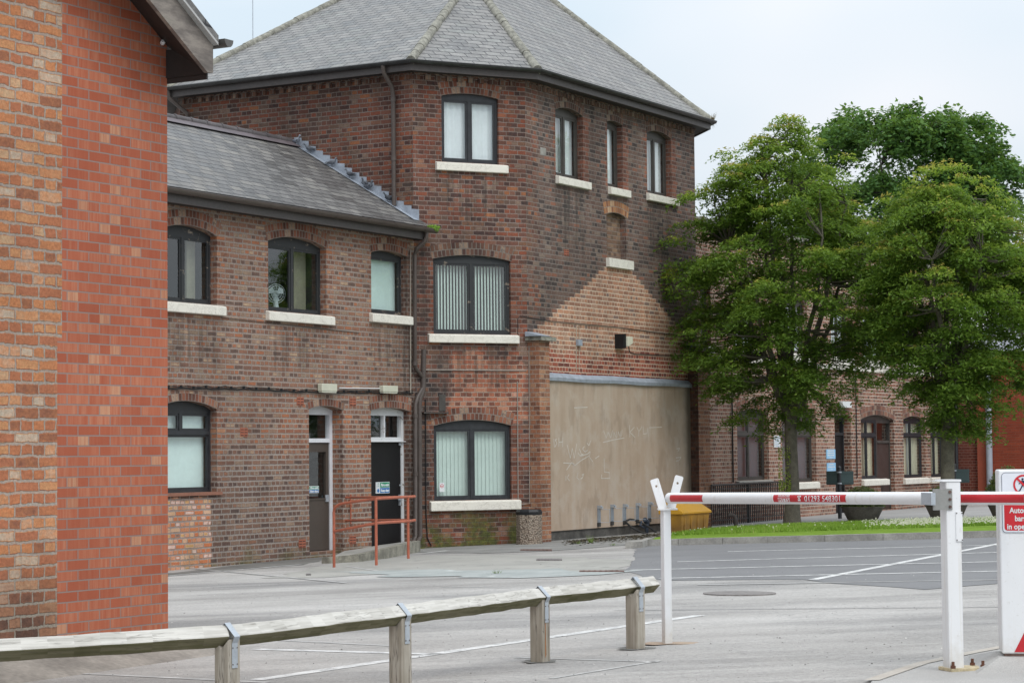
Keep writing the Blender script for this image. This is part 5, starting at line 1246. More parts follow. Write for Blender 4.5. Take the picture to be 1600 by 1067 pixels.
# loose grit and specks lying on the yard
V_ = []; tn = []
for k in range(2200):
    px_, py_ = random.uniform(0, 1600), 1067-190*random.random()**.8; p = G(px_, py_, .004); r_ = random.choice((.003, .003, .004, .005, .008))*random.uniform(.6, 1.3); a = random.uniform(0, 6.28)
    c3 = [(p.x+r_*math.cos(a+2.1*j), p.y+r_*math.sin(a+2.1*j), p.z) for j in range(3)]; ap = (p.x, p.y, p.z+r_*.7)
    for j in range(3): V_ += [c3[j], c3[(j+1) % 3], ap]; tn.append(random.random())
g_ = rawmesh('grit', V_, 3, leafmat('grit_stone', [(0, (.07,.065,.06)), (.5, (.2,.19,.18)), (.8, (.5,.48,.45)), (1, (.62,.6,.57))], .0), None, tn); tag(g_, 'loose grit and small stones scattered over the pale asphalt yard', 'grit', kind='stuff')
# small weeds and leaf litter along the panel foot
M['litter'] = plain('dark_leaf_litter', (.05, .042, .03), .95, .5, 20)
V_ = []; tn = []
for k in range(1500):
    t = random.random(); x = 885+160*t+random.gauss(0, 4); y = 845-13*t+abs(random.gauss(0, 3.2)); p = G(x, y, .008); r_ = random.uniform(.01, .04); a = random.uniform(0, 6.28)
    V_ += [(p.x-r_*math.cos(a), p.y-r_*math.sin(a), p.z), (p.x+r_*math.sin(a)*.5, p.y-r_*math.cos(a)*.5, p.z+random.uniform(0, .02)), (p.x+r_*math.cos(a), p.y+r_*math.sin(a), p.z+.004), (p.x-r_*math.sin(a)*.5, p.y+r_*math.cos(a)*.5, p.z+random.uniform(0, .02))]; tn.append(random.random())
g_ = rawmesh('leaf_litter', V_, 4, leafmat('litter', [(0, (.03,.026,.02)), (.7, (.085,.065,.045)), (1, (.2,.17,.13))], .05), None, tn); tag(g_, 'dark leaf litter and soil swept along the foot of the rendered panel', 'leaf litter', kind='stuff')
M['weed'] = plain('weed_green', (.13,.20,.03), .8, .3, 20)
for i, (x, y, h, lb) in enumerate(((903,850,.07,'small weed with pale flowers near the left end of the panel'), (924,848,.14,'upright green weed in front of the panel foot'), (959,852,.04,'flat green weed between the panel and the kerb corner'), (773,896,.05,'tiny green weed alone on the faded surface patch'))):
    tag(tuft(G(x, y), 26, h, 'weed', None, M['weed'], .09), lb, 'weed')

# ------------------------------------------------------------ timber knee rail in front
def timber(name, a, b, sc=(1.3, 30, 1), ck=(.8, 9, 1), ca=.5):
    n = N(name); p = n.pos(); gr = n.noise(1, 6, .65, n.vscale(n.uv(), sc), .3); k = n.noise(2.3, 4, .6, p)
    c = n.ramp(n.math('ADD', n.math('MULTIPLY', gr, .6), n.math('MULTIPLY', k, .4)), [(.33, a), (.47, tuple((x+y)/2 for x, y in zip(a, b))), (.55, b), (.7, tuple(x*1.12 for x in b))])
    cr = n.ramp(n.noise(1, 5, .6, n.vscale(n.uv(), ck), .5), [(0, 0), (.490, 0), (.5, ca), (.510, 0), (1, 0)])
    c = n.mix(cr, c, (.10, .085, .07)); n.bump(n.math('SUBTRACT', gr, cr), .5, .006); return n.fin(c, .9, .2)
M['railtop'] = timber('silvered_timber', (.37,.355,.32), (.56,.545,.505)); M['railgreen'] = timber('algae_green_timber', (.085,.085,.035), (.19,.175,.11)); M['post'] = timber('grey_post_timber', (.23,.20,.155), (.40,.365,.31), (30, 1.3, 1), (9, .8, 1), .8)
rail_px = [(1026, 907, 0), (992, 1015, 1), (843, 1037, 1), (625, 1071, 1), (355, 1100, 1)]
def on_depth(x, Yd): d = ray(x, 900); p = CP + d*(Yd/d.y); return Vector((p.x, p.y, gz(p.x, p.y)))
# posts stand on the yard; ridge of the rail read from the photograph gives the spacing
RH = .50; hT = .072
def ridge_at(x, y): return G(x, y, RH)             # ground-plane offset by the rail height
P4 = ridge_at(992, 902.5); P3 = ridge_at(843, 917); P2 = ridge_at(625, 944); P1 = ridge_at(355, 975); P0 = ridge_at(0, 996); PE = ridge_at(1021, 899)
print('RAIL', P4, P3, P2, P1, P0, 'spans', (P4-P3).length, (P3-P2).length, (P2-P1).length)
ext = P1 + (P0-P1)*1.6
fence = thing('knee_rail_fence', 'low weathered timber knee rail of diamond set beam on square posts with galvanised straps', 'fence', (P2.x, P2.y, gz(P2.x, P2.y)))
def raildir(a, b): d = (b-a); return d.normalized()
def diamond(mb, a, b, h, green, sub=10):
    d = raildir(a, b); sdv = Vector((d.y, -d.x, 0)).normalized()
    if sdv.dot(CP-a) < 0: sdv = -sdv
    Z = Vector((0, 0, 1)); rings = []
    for k in range(sub+1):
        c = a+(b-a)*k/sub + Vector((0, 0, random.uniform(-.003, .003))) - Z*h; j = lambda: random.uniform(.95, 1.03)
        hh = h
        rings.append([c+Z*hh*j(), c+sdv*hh*j(), c-Z*hh*j(), c-sdv*hh*j()])
    for p, q in zip(rings[:-1], rings[1:]):
        for k in range(4):
            k2 = (k+1) % 4; mb.face([p[k], p[k2], q[k2], q[k]], m=(1 if k in (1, 2) else 0))
    mb.face(rings[0][::-1], m=0); mb.face(rings[-1], m=0)
seglist = [(PE, P3), (P3, P2), (P2, P1), (P1, ext)]
for a, b in seglist:
    mb = MB(); diamond(mb, a-(a-b)*0, b, .064, True, 14); o = mb.build('rail', [M['railtop'], M['railgreen']], fence)
    bv = o.modifiers.new('bevel', 'BEVEL'); bv.width = .008; bv.segments = 2
def kpost(p, dvec, rust=False):
    sdv = Vector((dvec.y, -dvec.x, 0)).normalized(); 
    if sdv.dot(CP-p) < 0: sdv = -sdv
    dv = Vector((dvec.x, dvec.y, 0)).normalized(); w_ = .050; g_ = gz(p.x, p.y); zt = p.z-.064
    mb = MB(); Z = Vector((0, 0, 1)); b0 = Vector((p.x, p.y, 0))
    # notched top: V cut to seat the rail
    prof = [(-w_, g_-.3), (w_, g_-.3), (w_, zt-.012), (0, zt-.062), (-w_, zt-.012)]
    mb.prism([b0+sdv*x+Z*z-dv*w_ for x, z in prof], dv*2*w_)
    o = mb.build('post', M['post'], fence); bv = o.modifiers.new('bevel', 'BEVEL'); bv.width = .006; bv.segments = 2
    # galvanised strap over the rail and down both cheeks
    mb = MB(); h_ = .069; t = .003; ww = .023; c = Vector((p.x, p.y, p.z-.064)); pth = [(-w_-t, zt-.17), (-w_-t, zt-.035), (-h_-t, zt), (0, zt+h_+t), (h_+t, zt), (w_+t, zt-.035), (w_+t, zt-.17)]
    for (x0_, z0_), (x1_, z1_) in zip(pth[:-1], pth[1:]):
        q = [b0+sdv*x+Z*z+dv*e for x, z, e in ((x0_, z0_, -ww), (x1_, z1_, -ww), (x1_, z1_, ww), (x0_, z0_, ww))]
        nn = (q[1]-q[0]).cross(q[2]-q[0]).normalized(); mb.prism(q, nn*.002)
    s_ = mb.build('strap', M['galv'], o)
    mb = MB()
    for zz_ in (zt-.06, zt-.15):
        for e in (-.018, .018): mb.tube([b0+sdv*(w_+.004)+dv*e+Z*zz_, b0+sdv*(w_+.009)+dv*e+Z*zz_], .004, 6)
    mb.build('screws', M['irong'], s_)
    if rust:
        mb = MB(); q = [b0+sdv*(w_+.0015)+dv*e+Z*z for e, z in ((-.020, g_+.03), (-.008, g_+.05), (-.012, zt-.17), (-.022, zt-.16))]
        if (q[1]-q[0]).cross(q[2]-q[0]).dot(sdv) < 0: q.reverse()
        mb.face(q); mb.build('rust_stain', plain('rust_run', (.30,.12,.035), .9, .3, 15), o)
kpost(P4, P4-P3); kpost(P3, P3-P2, True); kpost(P2, P2-P1); kpost(P1, P2-P1); kpost(ext+(P1-ext)*.1, P1-ext)
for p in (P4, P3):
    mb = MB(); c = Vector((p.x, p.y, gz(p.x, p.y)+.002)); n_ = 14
    mb.face([c+Vector((math.cos(6.283*k/n_)*random.uniform(.10, .17), math.sin(6.283*k/n_)*random.uniform(.08, .15), .004+GB*0)) for k in range(n_)]); st(mb.build('post_contact_patch', M['darkstrip'], None))  # dark ring painted at each post foot for dirt and contact shadow
# ------------------------------------------------------------ text helper
def textmesh(s, size=1.0, bold=0.0, align='CENTER', squeeze=1.0):
    cu = bpy.data.curves.new('t', 'FONT'); cu.body = s; cu.size = size; cu.align_x = align; cu.resolution_u = 3; cu.offset = bold
    o = bpy.data.objects.new('t', cu); COL.objects.link(o); bpy.context.view_layer.update()
    me = bpy.data.meshes.new_from_object(o.evaluated_get(bpy.context.evaluated_depsgraph_get()))
    V_ = [(v.co.x*squeeze, v.co.y) for v in me.vertices]; F_ = [tuple(p.vertices) for p in me.polygons]
    bpy.data.objects.remove(o); bpy.data.curves.remove(cu); bpy.data.meshes.remove(me); return V_, F_
def puttext(mb, s, f, nrm, size, cx, cy, bold=0.0, m=0, squeeze=1.0, width=None, align='CENTER', slices=0):
    V_, F_ = textmesh(s, size, bold, align, squeeze)
    xs = [v[0] for v in V_]
    if slices:
        bm = bmesh.new(); vs = [bm.verts.new((x, y, 0)) for x, y in V_]
        for fc in F_:
            try: bm.faces.new([vs[i] for i in fc])
            except ValueError: pass
        y0, y1 = min(v[1] for v in V_), max(v[1] for v in V_)
        for k in range(1, slices):
            bmesh.ops.bisect_plane(bm, geom=bm.verts[:]+bm.edges[:]+bm.faces[:], plane_co=(0, y0+(y1-y0)*k/slices, 0), plane_no=(0, 1, 0))
        bm.verts.index_update(); V_ = [(v.co.x, v.co.y) for v in bm.verts]; F_ = [tuple(v.index for v in q.verts) for q in bm.faces]; bm.free()
    if width: k = width/(max(xs)-min(xs)); V_ = [(x*k, y) for x, y in V_]
    for fc in F_:
        q = [f(cx+V_[i][0], cy+V_[i][1]) for i in fc]
        n_ = (q[1]-q[0]).cross(q[2]-q[0]); nn = nrm(q[0]) if callable(nrm) else nrm
        if n_.dot(nn) < 0: q.reverse()
        mb.face(q, m=m)

# ------------------------------------------------------------ signs on the wing doors
def sgn(col, nm): return plain(nm, col, .45, .04, 3)
M['sgreen'] = sgn((.02, .26, .13), 'sign_green'); M['sblue'] = sgn((.03, .16, .42), 'sign_blue'); M['swhite'] = sgn((.68, .71, .72), 'sign_white'); M['spale'] = sgn((.30, .55, .78), 'sign_pale_blue')
M['sred'] = sgn((.55, .02, .03), 'sign_red'); M['snavy'] = sgn((.012, .012, .05), 'sign_dark')
def fire_sign(Q, x0, x1, y0, y1, label, crop=0):
    u0, z1_ = Q.sz(x0, y0); u1, z0_ = Q.sz(x1, y1); t = thing('fire_exit_sign', label, 'sign', Q.P((u0+u1)/2, (z0_+z1_)/2, 0), 'green and blue fire exit notices')
    mb = MB(); mb.boxp(Q, u0, u1, z0_, z1_, -.015, .004); mb.build('board', M['swhite'], t)
    zm = (z0_+z1_)/2; w_ = u1-u0; h_ = (z1_-z0_)/2; mb = MB(); e = .008
    sq = u0+.28*w_
    for (a, b, c, d, m) in ((sq, u1-e, zm+e/2, z1_-e, 0), (sq, u1-e, z0_+e, zm-e/2, 1)):
        mb.face([Q.P(a, c, .0055), Q.P(b, c, .0055), Q.P(b, d, .0055), Q.P(a, d, .0055)], m=m)
    mb.build('colour_fields', [M['sgreen'], M['sblue']], t)
    mb = MB(); f = lambda x, y: Q.P(x, y, .007)
    puttext(mb, 'Fire exit', f, Q.n, h_*.62, (sq+u1)/2, zm+h_*.28, .004, width=w_*.60); puttext(mb, 'Keep clear', f, Q.n, h_*.62, (sq+u1)/2, z0_+h_*.30, .004, width=w_*.62); mb.build('lettering', M['swhite'], t)
    # running figure in the green corner and the mandatory disc below it
    mb = MB(); cx = u0+.14*w_; cg = zm+h_*.5; r = h_*.1
    mb.face([f(cx+math.cos(6.283*k/10)*r, cg+h_*.26+math.sin(6.283*k/10)*r) for k in range(10)]); 
    for (a, b, c, d) in ((cx-.01, cg+.03, cx+.0, cg-.01), (cx, cg-.01, cx+.02, cg-.035), (cx, cg-.01, cx-.022, cg-.035), (cx-.01, cg+.02, cx+.022, cg+.015)):
        mb.face([f(a-.004, b), f(c-.004, d), f(c+.004, d), f(a+.004, b)])
    cb = z0_+h_*.5; mb.face([f(cx+math.cos(6.283*k/16)*h_*.34, cb+math.sin(6.283*k/16)*h_*.34) for k in range(16)], m=1); mb.build('symbols', [M['sgreen'], M['sblue']], t)
fire_sign(W.off(-.14), 587.5, 608.5, 753, 770, 'fire exit and keep clear notice on the black door')
fire_sign(W.off(-.22), 477, 498, 759.5, 769.5, 'fire exit and keep clear notice on the brown door, partly hidden by the door opening')
# no smoking sticker inside the lower tower window
Qs = Fp.off(-.075); u0, z1_ = Qs.sz(686.5, 754); u1, z0_ = Qs.sz(694.5, 768); t = thing('window_sticker', 'small white no smoking sticker low in the left pane of the lower tower window', 'sticker', Qs.P(u0, z0_))
mb = MB(); mb.boxp(Qs, u0, u1, z0_, z1_, -.002, .002); mb.build('paper', M['swhite'], t)
mb = MB(); c = (u0+u1)/2; cz = z1_-.06; n_ = 20
for k in range(n_):
    a, b = 6.283*k/n_, 6.283*(k+1)/n_; mb.face([Qs.P(c+math.cos(a)*.035, cz+math.sin(a)*.035, .003), Qs.P(c+math.cos(b)*.035, cz+math.sin(b)*.035, .003), Qs.P(c+math.cos(b)*.026, cz+math.sin(b)*.026, .003), Qs.P(c+math.cos(a)*.026, cz+math.sin(a)*.026, .003)][::-1])
mb.face([Qs.P(c-.026, cz-.008, .003), Qs.P(c+.02, cz-.008, .003), Qs.P(c+.02, cz+.002, .003), Qs.P(c-.026, cz+.002, .003)]); mb.build('symbol', M['sred'], t)
def notice(P, x0, x1, y0, y1, label, mat, lines, d=.02, group=None, lm=None):
    u0, z1_ = P.off(d).sz(x0, y0); u1, z0_ = P.off(d).sz(x1, y1); t = thing('wall_notice', label, 'sign', P.P((u0+u1)/2, (z0_+z1_)/2, d), group)
    mb = MB(); mb.boxp(P, u0, u1, z0_, z1_, .003, d); mb.build('board', mat, t)
    mb = MB(); h_ = z1_-z0_
    for i, (w_, hh) in enumerate(lines):
        zc = z1_-h_*(i+.6)/(len(lines)+.2); uc = (u0+u1)/2; k = 5; tot = (u1-u0)*w_
        for j in range(k):                                    # broken word shapes, illegible at this distance
            a = uc-tot/2+tot*j/k; mb.face([P.P(a, zc-hh/2, d+.002), P.P(a+tot/k*.78, zc-hh/2, d+.002), P.P(a+tot/k*.78, zc+hh/2, d+.002), P.P(a, zc+hh/2, d+.002)])
    mb.build('lettering', lm or M['swhite'], t)
notice(A, 1291.5, 1305.5, 702, 716.5, 'upper pale blue wall notice with white writing beside the dark recessed door', M['spale'], [(.7, .03), (.8, .03), (.75, .03), (.35, .02)])
notice(A, 1292.5, 1306, 723, 735.5, 'lower pale blue wall notice above the twin sign boards', M['spale'], [(.5, .03), (.75, .03), (.25, .02)])
notice(A, 1209.5, 1219.5, 680.5, 699, 'white paper notice on the brick annex left of the left tree trunk', M['swhite'], [(.6, .01), (.7, .01), (.7, .01), (.7, .01), (.5, .01)], lm=M['spale'])
u0, z1_ = A.sz(1311, 627); u1, z0_ = A.sz(1325, 637); mb = MB(); mb.boxp(A, u0, u1, z0_, z1_, .003, .1); tag(mb.build('wall_box', M['swhite'], None), 'white box on the annex wall above the dark recessed door', 'box')

# ------------------------------------------------------------ ramp and handrail
ra = [G(514,880), G(560,878), G(600,873), G(657,862)]
rb = [W.P(W.sz(536, 700)[0], 0, .02), W.P(W.sz(560, 700)[0], 0, .02), W.P(W.sz(590, 700)[0], 0, .02), W.P(W.sz(646, 700)[0], 0, .02)]
hh = [.10, .12, .16, .20]
mb = MB(); ctop = lambda p, h_: Vector((p.x, p.y, gz(p.x, p.y)+h_)); cbot = lambda p: Vector((p.x, p.y, gz(p.x, p.y)-.1))
ramp = thing('door_ramp', 'raised grey concrete ramp with an edge kerb leading to the black door', 'ramp', G(580, 872))
for i in range(3):
    mb.face([ctop(ra[i], hh[i]*.8), ctop(ra[i+1], hh[i+1]*.8), ctop(rb[i+1], hh[i+1]*.8)]); mb.face([ctop(ra[i], hh[i]*.8), ctop(rb[i+1], hh[i+1]*.8), ctop(rb[i], hh[i]*.8)])
mb.face([cbot(ra[0]), ctop(ra[0], .05), ctop(rb[0], .05), cbot(rb[0])][::-1]); mb.face([cbot(ra[3]), ctop(ra[3], .15), ctop(rb[3], .15), cbot(rb[3])])
mb.build('slab', M['concpatch'], ramp)
mb = MB()
for i in range(3):
    a, b = ra[i], ra[i+1]; n_ = Vector((W.n.x, W.n.y, 0))
    c = [[[None]*2 for _ in range(2)] for _ in range(2)]
    for u, (p, h_) in enumerate(((a, hh[i]), (b, hh[i+1]))):
        for k, o_ in enumerate((-.14, 0)):
            q = p+n_*o_; c[u][0][k] = cbot(q); c[u][1][k] = ctop(q, h_)
    mb.hexa(c)
mb.build('edge_kerb', plain('mottled_concrete_edge', (.23,.22,.18), .95, .4, 6, bump=.6), ramp)
hr = thing('handrail', 'red oxide painted tube handrail of two rails beside the ramp', 'handrail', ctop(ra[0], .1))
base = [G(522, 876, .1), G(588, 872, .14), G(638, 862, .18)]
def vat(p, y):                                # point above p seen at picture row y
    lo, hi = -1, 4
    for _ in range(40):
        m = (lo+hi)/2; v = Vector((p.x, p.y, m))-CP; yy = 533.5-FPX*v.dot(CU)/v.dot(_F)
        if yy > y: lo = m
        else: hi = m
    return Vector((p.x, p.y, m))
r_ = .021
for i, (p, yt) in enumerate(zip(base, (800, 779, 776))):
    mb = MB(); mb.tube([p-Vector((0, 0, .1)), vat(p, yt)], r_, 10); mb.build('post', M['rustrail'], hr, smooth=True)
e1_ = base[2]+(base[2]-base[1])*.22
mb = MB(); b0 = base[0]; bb = vat(b0, 796); mb.tube([vat(b0, 808), vat(b0, 800)]+[vat(b0+(base[1]-b0)*f_, y_) for f_, y_ in ((.01, 796), (.03, 793), (.06, 790.8), (.10, 789), (.16, 787.4), (.25, 786))]+[vat(base[1], 779), vat(base[2], 776), vat(e1_, 775.5)], r_, 10); mb.build('rail', M['rustrail'], hr, smooth=True)
mb = MB(); mb.tube([vat(base[0], 830), vat(base[1], 817), vat(base[2], 814), vat(e1_, 812.5)], r_, 10); mb.build('rail', M['rustrail'], hr, smooth=True)
# inner rails fixed to the wall
for yy in (777, 813):
    mb = MB(); p0 = W.P(*W.off(.12).sz(549, yy), .12); p1 = base[2]; q = vat(p1, yy-1); mb.tube([p0-W.n*.12, p0, q], r_*.9, 10); mb.build('rail', M['rustrail'], hr, smooth=True)
mb = MB(); p0 = W.P(*W.off(.03).sz(548, 772), .03); p1 = W.P(*W.off(.03).sz(548, 818), .03); mb.tube([p0, p1], .012, 8); mb.build('wall_plate', M['rustrail'], hr)

# ------------------------------------------------------------ litter bin
p = G(827, 850); bw = .27
def pebble():
    n = N('pebble_dash'); v = n.new('ShaderNodeTexVoronoi'); v.inputs['Scale'].default_value = 38; n.set(v.inputs['Vector'], n.pos())
    c = n.ramp(n.new('ShaderNodeSeparateColor').outputs[0] if False else v.outputs['Distance'], [(0, (.52,.45,.37)), (.45, (.36,.30,.24)), (.75, (.10,.085,.07))])
    rr = n.new('ShaderNodeSeparateColor'); n.set(rr.inputs[0], v.outputs['Color']); c = n.mix(n.mr(rr.outputs[0], 0, 1, 0, .6), c, (.20,.14,.10)); n.bump(n.math('MULTIPLY', v.outputs['Distance'], -1.0), .9, .02); return n.fin(c, .85, .3)
bin_ = thing('litter_bin', 'octagonal pebble dash litter bin with a black top standing against the brick pier', 'bin', p)
mb = MB(); prof = []; hB = .66
def oct(c, w_, z): k = w_*.42; return [c+Vector((x, y, z)) for x, y in ((-w_, -k), (-k, -w_), (k, -w_), (w_, -k), (w_, k), (k, w_), (-k, w_), (-w_, k))]
rot = Matrix.Rotation(rad(22), 4, 'Z')
def octr(c, w_, z): return [c+(rot@(q-c)) for q in oct(c, w_, 0)] if False else [Vector(c)+rot@(q-Vector(c))+Vector((0,0,z)) for q in oct(Vector(c), w_, 0)]
sc_ = 41/2/ (FPX/ p.y) *.94; hz_ = [0, .07, .071, hB*1.0]
ws = [sc_*1.0, sc_*1.0, sc_*.96, sc_*.96]
zs2 = [-.02, .055, .062, .545]; rings = [octr(p, w_, z) for w_, z in zip(ws, zs2)]
for a, b in zip(rings[:-1], rings[1:]):
    for k in range(8): mb.face([a[k], a[(k+1) % 8], b[(k+1) % 8], b[k]])
mb.face(rings[-1]); mb.build('body', pebble(), bin_)
mb = MB(); rings = [octr(p, w_, z) for w_, z in ((sc_*.97, .546), (sc_*.99, .60), (sc_*.90, .64), (sc_*.6, .645), (sc_*.55, .60))]
for a, b in zip(rings[:-1], rings[1:]):
    for k in range(8): mb.face([a[k], a[(k+1) % 8], b[(k+1) % 8], b[k]])
mb.face(rings[-1]); mb.build('lid', plain('black_plastic_lid', (.015,.016,.018), .45, .3, 10), bin_)

# ------------------------------------------------------------ wall mounted cycle brackets and abandoned tyre
Rp = R.off(.05)
labs = ['cycle wall bracket furthest left of the five on the render', 'cycle wall bracket second from the left on the render', 'middle cycle wall bracket with the black tyre hanging under it', 'cycle wall bracket with the blue grey lock hanging from its foot', 'cycle wall bracket furthest right, nearest the yellow grit bin']
proto = None; a0 = None
for i, (x, yt, yb) in enumerate(((934, 791, 820), (954.5, 789, 818), (974, 788, 817), (994, 787, 815), (1013, 786, 813))):
    u, z1_ = Rp.sz(x, yt); z0_ = Rp.sz(x, yb)[1]; o_ = R.P(u, z0_, .05)
    if proto is None:
        t = thing('cycle_bracket', labs[0], 'cycle rack', o_, 'steel cycle brackets on the rendered panel'); H_ = z1_-z0_; a0 = o_.copy()
        mb = MB(); mb.boxp(R, u-.025, u+.025, z0_+.05, z1_-.04, .002+.05, .085); mb.boxp(R, u-.025, u-.012, z0_+.06, z1_-.05, .085, .10); mb.boxp(R, u+.012, u+.025, z0_+.06, z1_-.05, .085, .10); mb.build('channel', plain('blue_grey_steel', (.26,.30,.34), .5, .15), t)
        mb = MB(); mb.boxp(R, u-.03, u+.03, z1_-.04, z1_+.02, .052, .13); mb.lathe(R.P(u, z1_-.02, .15), [(.02, -.02), (.02, .02)], 8); mb.build('top_bolt', M['galv'], t)
        mb = MB(); mb.boxp(R, u-.04, u+.035, z0_-.03, z0_+.05, .052, .10); mb.build('foot', plain('dark_foot', (.05,.05,.05), .7), t)
        mb = MB(); mb.tube([R.P(u+.02, z1_-.06, .08), R.P(u+.10, z1_-.06, .26), R.P(u+.10, z0_+.05, .26), R.P(u+.02, z0_+.05, .08)], .007, 6); mb.build('hoop', M['galv'], t)
        proto = t
    else:
        t = copy_tree(proto, None, o_)
        t['label'] = labs[i]
c = R.P(*Rp.sz(984.5, 824), .22); tyre = MB(); u_, z_ = Rp.sz(984, 823)
pts_ = [R.P(*Rp.sz(x, y), .14+.25*k) for x, y, k in ((973,813,0),(969,816,.2),(970,822,.5),(976,830,1),(985,834,1.3),(994,834.5,1.3),(999,832,1.2),(999,826,.8),(994,818,.3),(985,812,0),(978,811,0),(973,813,0))]
tyre.tube(pts_, .022, 8, False); tag(tyre.build('bicycle_tyre', plain('black_rubber', (.03,.03,.03), .7, .3, 20), None, smooth=True), 'bent black bicycle tyre left hanging below the middle cycle bracket', 'tyre')
mb = MB(); pts_ = [R.P(*Rp.sz(x, y), .2) for x, y in ((997,811),(1001,816),(1000,824),(1001,832))]; mb.tube(pts_, [.05, .06, .045, .03], 8); pts_ = [R.P(*Rp.sz(x, y), .2) for x, y in ((992,814),(990,820),(995,824),(1000,820))]; mb.tube(pts_, .025, 6)
tag(mb.build('cycle_lock', plain('blue_black_lock', (.05,.065,.09), .6, .5, 25), None, smooth=True), 'blue grey cycle lock and rag hanging from the fourth bracket', 'lock')

# ------------------------------------------------------------ yellow grit bin
p0 = G(1066, 831.5); YD = p0.y; gb_ = thing('grit_bin', 'yellow plastic grit bin with a sloping lid behind the barrier fork', 'grit bin', p0)
Bp = Pl((p0.x, p0.y), 30); yel = plain('yellow_plastic', (.55,.30,.028), .5, .1, 3); 
def yb_m():
    n = N('dirty_yellow_plastic'); p_ = n.pos(); q = n.new('ShaderNodeSeparateXYZ'); n.set(q.inputs[0], p_)
    m_ = n.mr(n.math('ADD', q.outputs[2], n.mr(n.noise(3, 4, .6, p_), .3, .7, -.12, .12)), p0.z+.12, p0.z+.46, .75, 0); c = n.mix(m_, (.52,.28,.028), (.13,.075,.03)); return n.fin(c, .5, .4)
wB = Bp.sz(1109, 815)[0]; mb = MB(); D_ = .50; print('grit', wB)
c = [[[None]*2 for _ in range(2)] for _ in range(2)]
for u, (ub, ut) in enumerate(((.05, 0), (wB-.05, wB))):
    for k, (db, dt) in enumerate(((-D_, -D_), (-.03, 0))):
        c[u][0][k] = Bp.P(ub, p0.z-.02, db); c[u][1][k] = Bp.P(ut, p0.z+.36, dt)
mb.hexa(c); 
for i in range(4): mb.boxp(Bp, .12+i*(wB-.1)/4, .16+i*(wB-.1)/4, p0.z+.03, p0.z+.33, -.02, .012)
o = mb.build('body', yb_m(), gb_); bv = o.modifiers.new('bevel', 'BEVEL'); bv.width = .015; bv.segments = 2
mb = MB(); z0_ = p0.z+.363
poly = [(-.0, .06), (-.0, .0), (0, 0)]
sec = [(.035, 0), (.035, .045), (-.33, .27), (-D_-.02, .27), (-D_-.02, 0)]
mb.prism([Bp.P(-.03, z0_+z, d) for d, z in sec], Bp.a*(wB+.06))
mb.prism([Bp.P(.10, z0_+.06, -.02), Bp.P(.10, z0_+.085, -.02), Bp.P(.10, z0_+.245, -.28), Bp.P(.10, z0_+.22, -.28)], Bp.a*(wB-.2))
o = mb.build('lid', yel, gb_); bv = o.modifiers.new('bevel', 'BEVEL'); bv.width = .012; bv.segments = 2

# ------------------------------------------------------------ black railings in front of the annex
_ra = A.off(.42); a_, b_ = _ra.P(_ra.sz(1112, 790)[0], 0), _ra.P(_ra.sz(1232, 790)[0], 0)
a_.z = gz(a_.x, a_.y); b_.z = gz(b_.x, b_.y); d_ = (b_-a_); d_.z = 0; LL = d_.length; d_.normalize()
za = vat(a_, 758).z-a_.z; print('railing', LL, za)
rl = thing('railing', 'black vertical bar railings with a flat top rail between the pier and the left tree', 'railing', a_)
mb = MB(); nb_ = 42
mb.tube([a_+Vector((0, 0, za)), b_+Vector((0, 0, za))], .022, 6); mb.build('top_rail', plain('brown_black_rail', (.05,.04,.035), .5), rl)
mb = MB(); mb.tube([a_+Vector((0, 0, za*.97-.06)), b_+Vector((0, 0, za*.97-.06))], .010, 6); mb.build('top_rail', M['gutter'], rl)
mb = MB(); mb.tube([a_+Vector((0, 0, .14)), b_+Vector((0, 0, .14))], .012, 6); mb.build('bottom_rail', M['gutter'], rl)
mb = MB(); q0 = a_; mb.tube([q0-Vector((0, 0, .1)), q0+Vector((0, 0, za))], .0145, 6); br = mb.build('bar', M['gutter'], rl)
for i in range(1, nb_):
    cc = br.copy(); COL.objects.link(cc); cc.parent = rl; cc.location = (b_-a_)*(i/(nb_-1))
for k in (.46,):
    mb = MB(); q = a_+(b_-a_)*k; mb.tube([q-Vector((0, 0, .1)), q+Vector((0, 0, za-.02))], .03, 8); mb.build('post', M['gutter'], rl)
# bent vent pipe by the railings
q = G(1150, 824); mb = MB(); mb.tube([q-Vector((0,0,.1)), q+Vector((0, 0, .16)), q+Vector((-.02, 0, .24)), q+Vector((-.08, 0, .27)), q+Vector((-.16, 0, .26))], .045, 10)
tag(mb.build('vent_pipe', plain('dark_vent_pipe', (.06,.05,.045), .6), None, smooth=True), 'short bent dark pipe standing at the foot of the black railings', 'pipe')

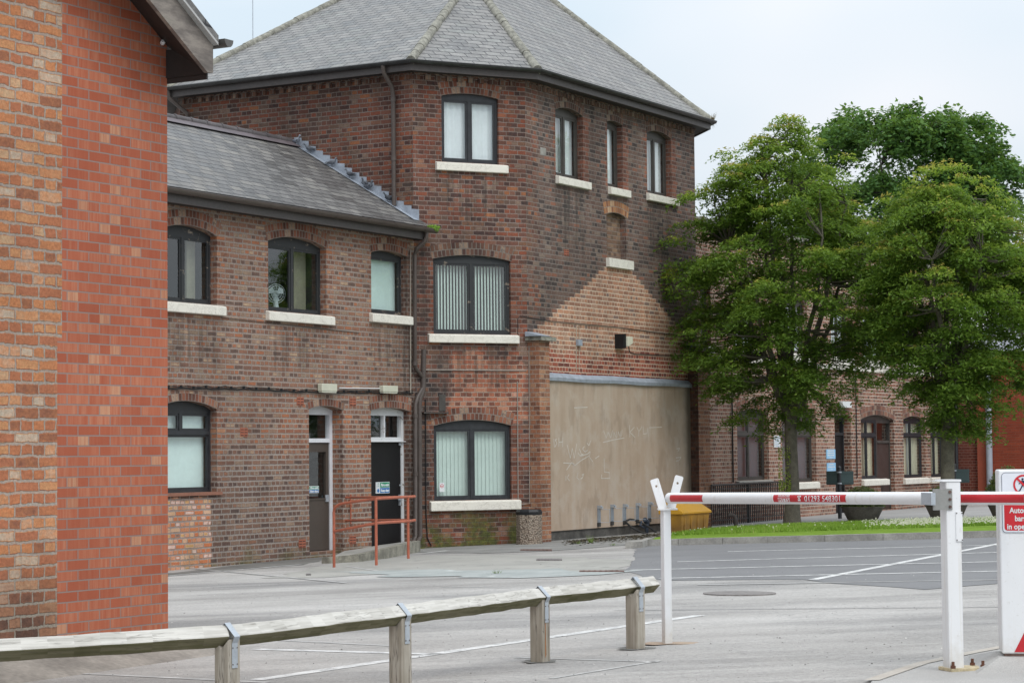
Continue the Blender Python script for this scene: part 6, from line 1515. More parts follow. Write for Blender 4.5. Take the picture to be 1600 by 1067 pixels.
# ------------------------------------------------------------ planters
def planter(xc, yb, wpx, hpx, label, foliage_h, lab_t):
    p = G(xc, yb); s_ = FPX/p.y; w_ = wpx/s_/2; h_ = hpx/s_; t = thing('planter', label, 'planter', p, 'round grey planters on the paving')
    mb = MB(); mb.lathe(p, [(w_*.62, -.02), (w_*.66, .0), (w_*.98, h_*.9), (w_*1.02, h_*.92), (w_*1.02, h_), (w_*.94, h_), (w_*.9, h_*.93)], 28); mb.build('pot', plain('dark_weathered_concrete_pot', (.13,.12,.095), .9, .35, 3, bump=.4), t, smooth=True)
    mb = MB(); mb.lathe(p, [(w_*.9, h_*.9), (w_*.9, h_*.905)], 20); mb.build('soil', M['litter'], t)
    V_ = []; tn = []
    for k in range(2600):
        a = random.uniform(0, 6.28); r = w_*1.05*math.sqrt(random.random()); hgt = foliage_h*(1-.55*(r/w_)**2)*random.uniform(.1, 1.08); x, y = p.x+math.cos(a)*r, p.y+math.sin(a)*r; z = p.z+h_*.93+hgt
        e = Vector((random.gauss(0, 1), random.gauss(0, 1), random.gauss(0, .8))).normalized()*random.uniform(.03, .06); f_ = e.orthogonal().normalized()*random.uniform(.010, .02); c = Vector((x, y, z))
        V_ += [c-e, c+f_, c+e, c-f_]; tn.append(min(1, max(0, random.gauss(.35+.3*hgt/foliage_h, .2))))
    f_ = rawmesh('plant', V_, 4, leafmat('planter_leaves', [(0, (.05,.085,.02)), (.4, (.10,.15,.03)), (.7, (.17,.20,.05)), (1, (.26,.20,.08))], .3), None, tn)
    f_['label'] = lab_t + ' growing in the round planter ' + ('left of the barrier post' if xc < 1400 else 'behind the barrier post' if xc < 1530 else 'beside the warning cabinet'); f_['category'] = 'plant'; f_['group'] = 'plants in the round planters'
planter(1348, 815, 66, 24, 'round grey planter standing left of the barrier post, behind the second sign post', .44, 'low bushy yellow green plant')
planter(1479, 814, 66, 27, 'round grey planter standing directly behind the grey barrier hinge plate', .40, 'bushy green plant')
planter(1576, 811, 66, 26, 'round grey planter mostly hidden by the warning cabinet', .75, 'taller yellowish plant')

# ------------------------------------------------------------ twin board sign posts
def signpost(x, yb, ytop, boards, label, lft):
    p = G(x, yb); t = thing('sign_post', label, 'sign post', p, 'black posts carrying two dark green boards'); top = vat(p, ytop)
    mb = MB(); mb.tube([p-Vector((0, 0, .1)), top-Vector((0, 0, .0))], .045, 12); mb.lathe(top, [(.045, 0), (.05, .01), (.03, .04), (.01, .05)], 12); mb.build('post', M['blackpaint'], t, smooth=True)
    mb = MB()
    for zq in boards[4:6]: c = vat(p, zq); mb.lathe(c, [(.055, -.015), (.055, .015)], 12)
    mb.build('clamps', M['galv'], t, smooth=True)
    s_ = FPX/p.y; z1_, z0_ = vat(p, boards[2]).z, vat(p, boards[3]).z
    for sg, wpx in ((-1, boards[0]), (1, boards[1])):
        w_ = wpx/s_; dv = Vector((sg*.93, .36, 0)).normalized(); n_ = Vector((dv.y, -dv.x, 0)).normalized(); n_ = n_ if n_.y < 0 else -n_
        o_ = p+Vector((0, 0, 0)); a = Vector((o_.x, o_.y, 0))+dv*.03+n_*.0; q = [a+Vector((0,0,z0_)), a+dv*w_*1.07+Vector((0,0,z0_)), a+dv*w_*1.07+Vector((0,0,z1_)), a+Vector((0,0,z1_))]
        mb = MB(); mb.prism([v+n_*.02 for v in q], -n_*.03)
        for zq in (z0_+.04, z1_-.04): mb.prism([a+n_*.021+Vector((0,0,zq-.012)), a+dv*w_*1.07+n_*.021+Vector((0,0,zq-.012)), a+dv*w_*1.07+n_*.021+Vector((0,0,zq+.012)), a+n_*.021+Vector((0,0,zq+.012))], n_*.012)
        mb.build('board', plain('dark_green_board', (.045,.075,.075), .45, .12, 3), t)
signpost(1312.5, 812, 731, (17, 21, 736, 757, 737.5, 755), 'black sign post with twin green boards in front of the dark recessed door', 0)
signpost(1492, 811, 727, (12, 23, 733, 754, 735, 752), 'black sign post with twin green boards behind the barrier post', 0)

# ------------------------------------------------------------ barrier: fork post, boom, hinge post, cabinet
fp_ = G(1042.5, 1005.5); SP = FPX/fp_.y
BZ0 = atY(1046, 778, fp_.y+.0); pr_ = G(1490, 1050)
b1p = atY(1046, 778.0, fp_.y); b2p = atY(1487, 778.2, pr_.y+.30); bdir = (b2p-b1p).normalized(); bside = Vector((bdir.y, -bdir.x, 0)).normalized()
print('barrier', fp_, b1p, b2p, pr_)
fork = thing('barrier_fork_post', 'white square post with a V shaped cradle holding the left end of the boom', 'barrier post', fp_)
fw = .030; dH = Vector((bdir.x, bdir.y, 0)).normalized()
zc = b1p.z-.075
mb = MB(); rotb = [(1, 0), (0, 1)]; e1, e2 = Vector((.93, .36, 0)).normalized(), Vector((-.36, .93, 0)).normalized()
q = [fp_+e1*sx*fw+e2*sy*fw for sx, sy in ((-1,-1),(1,-1),(1,1),(-1,1))]; q = [Vector((v.x, v.y, fp_.z-.1)) for v in q]; mb.prism(q, Vector((0, 0, zc-fp_.z+.1)))
o = mb.build('post', M['white'], fork); bv = o.modifiers.new('bevel', 'BEVEL'); bv.width = .006; bv.segments = 2
Xc = Vector((1, 0, 0)); c = Vector((fp_.x, fp_.y, zc))
def plate(p0, p1, w0, thick, nv, hole):
    d = (p1-p0).normalized(); s_ = d.cross(nv).normalized(); mb = MB(); n_ = 18
    outer = [p0-s_*w0/2, p1-s_*w0/2+d*-.008, p1-s_*(w0/2-.008), p1+s_*(w0/2-.008), p1+s_*w0/2-d*.008, p0+s_*w0/2]
    hc = p1-d*.045; hp = [(math.cos(6.283*k/n_)*.009, math.sin(6.283*k/n_)*.009) for k in range(n_)]
    f = lambda x, y: p0+s_*x+d*y
    L_ = (p1-p0).length; O2 = [(-w0/2, 0), (-w0/2, L_-.008), (-w0/2+.008, L_), (w0/2-.008, L_), (w0/2, L_-.008), (w0/2, 0)]; H2 = [(x, L_-.055+y) for x, y in hp]
    mb.sheet([O2, H2], lambda x, y: f(x, y)+nv*thick/2, nv); mb.sheet([O2, H2], lambda x, y: f(x, y)-nv*thick/2, -nv)
    for lp in (O2, H2):
        for i in range(len(lp)):
            a, b = lp[i], lp[(i+1) % len(lp)]; mb.face([f(*a)+nv*thick/2, f(*b)+nv*thick/2, f(*b)-nv*thick/2, f(*a)-nv*thick/2])
    return mb.build('cradle_arm', M['white'], fork)
s__ = 1/SP
plate(c+Vector((-.020, -.03, -.0)), c+Vector((-.020-.062, -.03, .215)), .066, .008, Vector((.22, -.93, .1)).normalized(), 1)
plate(c+Vector((.045, .06, .0)), c+Vector((.045+.065, .06, .235)), .062, .008, Vector((-.15, -.95, .06)).normalized(), 1)
mb = MB(); mb.prism([c+Vector((-.055, -.05, -.01)), c+Vector((.085, -.05, -.01)), c+Vector((.085, .08, -.01)), c+Vector((-.055, .08, -.01))], Vector((0, 0, .012))); o = mb.build('cradle_base', M['white'], fork)
mb = MB(); n_ = 16; mb.face([Vector((fp_.x+math.cos(6.283*k/n_)*random.uniform(.13, .30)*1.2, fp_.y+math.sin(6.283*k/n_)*random.uniform(.08, .16), 0)) + Vector((0, 0, gz(fp_.x, fp_.y)+.006)) for k in range(n_)]); st(mb.build('rust_contact_patch', simple_ground('sandy_rust_patch', (.30,.22,.16), (.42,.33,.25), 6, 60, .2), None))  # rust-brown ring that also paints in the post's contact shadow
# boom
BR = .0395; gapd = ray(1560, 778); tB = None
bend = b1p+bdir*((b2p-b1p).length*1.215); Zb = bdir.cross(bside).normalized(); Zb = Zb if Zb.z > 0 else -Zb
bs = bside if bside.dot(CP-b1p) > 0 else -bside
def bpt(l, a, r=BR): return b1p+bdir*l+(bs*math.cos(a)+Zb*math.sin(a))*r      # a measured up from the viewer's side
bl_ = (bend-b1p).length
boom = thing('barrier_boom', 'white round barrier boom with red reflective bands and a phone number label', 'barrier boom', b1p)
mb = MB(); nn_ = 28
for k in range(nn_):
    a, b = 6.2832*k/nn_, 6.2832*(k+1)/nn_; mb.face([bpt(0, a), bpt(bl_, a), bpt(bl_, b), bpt(0, b)])
mb.face([bpt(0, 6.2832*k/nn_) for k in range(nn_)]); mb.build('tube', M['white'], boom, smooth=True)
mb = MB(); mb.face([bpt(-.004, 6.2832*k/nn_, BR*.96) for k in range(nn_)]); mb.tube([b1p-bdir*.005, b1p+bdir*.01], BR*.97, 20); mb.build('end_cap', M['black'], boom)
def lfor(x):                                   # distance along the boom seen at picture column x
    lo, hi = -.2, bl_+1
    for _ in range(50):
        m = (lo+hi)/2; v = b1p+bdir*m+bs*BR-CP; xx = 800+FPX*v.dot(CR)/v.dot(_F)
        if xx < x: lo = m
        else: hi = m
    return m
def yang(y, x=1250):                           # angle round the boom seen at picture row y
    l = lfor(x); best = min((abs(533.5-FPX*(bpt(l, rad(k*.5))-CP).dot(CU)/(bpt(l, rad(k*.5))-CP).dot(_F)-y), rad(k*.5)) for k in range(-180, 181)); return best[1]
A0, A1 = yang(782.6+1.4), yang(772.2+.6)
def band(x0, x1, m, nm='reflective_band', r=BR+.0012):
    l0, l1 = lfor(x0), lfor(x1); mb = MB(); k = 10
    for i in range(k):
        a, b = A0+(A1-A0)*i/k, A0+(A1-A0)*(i+1)/k; mb.face([bpt(l0, a, r), bpt(l1, a, r), bpt(l1, b, r), bpt(l0, b, r)])
    return mb.build(nm, m, boom, smooth=True)
band(1046.5, 1097, M['redpaint']); lb = band(1208, 1321, M['redpaint'], 'phone_label'); band(1440.5, 1600, M['redpaint'])
lb['label'] = 'red label with white telephone symbol and number'
mb = MB(); Am = (A0+A1)/2; RR = BR+.0034
f = lambda x, y: bpt(x, Am+y/BR, RR); nr = lambda q: bs
hL = (A1-A0)*BR; l0, l1 = lfor(1258), lfor(1313.5)
puttext(mb, '01293 548301', f, nr, hL*.98, (l0+l1)/2, -hL*.34, .0004, width=(l1-l0), slices=9)
pc = lfor(1249); wq = hL*.62                     # telephone symbol
def blob(poly):
    q = [f(pc+x*wq, y*wq) for x, y in poly]
    if (q[1]-q[0]).cross(q[2]-q[0]).dot(bs) < 0: q.reverse()
    mb.face(q)
blob([(-.62,.28),(-.62,.42),(-.40,.56),(.40,.56),(.62,.42),(.62,.28),(.30,.28),(.30,.38),(-.30,.38),(-.30,.28)][:3]+[(.40,.56),(.62,.42),(.62,.30),(.36,.30),(.36,.40),(-.36,.40),(-.36,.30),(-.62,.30)][0:0]) if False else None
for poly in ([(-.64,.26),(-.34,.26),(-.34,.44),(-.64,.44)], [(-.64,.44),(.64,.44),(.42,.58),(-.42,.58)], [(.34,.26),(.64,.26),(.64,.44),(.34,.44)], [(-.20,.30),(.20,.30),(.24,.16),(-.24,.16)], [(-.24,.16),(.24,.16),(.46,-.34),(-.46,-.34)], [(-.46,-.34),(.46,-.34),(.46,-.52),(-.46,-.52)]): blob(poly)
o = mb.build('lettering', M['white'], lb, merge=False)
mb = MB(); mb2 = mb; dk = [(math.cos(6.283*k/14)*.13*wq, -.1*wq+math.sin(6.283*k/14)*.13*wq) for k in range(14)]; q = [bpt(pc+x, Am+y/BR, RR+.0006) for x, y in dk]
if (q[1]-q[0]).cross(q[2]-q[0]).dot(bs) < 0: q.reverse()
mb.face(q); mb.build('dial', M['redpaint'], lb)
# maker's panel: small capitals over a white box with red serif capitals
mb = MB(); lc0, lc1 = lfor(1216), lfor(1234); cx = (lc0+lc1)/2; wd = lc1-lc0
puttext(mb, 'FRONTIER', f, nr, hL*.34, cx, hL*.22, .0003, width=wd, slices=4)
for i in range(1):
    for j in range(6):
        ya, yb = -hL*.44+hL*.56*j/6, -hL*.44+hL*.56*(j+1)/6
        q = [f(lc0, ya), f(lc1, ya), f(lc1, yb), f(lc0, yb)]
        if (q[1]-q[0]).cross(q[2]-q[0]).dot(bs) < 0: q.reverse()
        mb.face(q)
mb.build('lettering', M['white'], lb, merge=False)
mb = MB(); f2 = lambda x, y: bpt(x, Am+y/BR, RR+.0012); puttext(mb, 'PITTS', f2, nr, hL*.62, cx, -hL*.37, .0006, width=wd*.92, slices=7); mb.build('lettering', M['redpaint'], lb, merge=False)
# hinge post
hp_ = thing('barrier_hinge_post', 'tall white steel post with a galvanised hinge plate and a bolted base plate', 'barrier post', pr_)
e1, e2 = Vector((.84, -.54, 0)), Vector((.54, .84, 0)); SPp = FPX/pr_.y; topz = vat(pr_, 752).z
hw = 25/SPp/2/(.84*.0+1.17)
def rbox(mb, c, wx, wy, z0, z1):
    mb.hexa([[[Vector((c.x, c.y, z))+e1*x+e2*y for y in (wy, -wy)] for z in (z0, z1)] for x in (-wx, wx)])
hw = .045
e1, e2 = Vector((math.cos(rad(14)), math.sin(rad(14)), 0)), Vector((-math.sin(rad(14)), math.cos(rad(14)), 0))
mb = MB(); rbox(mb, pr_, .047, .047, pr_.z-.02, topz); o = mb.build('post', M['white'], hp_); bv = o.modifiers.new('bevel', 'BEVEL'); bv.width = .008; bv.segments = 3
mb = MB(); rbox(mb, pr_+e1*-.012, .060, .052, topz-.0005, topz+.012); rbox(mb, pr_-e1*.075, .03, .05, topz+.002, topz+.006); mb.build('cap', M['white'], hp_)
z0_, z1_ = vat(pr_, 796).z, vat(pr_, 763).z
mb = MB(); q = pr_-e1*.073-e2*.05; rbox(mb, q, .061, .004, z0_, z1_)
o = mb.build('hinge_plate', plain('dull_galvanised_plate', (.26,.262,.25), .55, .12, 5, metal=.1), hp_)
mb = MB()
for k in range(3): mb.tube([q+e1*.045-e2*.004+Vector((0,0,z0_+(z1_-z0_)*(.15+.35*k)-q.z)), q+e1*.045-e2*.012+Vector((0,0,z0_+(z1_-z0_)*(.15+.35*k)-q.z))], .009, 6)
mb.build('bolts', M['iron'], o)
mb = MB(); qb = pr_-e1*.14+Vector((0,0,0)); zb0, zb1 = vat(pr_, 788).z, vat(pr_, 769).z; rbox(mb, qb, .014, .07, zb0, zb1); mb.build('clamp', M['galv'], hp_)
mb = MB(); z0_, z1_ = vat(pr_, 845).z, vat(pr_, 799).z; q = pr_+e1*.030-e2*.05; rbox(mb, q, .021, .004, z0_, z1_); o = mb.build('cover_plate', M['white'], hp_)
mb = MB()
for sx in (-.017, .017):
    for zz_ in (z0_+.008, z1_-.008): mb.tube([q+e1*sx-e2*.004+Vector((0,0,zz_-q.z)), q+e1*sx-e2*.008+Vector((0,0,zz_-q.z))], .004, 6)
mb.build('screws', M['irong'], o)
mb = MB(); q = pr_+e1*.06; rbox(mb, q, .115, .09, pr_.z+.012, pr_.z+.03); o = mb.build('base_plate', plain('rusty_cream_plate', (.50,.42,.27), .7, .3, 12), hp_)
mb = MB(); rbox(mb, q, .112, .088, pr_.z-.03, pr_.z+.0115)
for sx, sy in ((-.095, -.07), (.095, -.07), (.095, .07)): mb.tube([q+e1*sx+e2*sy+Vector((0,0,.03)), q+e1*sx+e2*sy+Vector((0,0,.07))], .009, 6); mb.tube([q+e1*sx+e2*sy+Vector((0,0,.031)), q+e1*sx+e2*sy+Vector((0,0,.047))], .015, 6)
mb.build('anchor_bolts', plain('rusty_bolts', (.12,.05,.03), .8, .4, 30), hp_)
# island of speckled concrete
isl = simple_ground('speckled_concrete', (.34,.33,.315), (.42,.41,.39), .9, 150, .30)
ip = [(1362,1067),(1380,1056),(1440,1040),(1500,1027),(1565,1012),(1640,1000),(2000,980),(2000,1300),(1330,1300),(1350,1085)]
P_ = [G(x, y, .0) for x, y in ip]; mb = MB(); mb.sheet([[(p.x, p.y) for p in P_]], lambda x, y: Vector((x, y, gz(x, y)+.012)), Vector((0,0,1))); st(mb.build('island', isl, None))
for (a, b) in (((1362,1066),(1440,1039)), ((1440,1039),(1520,1022)), ((1520,1022),(1640,1000))): gline(a, b, .09, simple_ground('pale_edging', (.40,.36,.31), (.46,.43,.38), 3, 60, .12), .016, 'edging')
mb = MB(); kp = [G(1362,1058,0), G(1420,1056,0), G(1640,1050,0), G(2000,1040,0)]
for a, b in zip(kp[:-1], kp[1:]):
    d = (b-a).normalized(); n_ = Vector((d.y, -d.x, 0)); n_ = n_ if n_.y < 0 else -n_
    q = [Vector((v.x, v.y, gz(v.x, v.y)+.02)) for v in (a, b, b+n_*.5, a+n_*.5)]
    if (q[1]-q[0]).cross(q[2]-q[0]).z < 0: q.reverse()
# cabinet
cy = pr_.y+.02; cl = atY(1566, 1020, cy); Ct = Pl((cl.x, cl.y), 99); zc0 = Ct.sz(1566, 1021)[1]; zc1 = Ct.sz(1563, 734)[1]; cw = 2*Ct.sz(1600.5, 800)[0]
cab = thing('barrier_cabinet', 'white barrier control cabinet with a red warning sign, cut by the right edge', 'cabinet', (cl.x, cl.y, gz(cl.x, cl.y)))
mb = MB(); mb.boxp(Ct, 0, cw, zc0, zc1, -.34, 0); o = mb.build('body', M['white'], cab); bv = o.modifiers.new('bevel', 'BEVEL'); bv.width = .010; bv.segments = 3
mb = MB(); mb.boxp(Ct, .015, cw-.02, zc0-.014, zc0-.0005, -.32, -.008); mb.build('base_frame', M['iron'], cab)
ISL = simple_ground('speckled_concrete', (.34,.33,.315), (.42,.41,.39), .9, 150, .30)
mb = MB(); gI = gz(cl.x, cl.y)
for (ua, ub) in ((-.05, cw+.3),):
    tz_ = zc0-.015; lo = [Ct.P(-.17, gI-.0, .32), Ct.P(cw+.8, gI-.0, .32), Ct.P(cw+.8, gI-.0, -.9), Ct.P(-.17, gI-.0, -.9)]; hi = [Ct.P(-.02, tz_, .05), Ct.P(cw+.1, tz_, .05), Ct.P(cw+.1, tz_, -.36), Ct.P(-.02, tz_, -.36)]
    lo = [Vector((v.x, v.y, gz(v.x, v.y)+.010)) for v in lo]; mb.face(hi)
    for k in range(4): mb.face([lo[k], lo[(k+1) % 4], hi[(k+1) % 4], hi[k]])
st(mb.build('plinth_mound', ISL, None))
mb = MB(); ux, uz = Ct.sz(1585, 1020); u2, z2 = Ct.sz(1600, 990); sl3 = (z2-uz)/(u2-ux)
q = [Ct.P(ux, zc0+.011, .0025), Ct.P(cw-.01, zc0+.011, .0025), Ct.P(cw-.01, zc0+.011+(cw-.01-ux)*sl3*1.0, .0025)]; mb.face(q); mb.build('red_corner', M['redpaint'], cab)
# the sign
sg = thing('warning_sign', 'white and red warning sign with a crossed out walking figure on the cabinet', 'sign', Ct.P(.2, 1.2, .01))
def rrect(u0, u1, z0, z1, r, n_=6):
    o_ = []
    for cx_, cz_, a0_ in ((u1-r, z0+r, -90), (u1-r, z1-r, 0), (u0+r, z1-r, 90), (u0+r, z0+r, 180)):
        for k in range(n_+1): a = rad(a0_+90*k/n_); o_.append((cx_+r*math.cos(a), cz_+r*math.sin(a)))
    return o_
su0 = Ct.sz(1565.5, 790)[0]; sz1 = Ct.sz(1570, 738)[1]; sz0 = Ct.sz(1570, 832)[1]; su1 = cw-.018
loop = rrect(su0, su1, sz0, sz1, .022)
mb = MB(); mb.sheet([loop], lambda u, z: Ct.P(u, z, .004), Ct.n); mb.build('panel', plain('sign_face_white', (.70,.72,.77), .4, .03), sg)
inner = rrect(su0+.003, su1-.003, sz0+.003, sz1-.003, .019); mb = MB(); mb.sheet([loop, inner], lambda u, z: Ct.P(u, z, .0048), Ct.n); mb.build('border_line', plain('sign_outline', (.16,.17,.22), .5), sg)
r0 = Ct.sz(1569, 800)[0]; rz1, rz0 = Ct.sz(1575, 778)[1], Ct.sz(1575, 828.5)[1]; r1 = su1-(r0-su0)
mb = MB(); mb.sheet([rrect(r0, r1, rz0, rz1, .018)], lambda u, z: Ct.P(u, z, .005), Ct.n); mb.build('red_field', M['sred'], sg)
cu_ = Ct.sz(1600, 800)[0]; mb = MB(); fC = lambda x, y: Ct.P(x, y, .0062); lh = (rz1-rz0)/4.0
cabx = Ct.sz(1600, 800)[0]
for i, (s_, ref) in enumerate((('Warning', 1581), ('Automatic', 1577), ('barrier', 1585), ('in operation', 1573))):
    ul = Ct.sz(ref, 790)[0]; wdt = 2*(cu_-ul); puttext(mb, s_, fC, Ct.n, lh*.95, cu_, rz1-lh*(i+.80)-lh*.02, .0012, width=wdt)
mb.build('lettering', M['swhite'], sg, merge=False)
ccu, ccz = cu_, Ct.sz(1595, 757)[1]; RA = abs(ccz-Ct.sz(1595, 742.5)[1])
RA = cu_-Ct.sz(1583, 757)[0]
mb = MB(); n_ = 40
for k in range(n_):
    a, b = 6.2832*k/n_, 6.2832*(k+1)/n_; mb.face([fC(ccu+math.cos(a)*RA*.82, ccz+math.sin(a)*RA*.82), fC(ccu+math.cos(a)*RA, ccz+math.sin(a)*RA), fC(ccu+math.cos(b)*RA, ccz+math.sin(b)*RA), fC(ccu+math.cos(b)*RA*.82, ccz+math.sin(b)*RA*.82)])
f7 = lambda x, y: Ct.P(x, y, .0085); t_ = RA*.075; s7 = RA*.83*.7071
mb.face([f7(ccu-s7-t_, ccz+s7-t_), f7(ccu+s7-t_, ccz-s7-t_), f7(ccu+s7+t_, ccz-s7+t_), f7(ccu-s7+t_, ccz+s7+t_)]); mb.build('prohibition_ring', M['sred'], sg)
mb = MB(); g7 = lambda x, y: Ct.P(ccu+x*RA, ccz+y*RA, .0072)
mb.face([g7(-.08+.11*math.cos(6.283*k/14), .56+.11*math.sin(6.283*k/14)) for k in range(14)])
for poly in ([(-.20,.42),(.08,.42),(.12,-.02),(-.14,-.02)], [(-.14,.0),(.02,.0),(-.20,-.36),(-.32,-.60),(-.44,-.56),(-.30,-.32)], [(-.02,0),(.12,0),(.22,-.32),(.30,-.64),(.18,-.66),(.08,-.32)], [(-.20,.40),(-.10,.30),(-.34,.10),(-.46,.06),(-.46,.14),(-.36,.18)], [(.04,.42),(.10,.30),(.34,.16),(.44,.16),(.42,.24),(.32,.26)], [(-.44,-.56),(-.32,-.60),(-.34,-.66),(-.54,-.64),(-.54,-.58)], [(.18,-.66),(.30,-.64),(.42,-.70),(.18,-.74)]):
    q = [g7(*p) for p in poly]
    nn = sum(((q[i]-q[0]).cross(q[(i+1) % len(q)]-q[0]).dot(Ct.n) for i in range(len(q))))
    if nn < 0: q.reverse()
    mb.face(q)
mb.build('walking_figure', M['snavy'], sg)
# distant aerial
q = atY(395, 40, 70); mb = MB(); mb.tube([Vector((q.x, q.y, 0)), Vector((q.x, q.y, 17))], .016, 6); tag(mb.build('aerial_mast', M['galv'], None), 'very thin grey mast against the sky left of the tower roof', 'mast')

# ------------------------------------------------------------ trees
BARK = plain('grey_green_bark', (.115,.105,.080), .95, .35, 7, bump=.9); BARKD = plain('dark_bark', (.05,.042,.035), .95, .3, 5)
def tree(name, label, p, prof, trunk, z_split, limbs, n_spray, leaves, leafL, leafW, mat, r_trunk, spray_r, seed, depth_scale=.85, bark=None, flat=.32, tip=.5, gauss=None, dome=False, extra=(), nclump=60):
    """prof: list of (height, reach to the left, reach to the right) of the crown in metres"""
    rg = np.random.default_rng(seed); rnd = random.Random(seed); t = thing(name, label, 'tree', p)
    H_ = [a[0] for a in prof]; Lf = [a[1] for a in prof]; Rt = [a[2] for a in prof]
    rl_ = lambda z: np.interp(z, H_, Lf); rr_ = lambda z: np.interp(z, H_, Rt)
    ztop = H_[-1]; zlow = H_[0]
    mb = MB()
    tp = [Vector(p)+Vector((dx, dy, z)) for dx, dy, z in trunk]
    rs = [r_trunk*(1.55 if i == 0 else 1.15 if i == 1 else 1.0-.22*i/len(trunk)) for i in range(len(trunk))]
    mb.tube(tp, rs, 14); top = tp[-1]; fork = tp[-2]; nodes = []
    for i in range(limbs):
        a = 6.283*i/limbs + rnd.uniform(-.3, .3); zt = rnd.uniform(.55, .95)*ztop; k = rnd.uniform(.45, .8) if i < limbs-1 else .08
        rx = (rr_(zt) if math.cos(a) > 0 else rl_(zt)); ry = (rl_(zt)+rr_(zt))/2*depth_scale
        cxm = (rr_(zt)-rl_(zt))/2*0
        end = Vector(p)+Vector((cxm+math.cos(a)*rx*k, math.sin(a)*ry*k, zt)); st_ = fork.lerp(top, rnd.uniform(0, 1)); mid = st_.lerp(end, .45)+Vector((math.cos(a)*rx*.10, math.sin(a)*ry*.10, .15)); pts_ = []
        for j in range(9):
            u = j/8; q = st_*(1-u)**2+mid*2*u*(1-u)+end*u*u + Vector((rnd.gauss(0, .03), rnd.gauss(0, .03), 0))*(0 if j == 0 else 1)*ztop/7; pts_.append(q)
        r0 = r_trunk*rnd.uniform(.38, .55); mb.tube(pts_, [r0*(1-.85*j/8)+.012 for j in range(9)], 8); nodes += [(q, r0*(1-.85*j/8)+.012) for j, q in enumerate(pts_) if j > 1]
    # boughs: clumps of sprays pushed towards the outline, with gaps between them
    cs = []; cl_ = []; tries = 0; vx, vz = (.55, .62) if not dome else (.75, .42)
    while len(cl_) < nclump and tries < nclump*60:
        tries += 1; z = rnd.uniform(zlow, ztop); a = rnd.uniform(0, 6.283); q = rnd.uniform(.35, .93) if not dome else rnd.uniform(.55, .97)
        rx = rr_(z) if math.cos(a) > 0 else rl_(z); ry = (rl_(z)+rr_(z))/2*depth_scale
        if rnd.random() > (rx+ry)/(max(Lf)+max(Rt)) + .12: continue
        c0 = (math.cos(a)*rx*q, math.sin(a)*ry*q, z)
        if any((c0[0]-o_[0])**2+(c0[1]-o_[1])**2+(c0[2]-o_[2])**2 < (spray_r*1.15)**2 for o_ in cl_): continue
        cl_.append((*c0, a, q))
    per = n_spray/max(1, len(cl_))
    for (x, y, z, a, q) in cl_:
        ct = rnd.uniform(.3, 1.15)
        for _ in range(max(1, int(per*rnd.uniform(.5, 1.5)))):
            sg_ = spray_r*1.25; dx, dy, dz_ = rnd.gauss(0, sg_*vx), rnd.gauss(0, sg_*vx), rnd.gauss(0, sg_*vz)
            X_, Y_, Z_ = x+dx, y+dy, z+dz_
            if not zlow < Z_ < ztop+.15: continue
            rx = rr_(Z_) if X_ > 0 else rl_(Z_); ry = (rl_(Z_)+rr_(Z_))/2*depth_scale; qq = math.hypot(X_/rx, Y_/ry)
            if qq > 1.02: continue
            cs.append((X_, Y_, Z_, math.atan2(Y_, X_), min(1, qq), max(0, min(1, (dz_/(sg_*vz))*.5+.1))*(.35+.65*min(1, qq*1.1))*ct))
    for e in extra: cs.append(e)
    V_ = []; tn = []; brk = 0; nk = np.array([tuple(n_[0]) for n_ in nodes])
    for (x, y, z, a, q, *tp_) in cs:
        tpf = tp_[0] if tp_ else .5
        c = Vector(p)+Vector((x, y, z)); d2 = ((nk-np.array(tuple(c)))**2).sum(1) + 2.5*np.maximum(0, nk[:, 2]-c.z+.1)**2
        j = int(d2.argmin()); st_ = nodes[j][0]
        if brk < 420 and (st_-c).length < (1.25 if not dome else 3.0): mb.tube([st_, st_.lerp(c, .5)+Vector((0, 0, -.04)), c], [min(nodes[j][1]*.6, .035), .018, .006], 5, False); brk += 1
        sr_ = spray_r*rnd.uniform(.65, 1.35); m = max(8, int(leaves*rnd.uniform(.7, 1.3)*(sr_/spray_r)**1.5))
        od = np.array([math.cos(a), math.sin(a), -.25 if not dome else -.1]); od /= np.linalg.norm(od)
        loc = rg.normal(0, 1, (m, 3)); loc /= np.linalg.norm(loc, axis=1)[:, None]; loc *= (rg.random(m)**(1/2.4))[:, None]*sr_
        loc[:, 2] *= flat; loc += od*(rg.random((m, 1))-.35)*sr_*1.2
        r2 = np.hypot(loc[:, 0], loc[:, 1]); loc[:, 2] -= r2*r2/sr_*(.30 if not dome else .55)
        ctr = np.array([c.x, c.y, c.z])+loc
        e = rg.normal(0, 1, (m, 3)); e[:, 2] = e[:, 2]*.35-.25; e += od*.5; e /= np.linalg.norm(e, axis=1)[:, None]
        f_ = np.cross(e, rg.normal(0, .45, (m, 3))+np.array([0, 0, 1.0])); f_ /= np.linalg.norm(f_, axis=1)[:, None]
        ll = leafL*rg.uniform(.7, 1.3, (m, 1)); lw = leafW*rg.uniform(.7, 1.3, (m, 1))
        quad = np.stack([ctr-e*ll*.5, ctr+f_*lw*.5+e*ll*.05, ctr+e*ll*.5, ctr-f_*lw*.5+e*ll*.05], 1)
        V_.append(quad.reshape(-1, 3))
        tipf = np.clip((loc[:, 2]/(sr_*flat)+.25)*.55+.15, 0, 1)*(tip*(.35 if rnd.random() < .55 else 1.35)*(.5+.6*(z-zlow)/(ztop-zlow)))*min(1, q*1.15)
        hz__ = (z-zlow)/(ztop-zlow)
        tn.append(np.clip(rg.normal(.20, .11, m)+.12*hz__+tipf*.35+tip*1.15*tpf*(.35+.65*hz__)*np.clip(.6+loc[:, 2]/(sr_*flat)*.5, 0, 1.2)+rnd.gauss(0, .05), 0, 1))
    mb.build('trunk', bark or BARK, t, smooth=True)
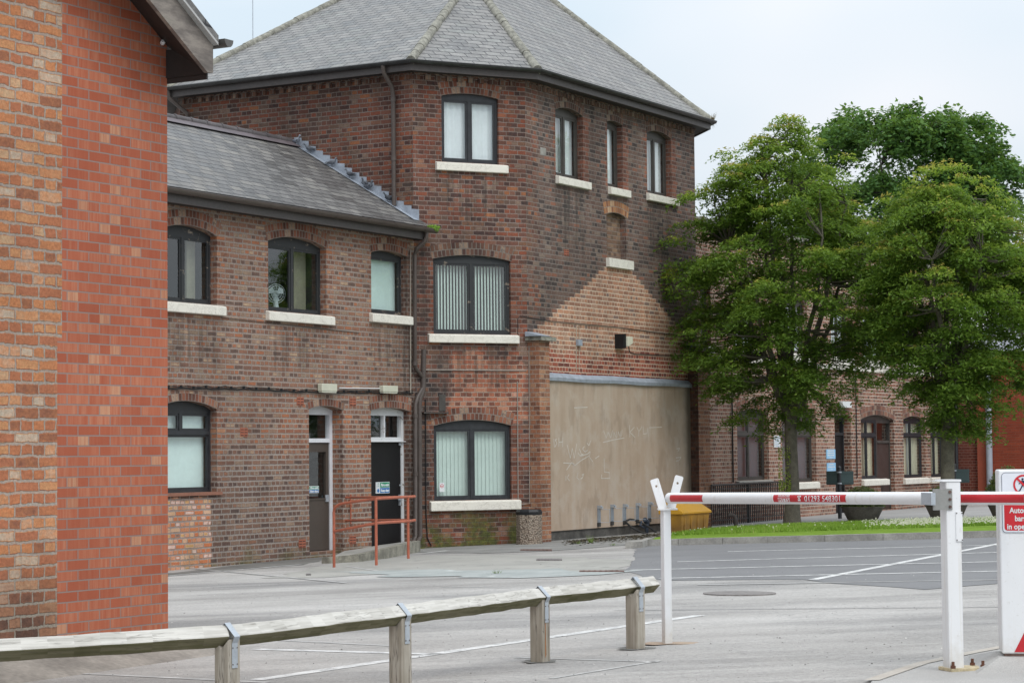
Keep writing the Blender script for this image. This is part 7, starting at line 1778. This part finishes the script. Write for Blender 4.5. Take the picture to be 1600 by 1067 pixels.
    V_ = np.concatenate(V_)-np.array(tuple(p)); tn = np.concatenate(tn)
    c = rawmesh('crown', V_, 4, mat, t, tn); print(name, 'leaves', len(tn)); return t
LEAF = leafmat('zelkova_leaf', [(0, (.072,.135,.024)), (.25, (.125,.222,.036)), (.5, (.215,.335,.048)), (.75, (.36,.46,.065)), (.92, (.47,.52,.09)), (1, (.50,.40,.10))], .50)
LEAF2 = leafmat('broad_dark_leaf', [(0, (.042,.100,.028)), (.3, (.075,.175,.042)), (.6, (.13,.245,.055)), (1, (.22,.33,.08))], .40)
T1 = G(1238, 822); k1 = FPX/T1.y
def prof_px(xc, yb, k, rows, f=1): return [((yb-y)/k, max(.05, (xc-l)/k), max(.05, (r-xc)/k)) for y, l, r in rows]
pr1 = prof_px(1238, 822, k1, [(676, 1175, 1262), (660, 1148, 1290), (630, 1140, 1318), (600, 1112, 1362), (560, 1072, 1388), (520, 1052, 1420), (480, 1055, 1425), (440, 1045, 1435), (400, 1058, 1425), (370, 1072, 1400), (330, 1080, 1368), (300, 1098, 1340), (270, 1125, 1318), (245, 1150, 1298), (225, 1178, 1282), (205, 1208, 1270), (188, 1228, 1256), (172, 1240, 1250)])
E1 = []
for x, y in ((1216, 200), (1236, 182), (1243, 190), (1262, 196), (1182, 228), (1328, 246), (1290, 214), (1198, 214), (1128, 282), (1060, 372), (1043, 424), (1050, 432), (1145, 231), (1150, 245), (1148, 262), (1247, 185), (1246, 198), (1412, 430), (1150, 655), (1170, 652), (1085, 306), (1092, 300), (1075, 345), (1350, 585), (1368, 600)): E1.append(((x-1238)/k1, random.uniform(-.5, .5), (822-y)/k1, 0 if x > 1238 else 3.14, 1.0))
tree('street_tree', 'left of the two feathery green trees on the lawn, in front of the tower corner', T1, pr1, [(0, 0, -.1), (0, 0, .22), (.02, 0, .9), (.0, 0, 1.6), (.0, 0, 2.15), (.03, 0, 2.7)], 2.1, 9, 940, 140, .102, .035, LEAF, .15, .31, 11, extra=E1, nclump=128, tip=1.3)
E2 = []
T2 = G(1482, 817); k2 = FPX/T2.y
pr2 = prof_px(1482, 817, k2, [(690, 1470, 1520), (660, 1440, 1545), (630, 1425, 1590), (600, 1412, 1620), (560, 1392, 1650), (500, 1362, 1670), (440, 1360, 1680), (400, 1368, 1670), (360, 1378, 1640), (320, 1395, 1595), (300, 1415, 1560), (285, 1440, 1530), (272, 1470, 1505)])
for x, y in ((1440, 284), (1500, 257), (1492, 262), (1522, 270), (1556, 294), (1585, 312), (1396, 308), (1462, 264), (1378, 345), (1365, 420), (1475, 256), (1540, 284)): E2.append(((x-1482)/k2, random.uniform(-.5, .5), (817-y)/k2, 0 if x > 1482 else 3.14, 1.0))
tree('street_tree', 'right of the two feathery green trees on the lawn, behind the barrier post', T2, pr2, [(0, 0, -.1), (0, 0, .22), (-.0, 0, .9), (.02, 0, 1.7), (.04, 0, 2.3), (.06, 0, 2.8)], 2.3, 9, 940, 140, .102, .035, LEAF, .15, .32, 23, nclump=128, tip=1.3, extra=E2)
# suckers on the left trunk
V_ = []; tn = []
for k in range(500):
    a = random.uniform(0, 6.283); z = random.choice([random.gauss(1.05, .12), random.gauss(1.5, .12), random.gauss(.8, .06)]); c = T1+Vector((-.16+math.cos(a)*.12, -.12+math.sin(a)*.08, z)); e = Vector((random.gauss(0, 1), random.gauss(0, 1), random.gauss(0, 1))).normalized()*.03; f_ = e.orthogonal().normalized()*.011
    V_ += [c-e-T1, c+f_-T1, c+e-T1, c-f_-T1]; tn.append(random.uniform(.45, .85))
tr = [o for o in bpy.data.objects if o.name.startswith('street_tree') and o.type == 'EMPTY'][0]
s_ = rawmesh('trunk_shoots', V_, 4, LEAF, tr, tn)
T3 = atY(1420, 700, 95); T3 = Vector((T3.x, T3.y, gz(T3.x, T3.y))); k3 = FPX/T3.y; yb3 = 700+(CAM_Z-T3.z)*k3
pr3 = prof_px(1420, yb3, k3, [(470, 1250, 1600), (420, 1238, 1606), (370, 1236, 1606), (320, 1238, 1604), (280, 1240, 1602), (240, 1243, 1598), (215, 1250, 1585), (200, 1262, 1568), (188, 1285, 1550), (178, 1305, 1525), (172, 1325, 1500)])
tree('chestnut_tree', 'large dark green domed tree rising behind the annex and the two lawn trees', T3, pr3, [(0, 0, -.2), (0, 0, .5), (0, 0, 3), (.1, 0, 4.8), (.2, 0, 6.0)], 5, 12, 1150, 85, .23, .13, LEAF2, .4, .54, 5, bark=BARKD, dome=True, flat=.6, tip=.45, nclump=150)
# smaller trees further back, seen through gaps
for i, (x, Y_, w_, h_, lb) in enumerate(((1130, 120, 3.0, 5.5, 'low distant green tree behind the annex beside the tower'), (1640, 75, 4.0, 9.5, 'green tree at the far right edge behind the red brick building'))):
    q = atY(x, 700, Y_); q.z = gz(q.x, q.y); tree('distant_tree', lb, q, [(1.2, w_*.6, w_*.6), (h_*.4, w_, w_), (h_*.7, w_*.9, w_*.9), (h_*.9, w_*.5, w_*.5), (h_, .2, .2)], [(0, 0, -.2), (0, 0, .3), (0, 0, 1.2), (0, 0, 2.0)], 2, 6, 160, 60, .24, .14, LEAF2, .2, .6, 40+i, bark=BARKD, dome=True, flat=.6, tip=.4)
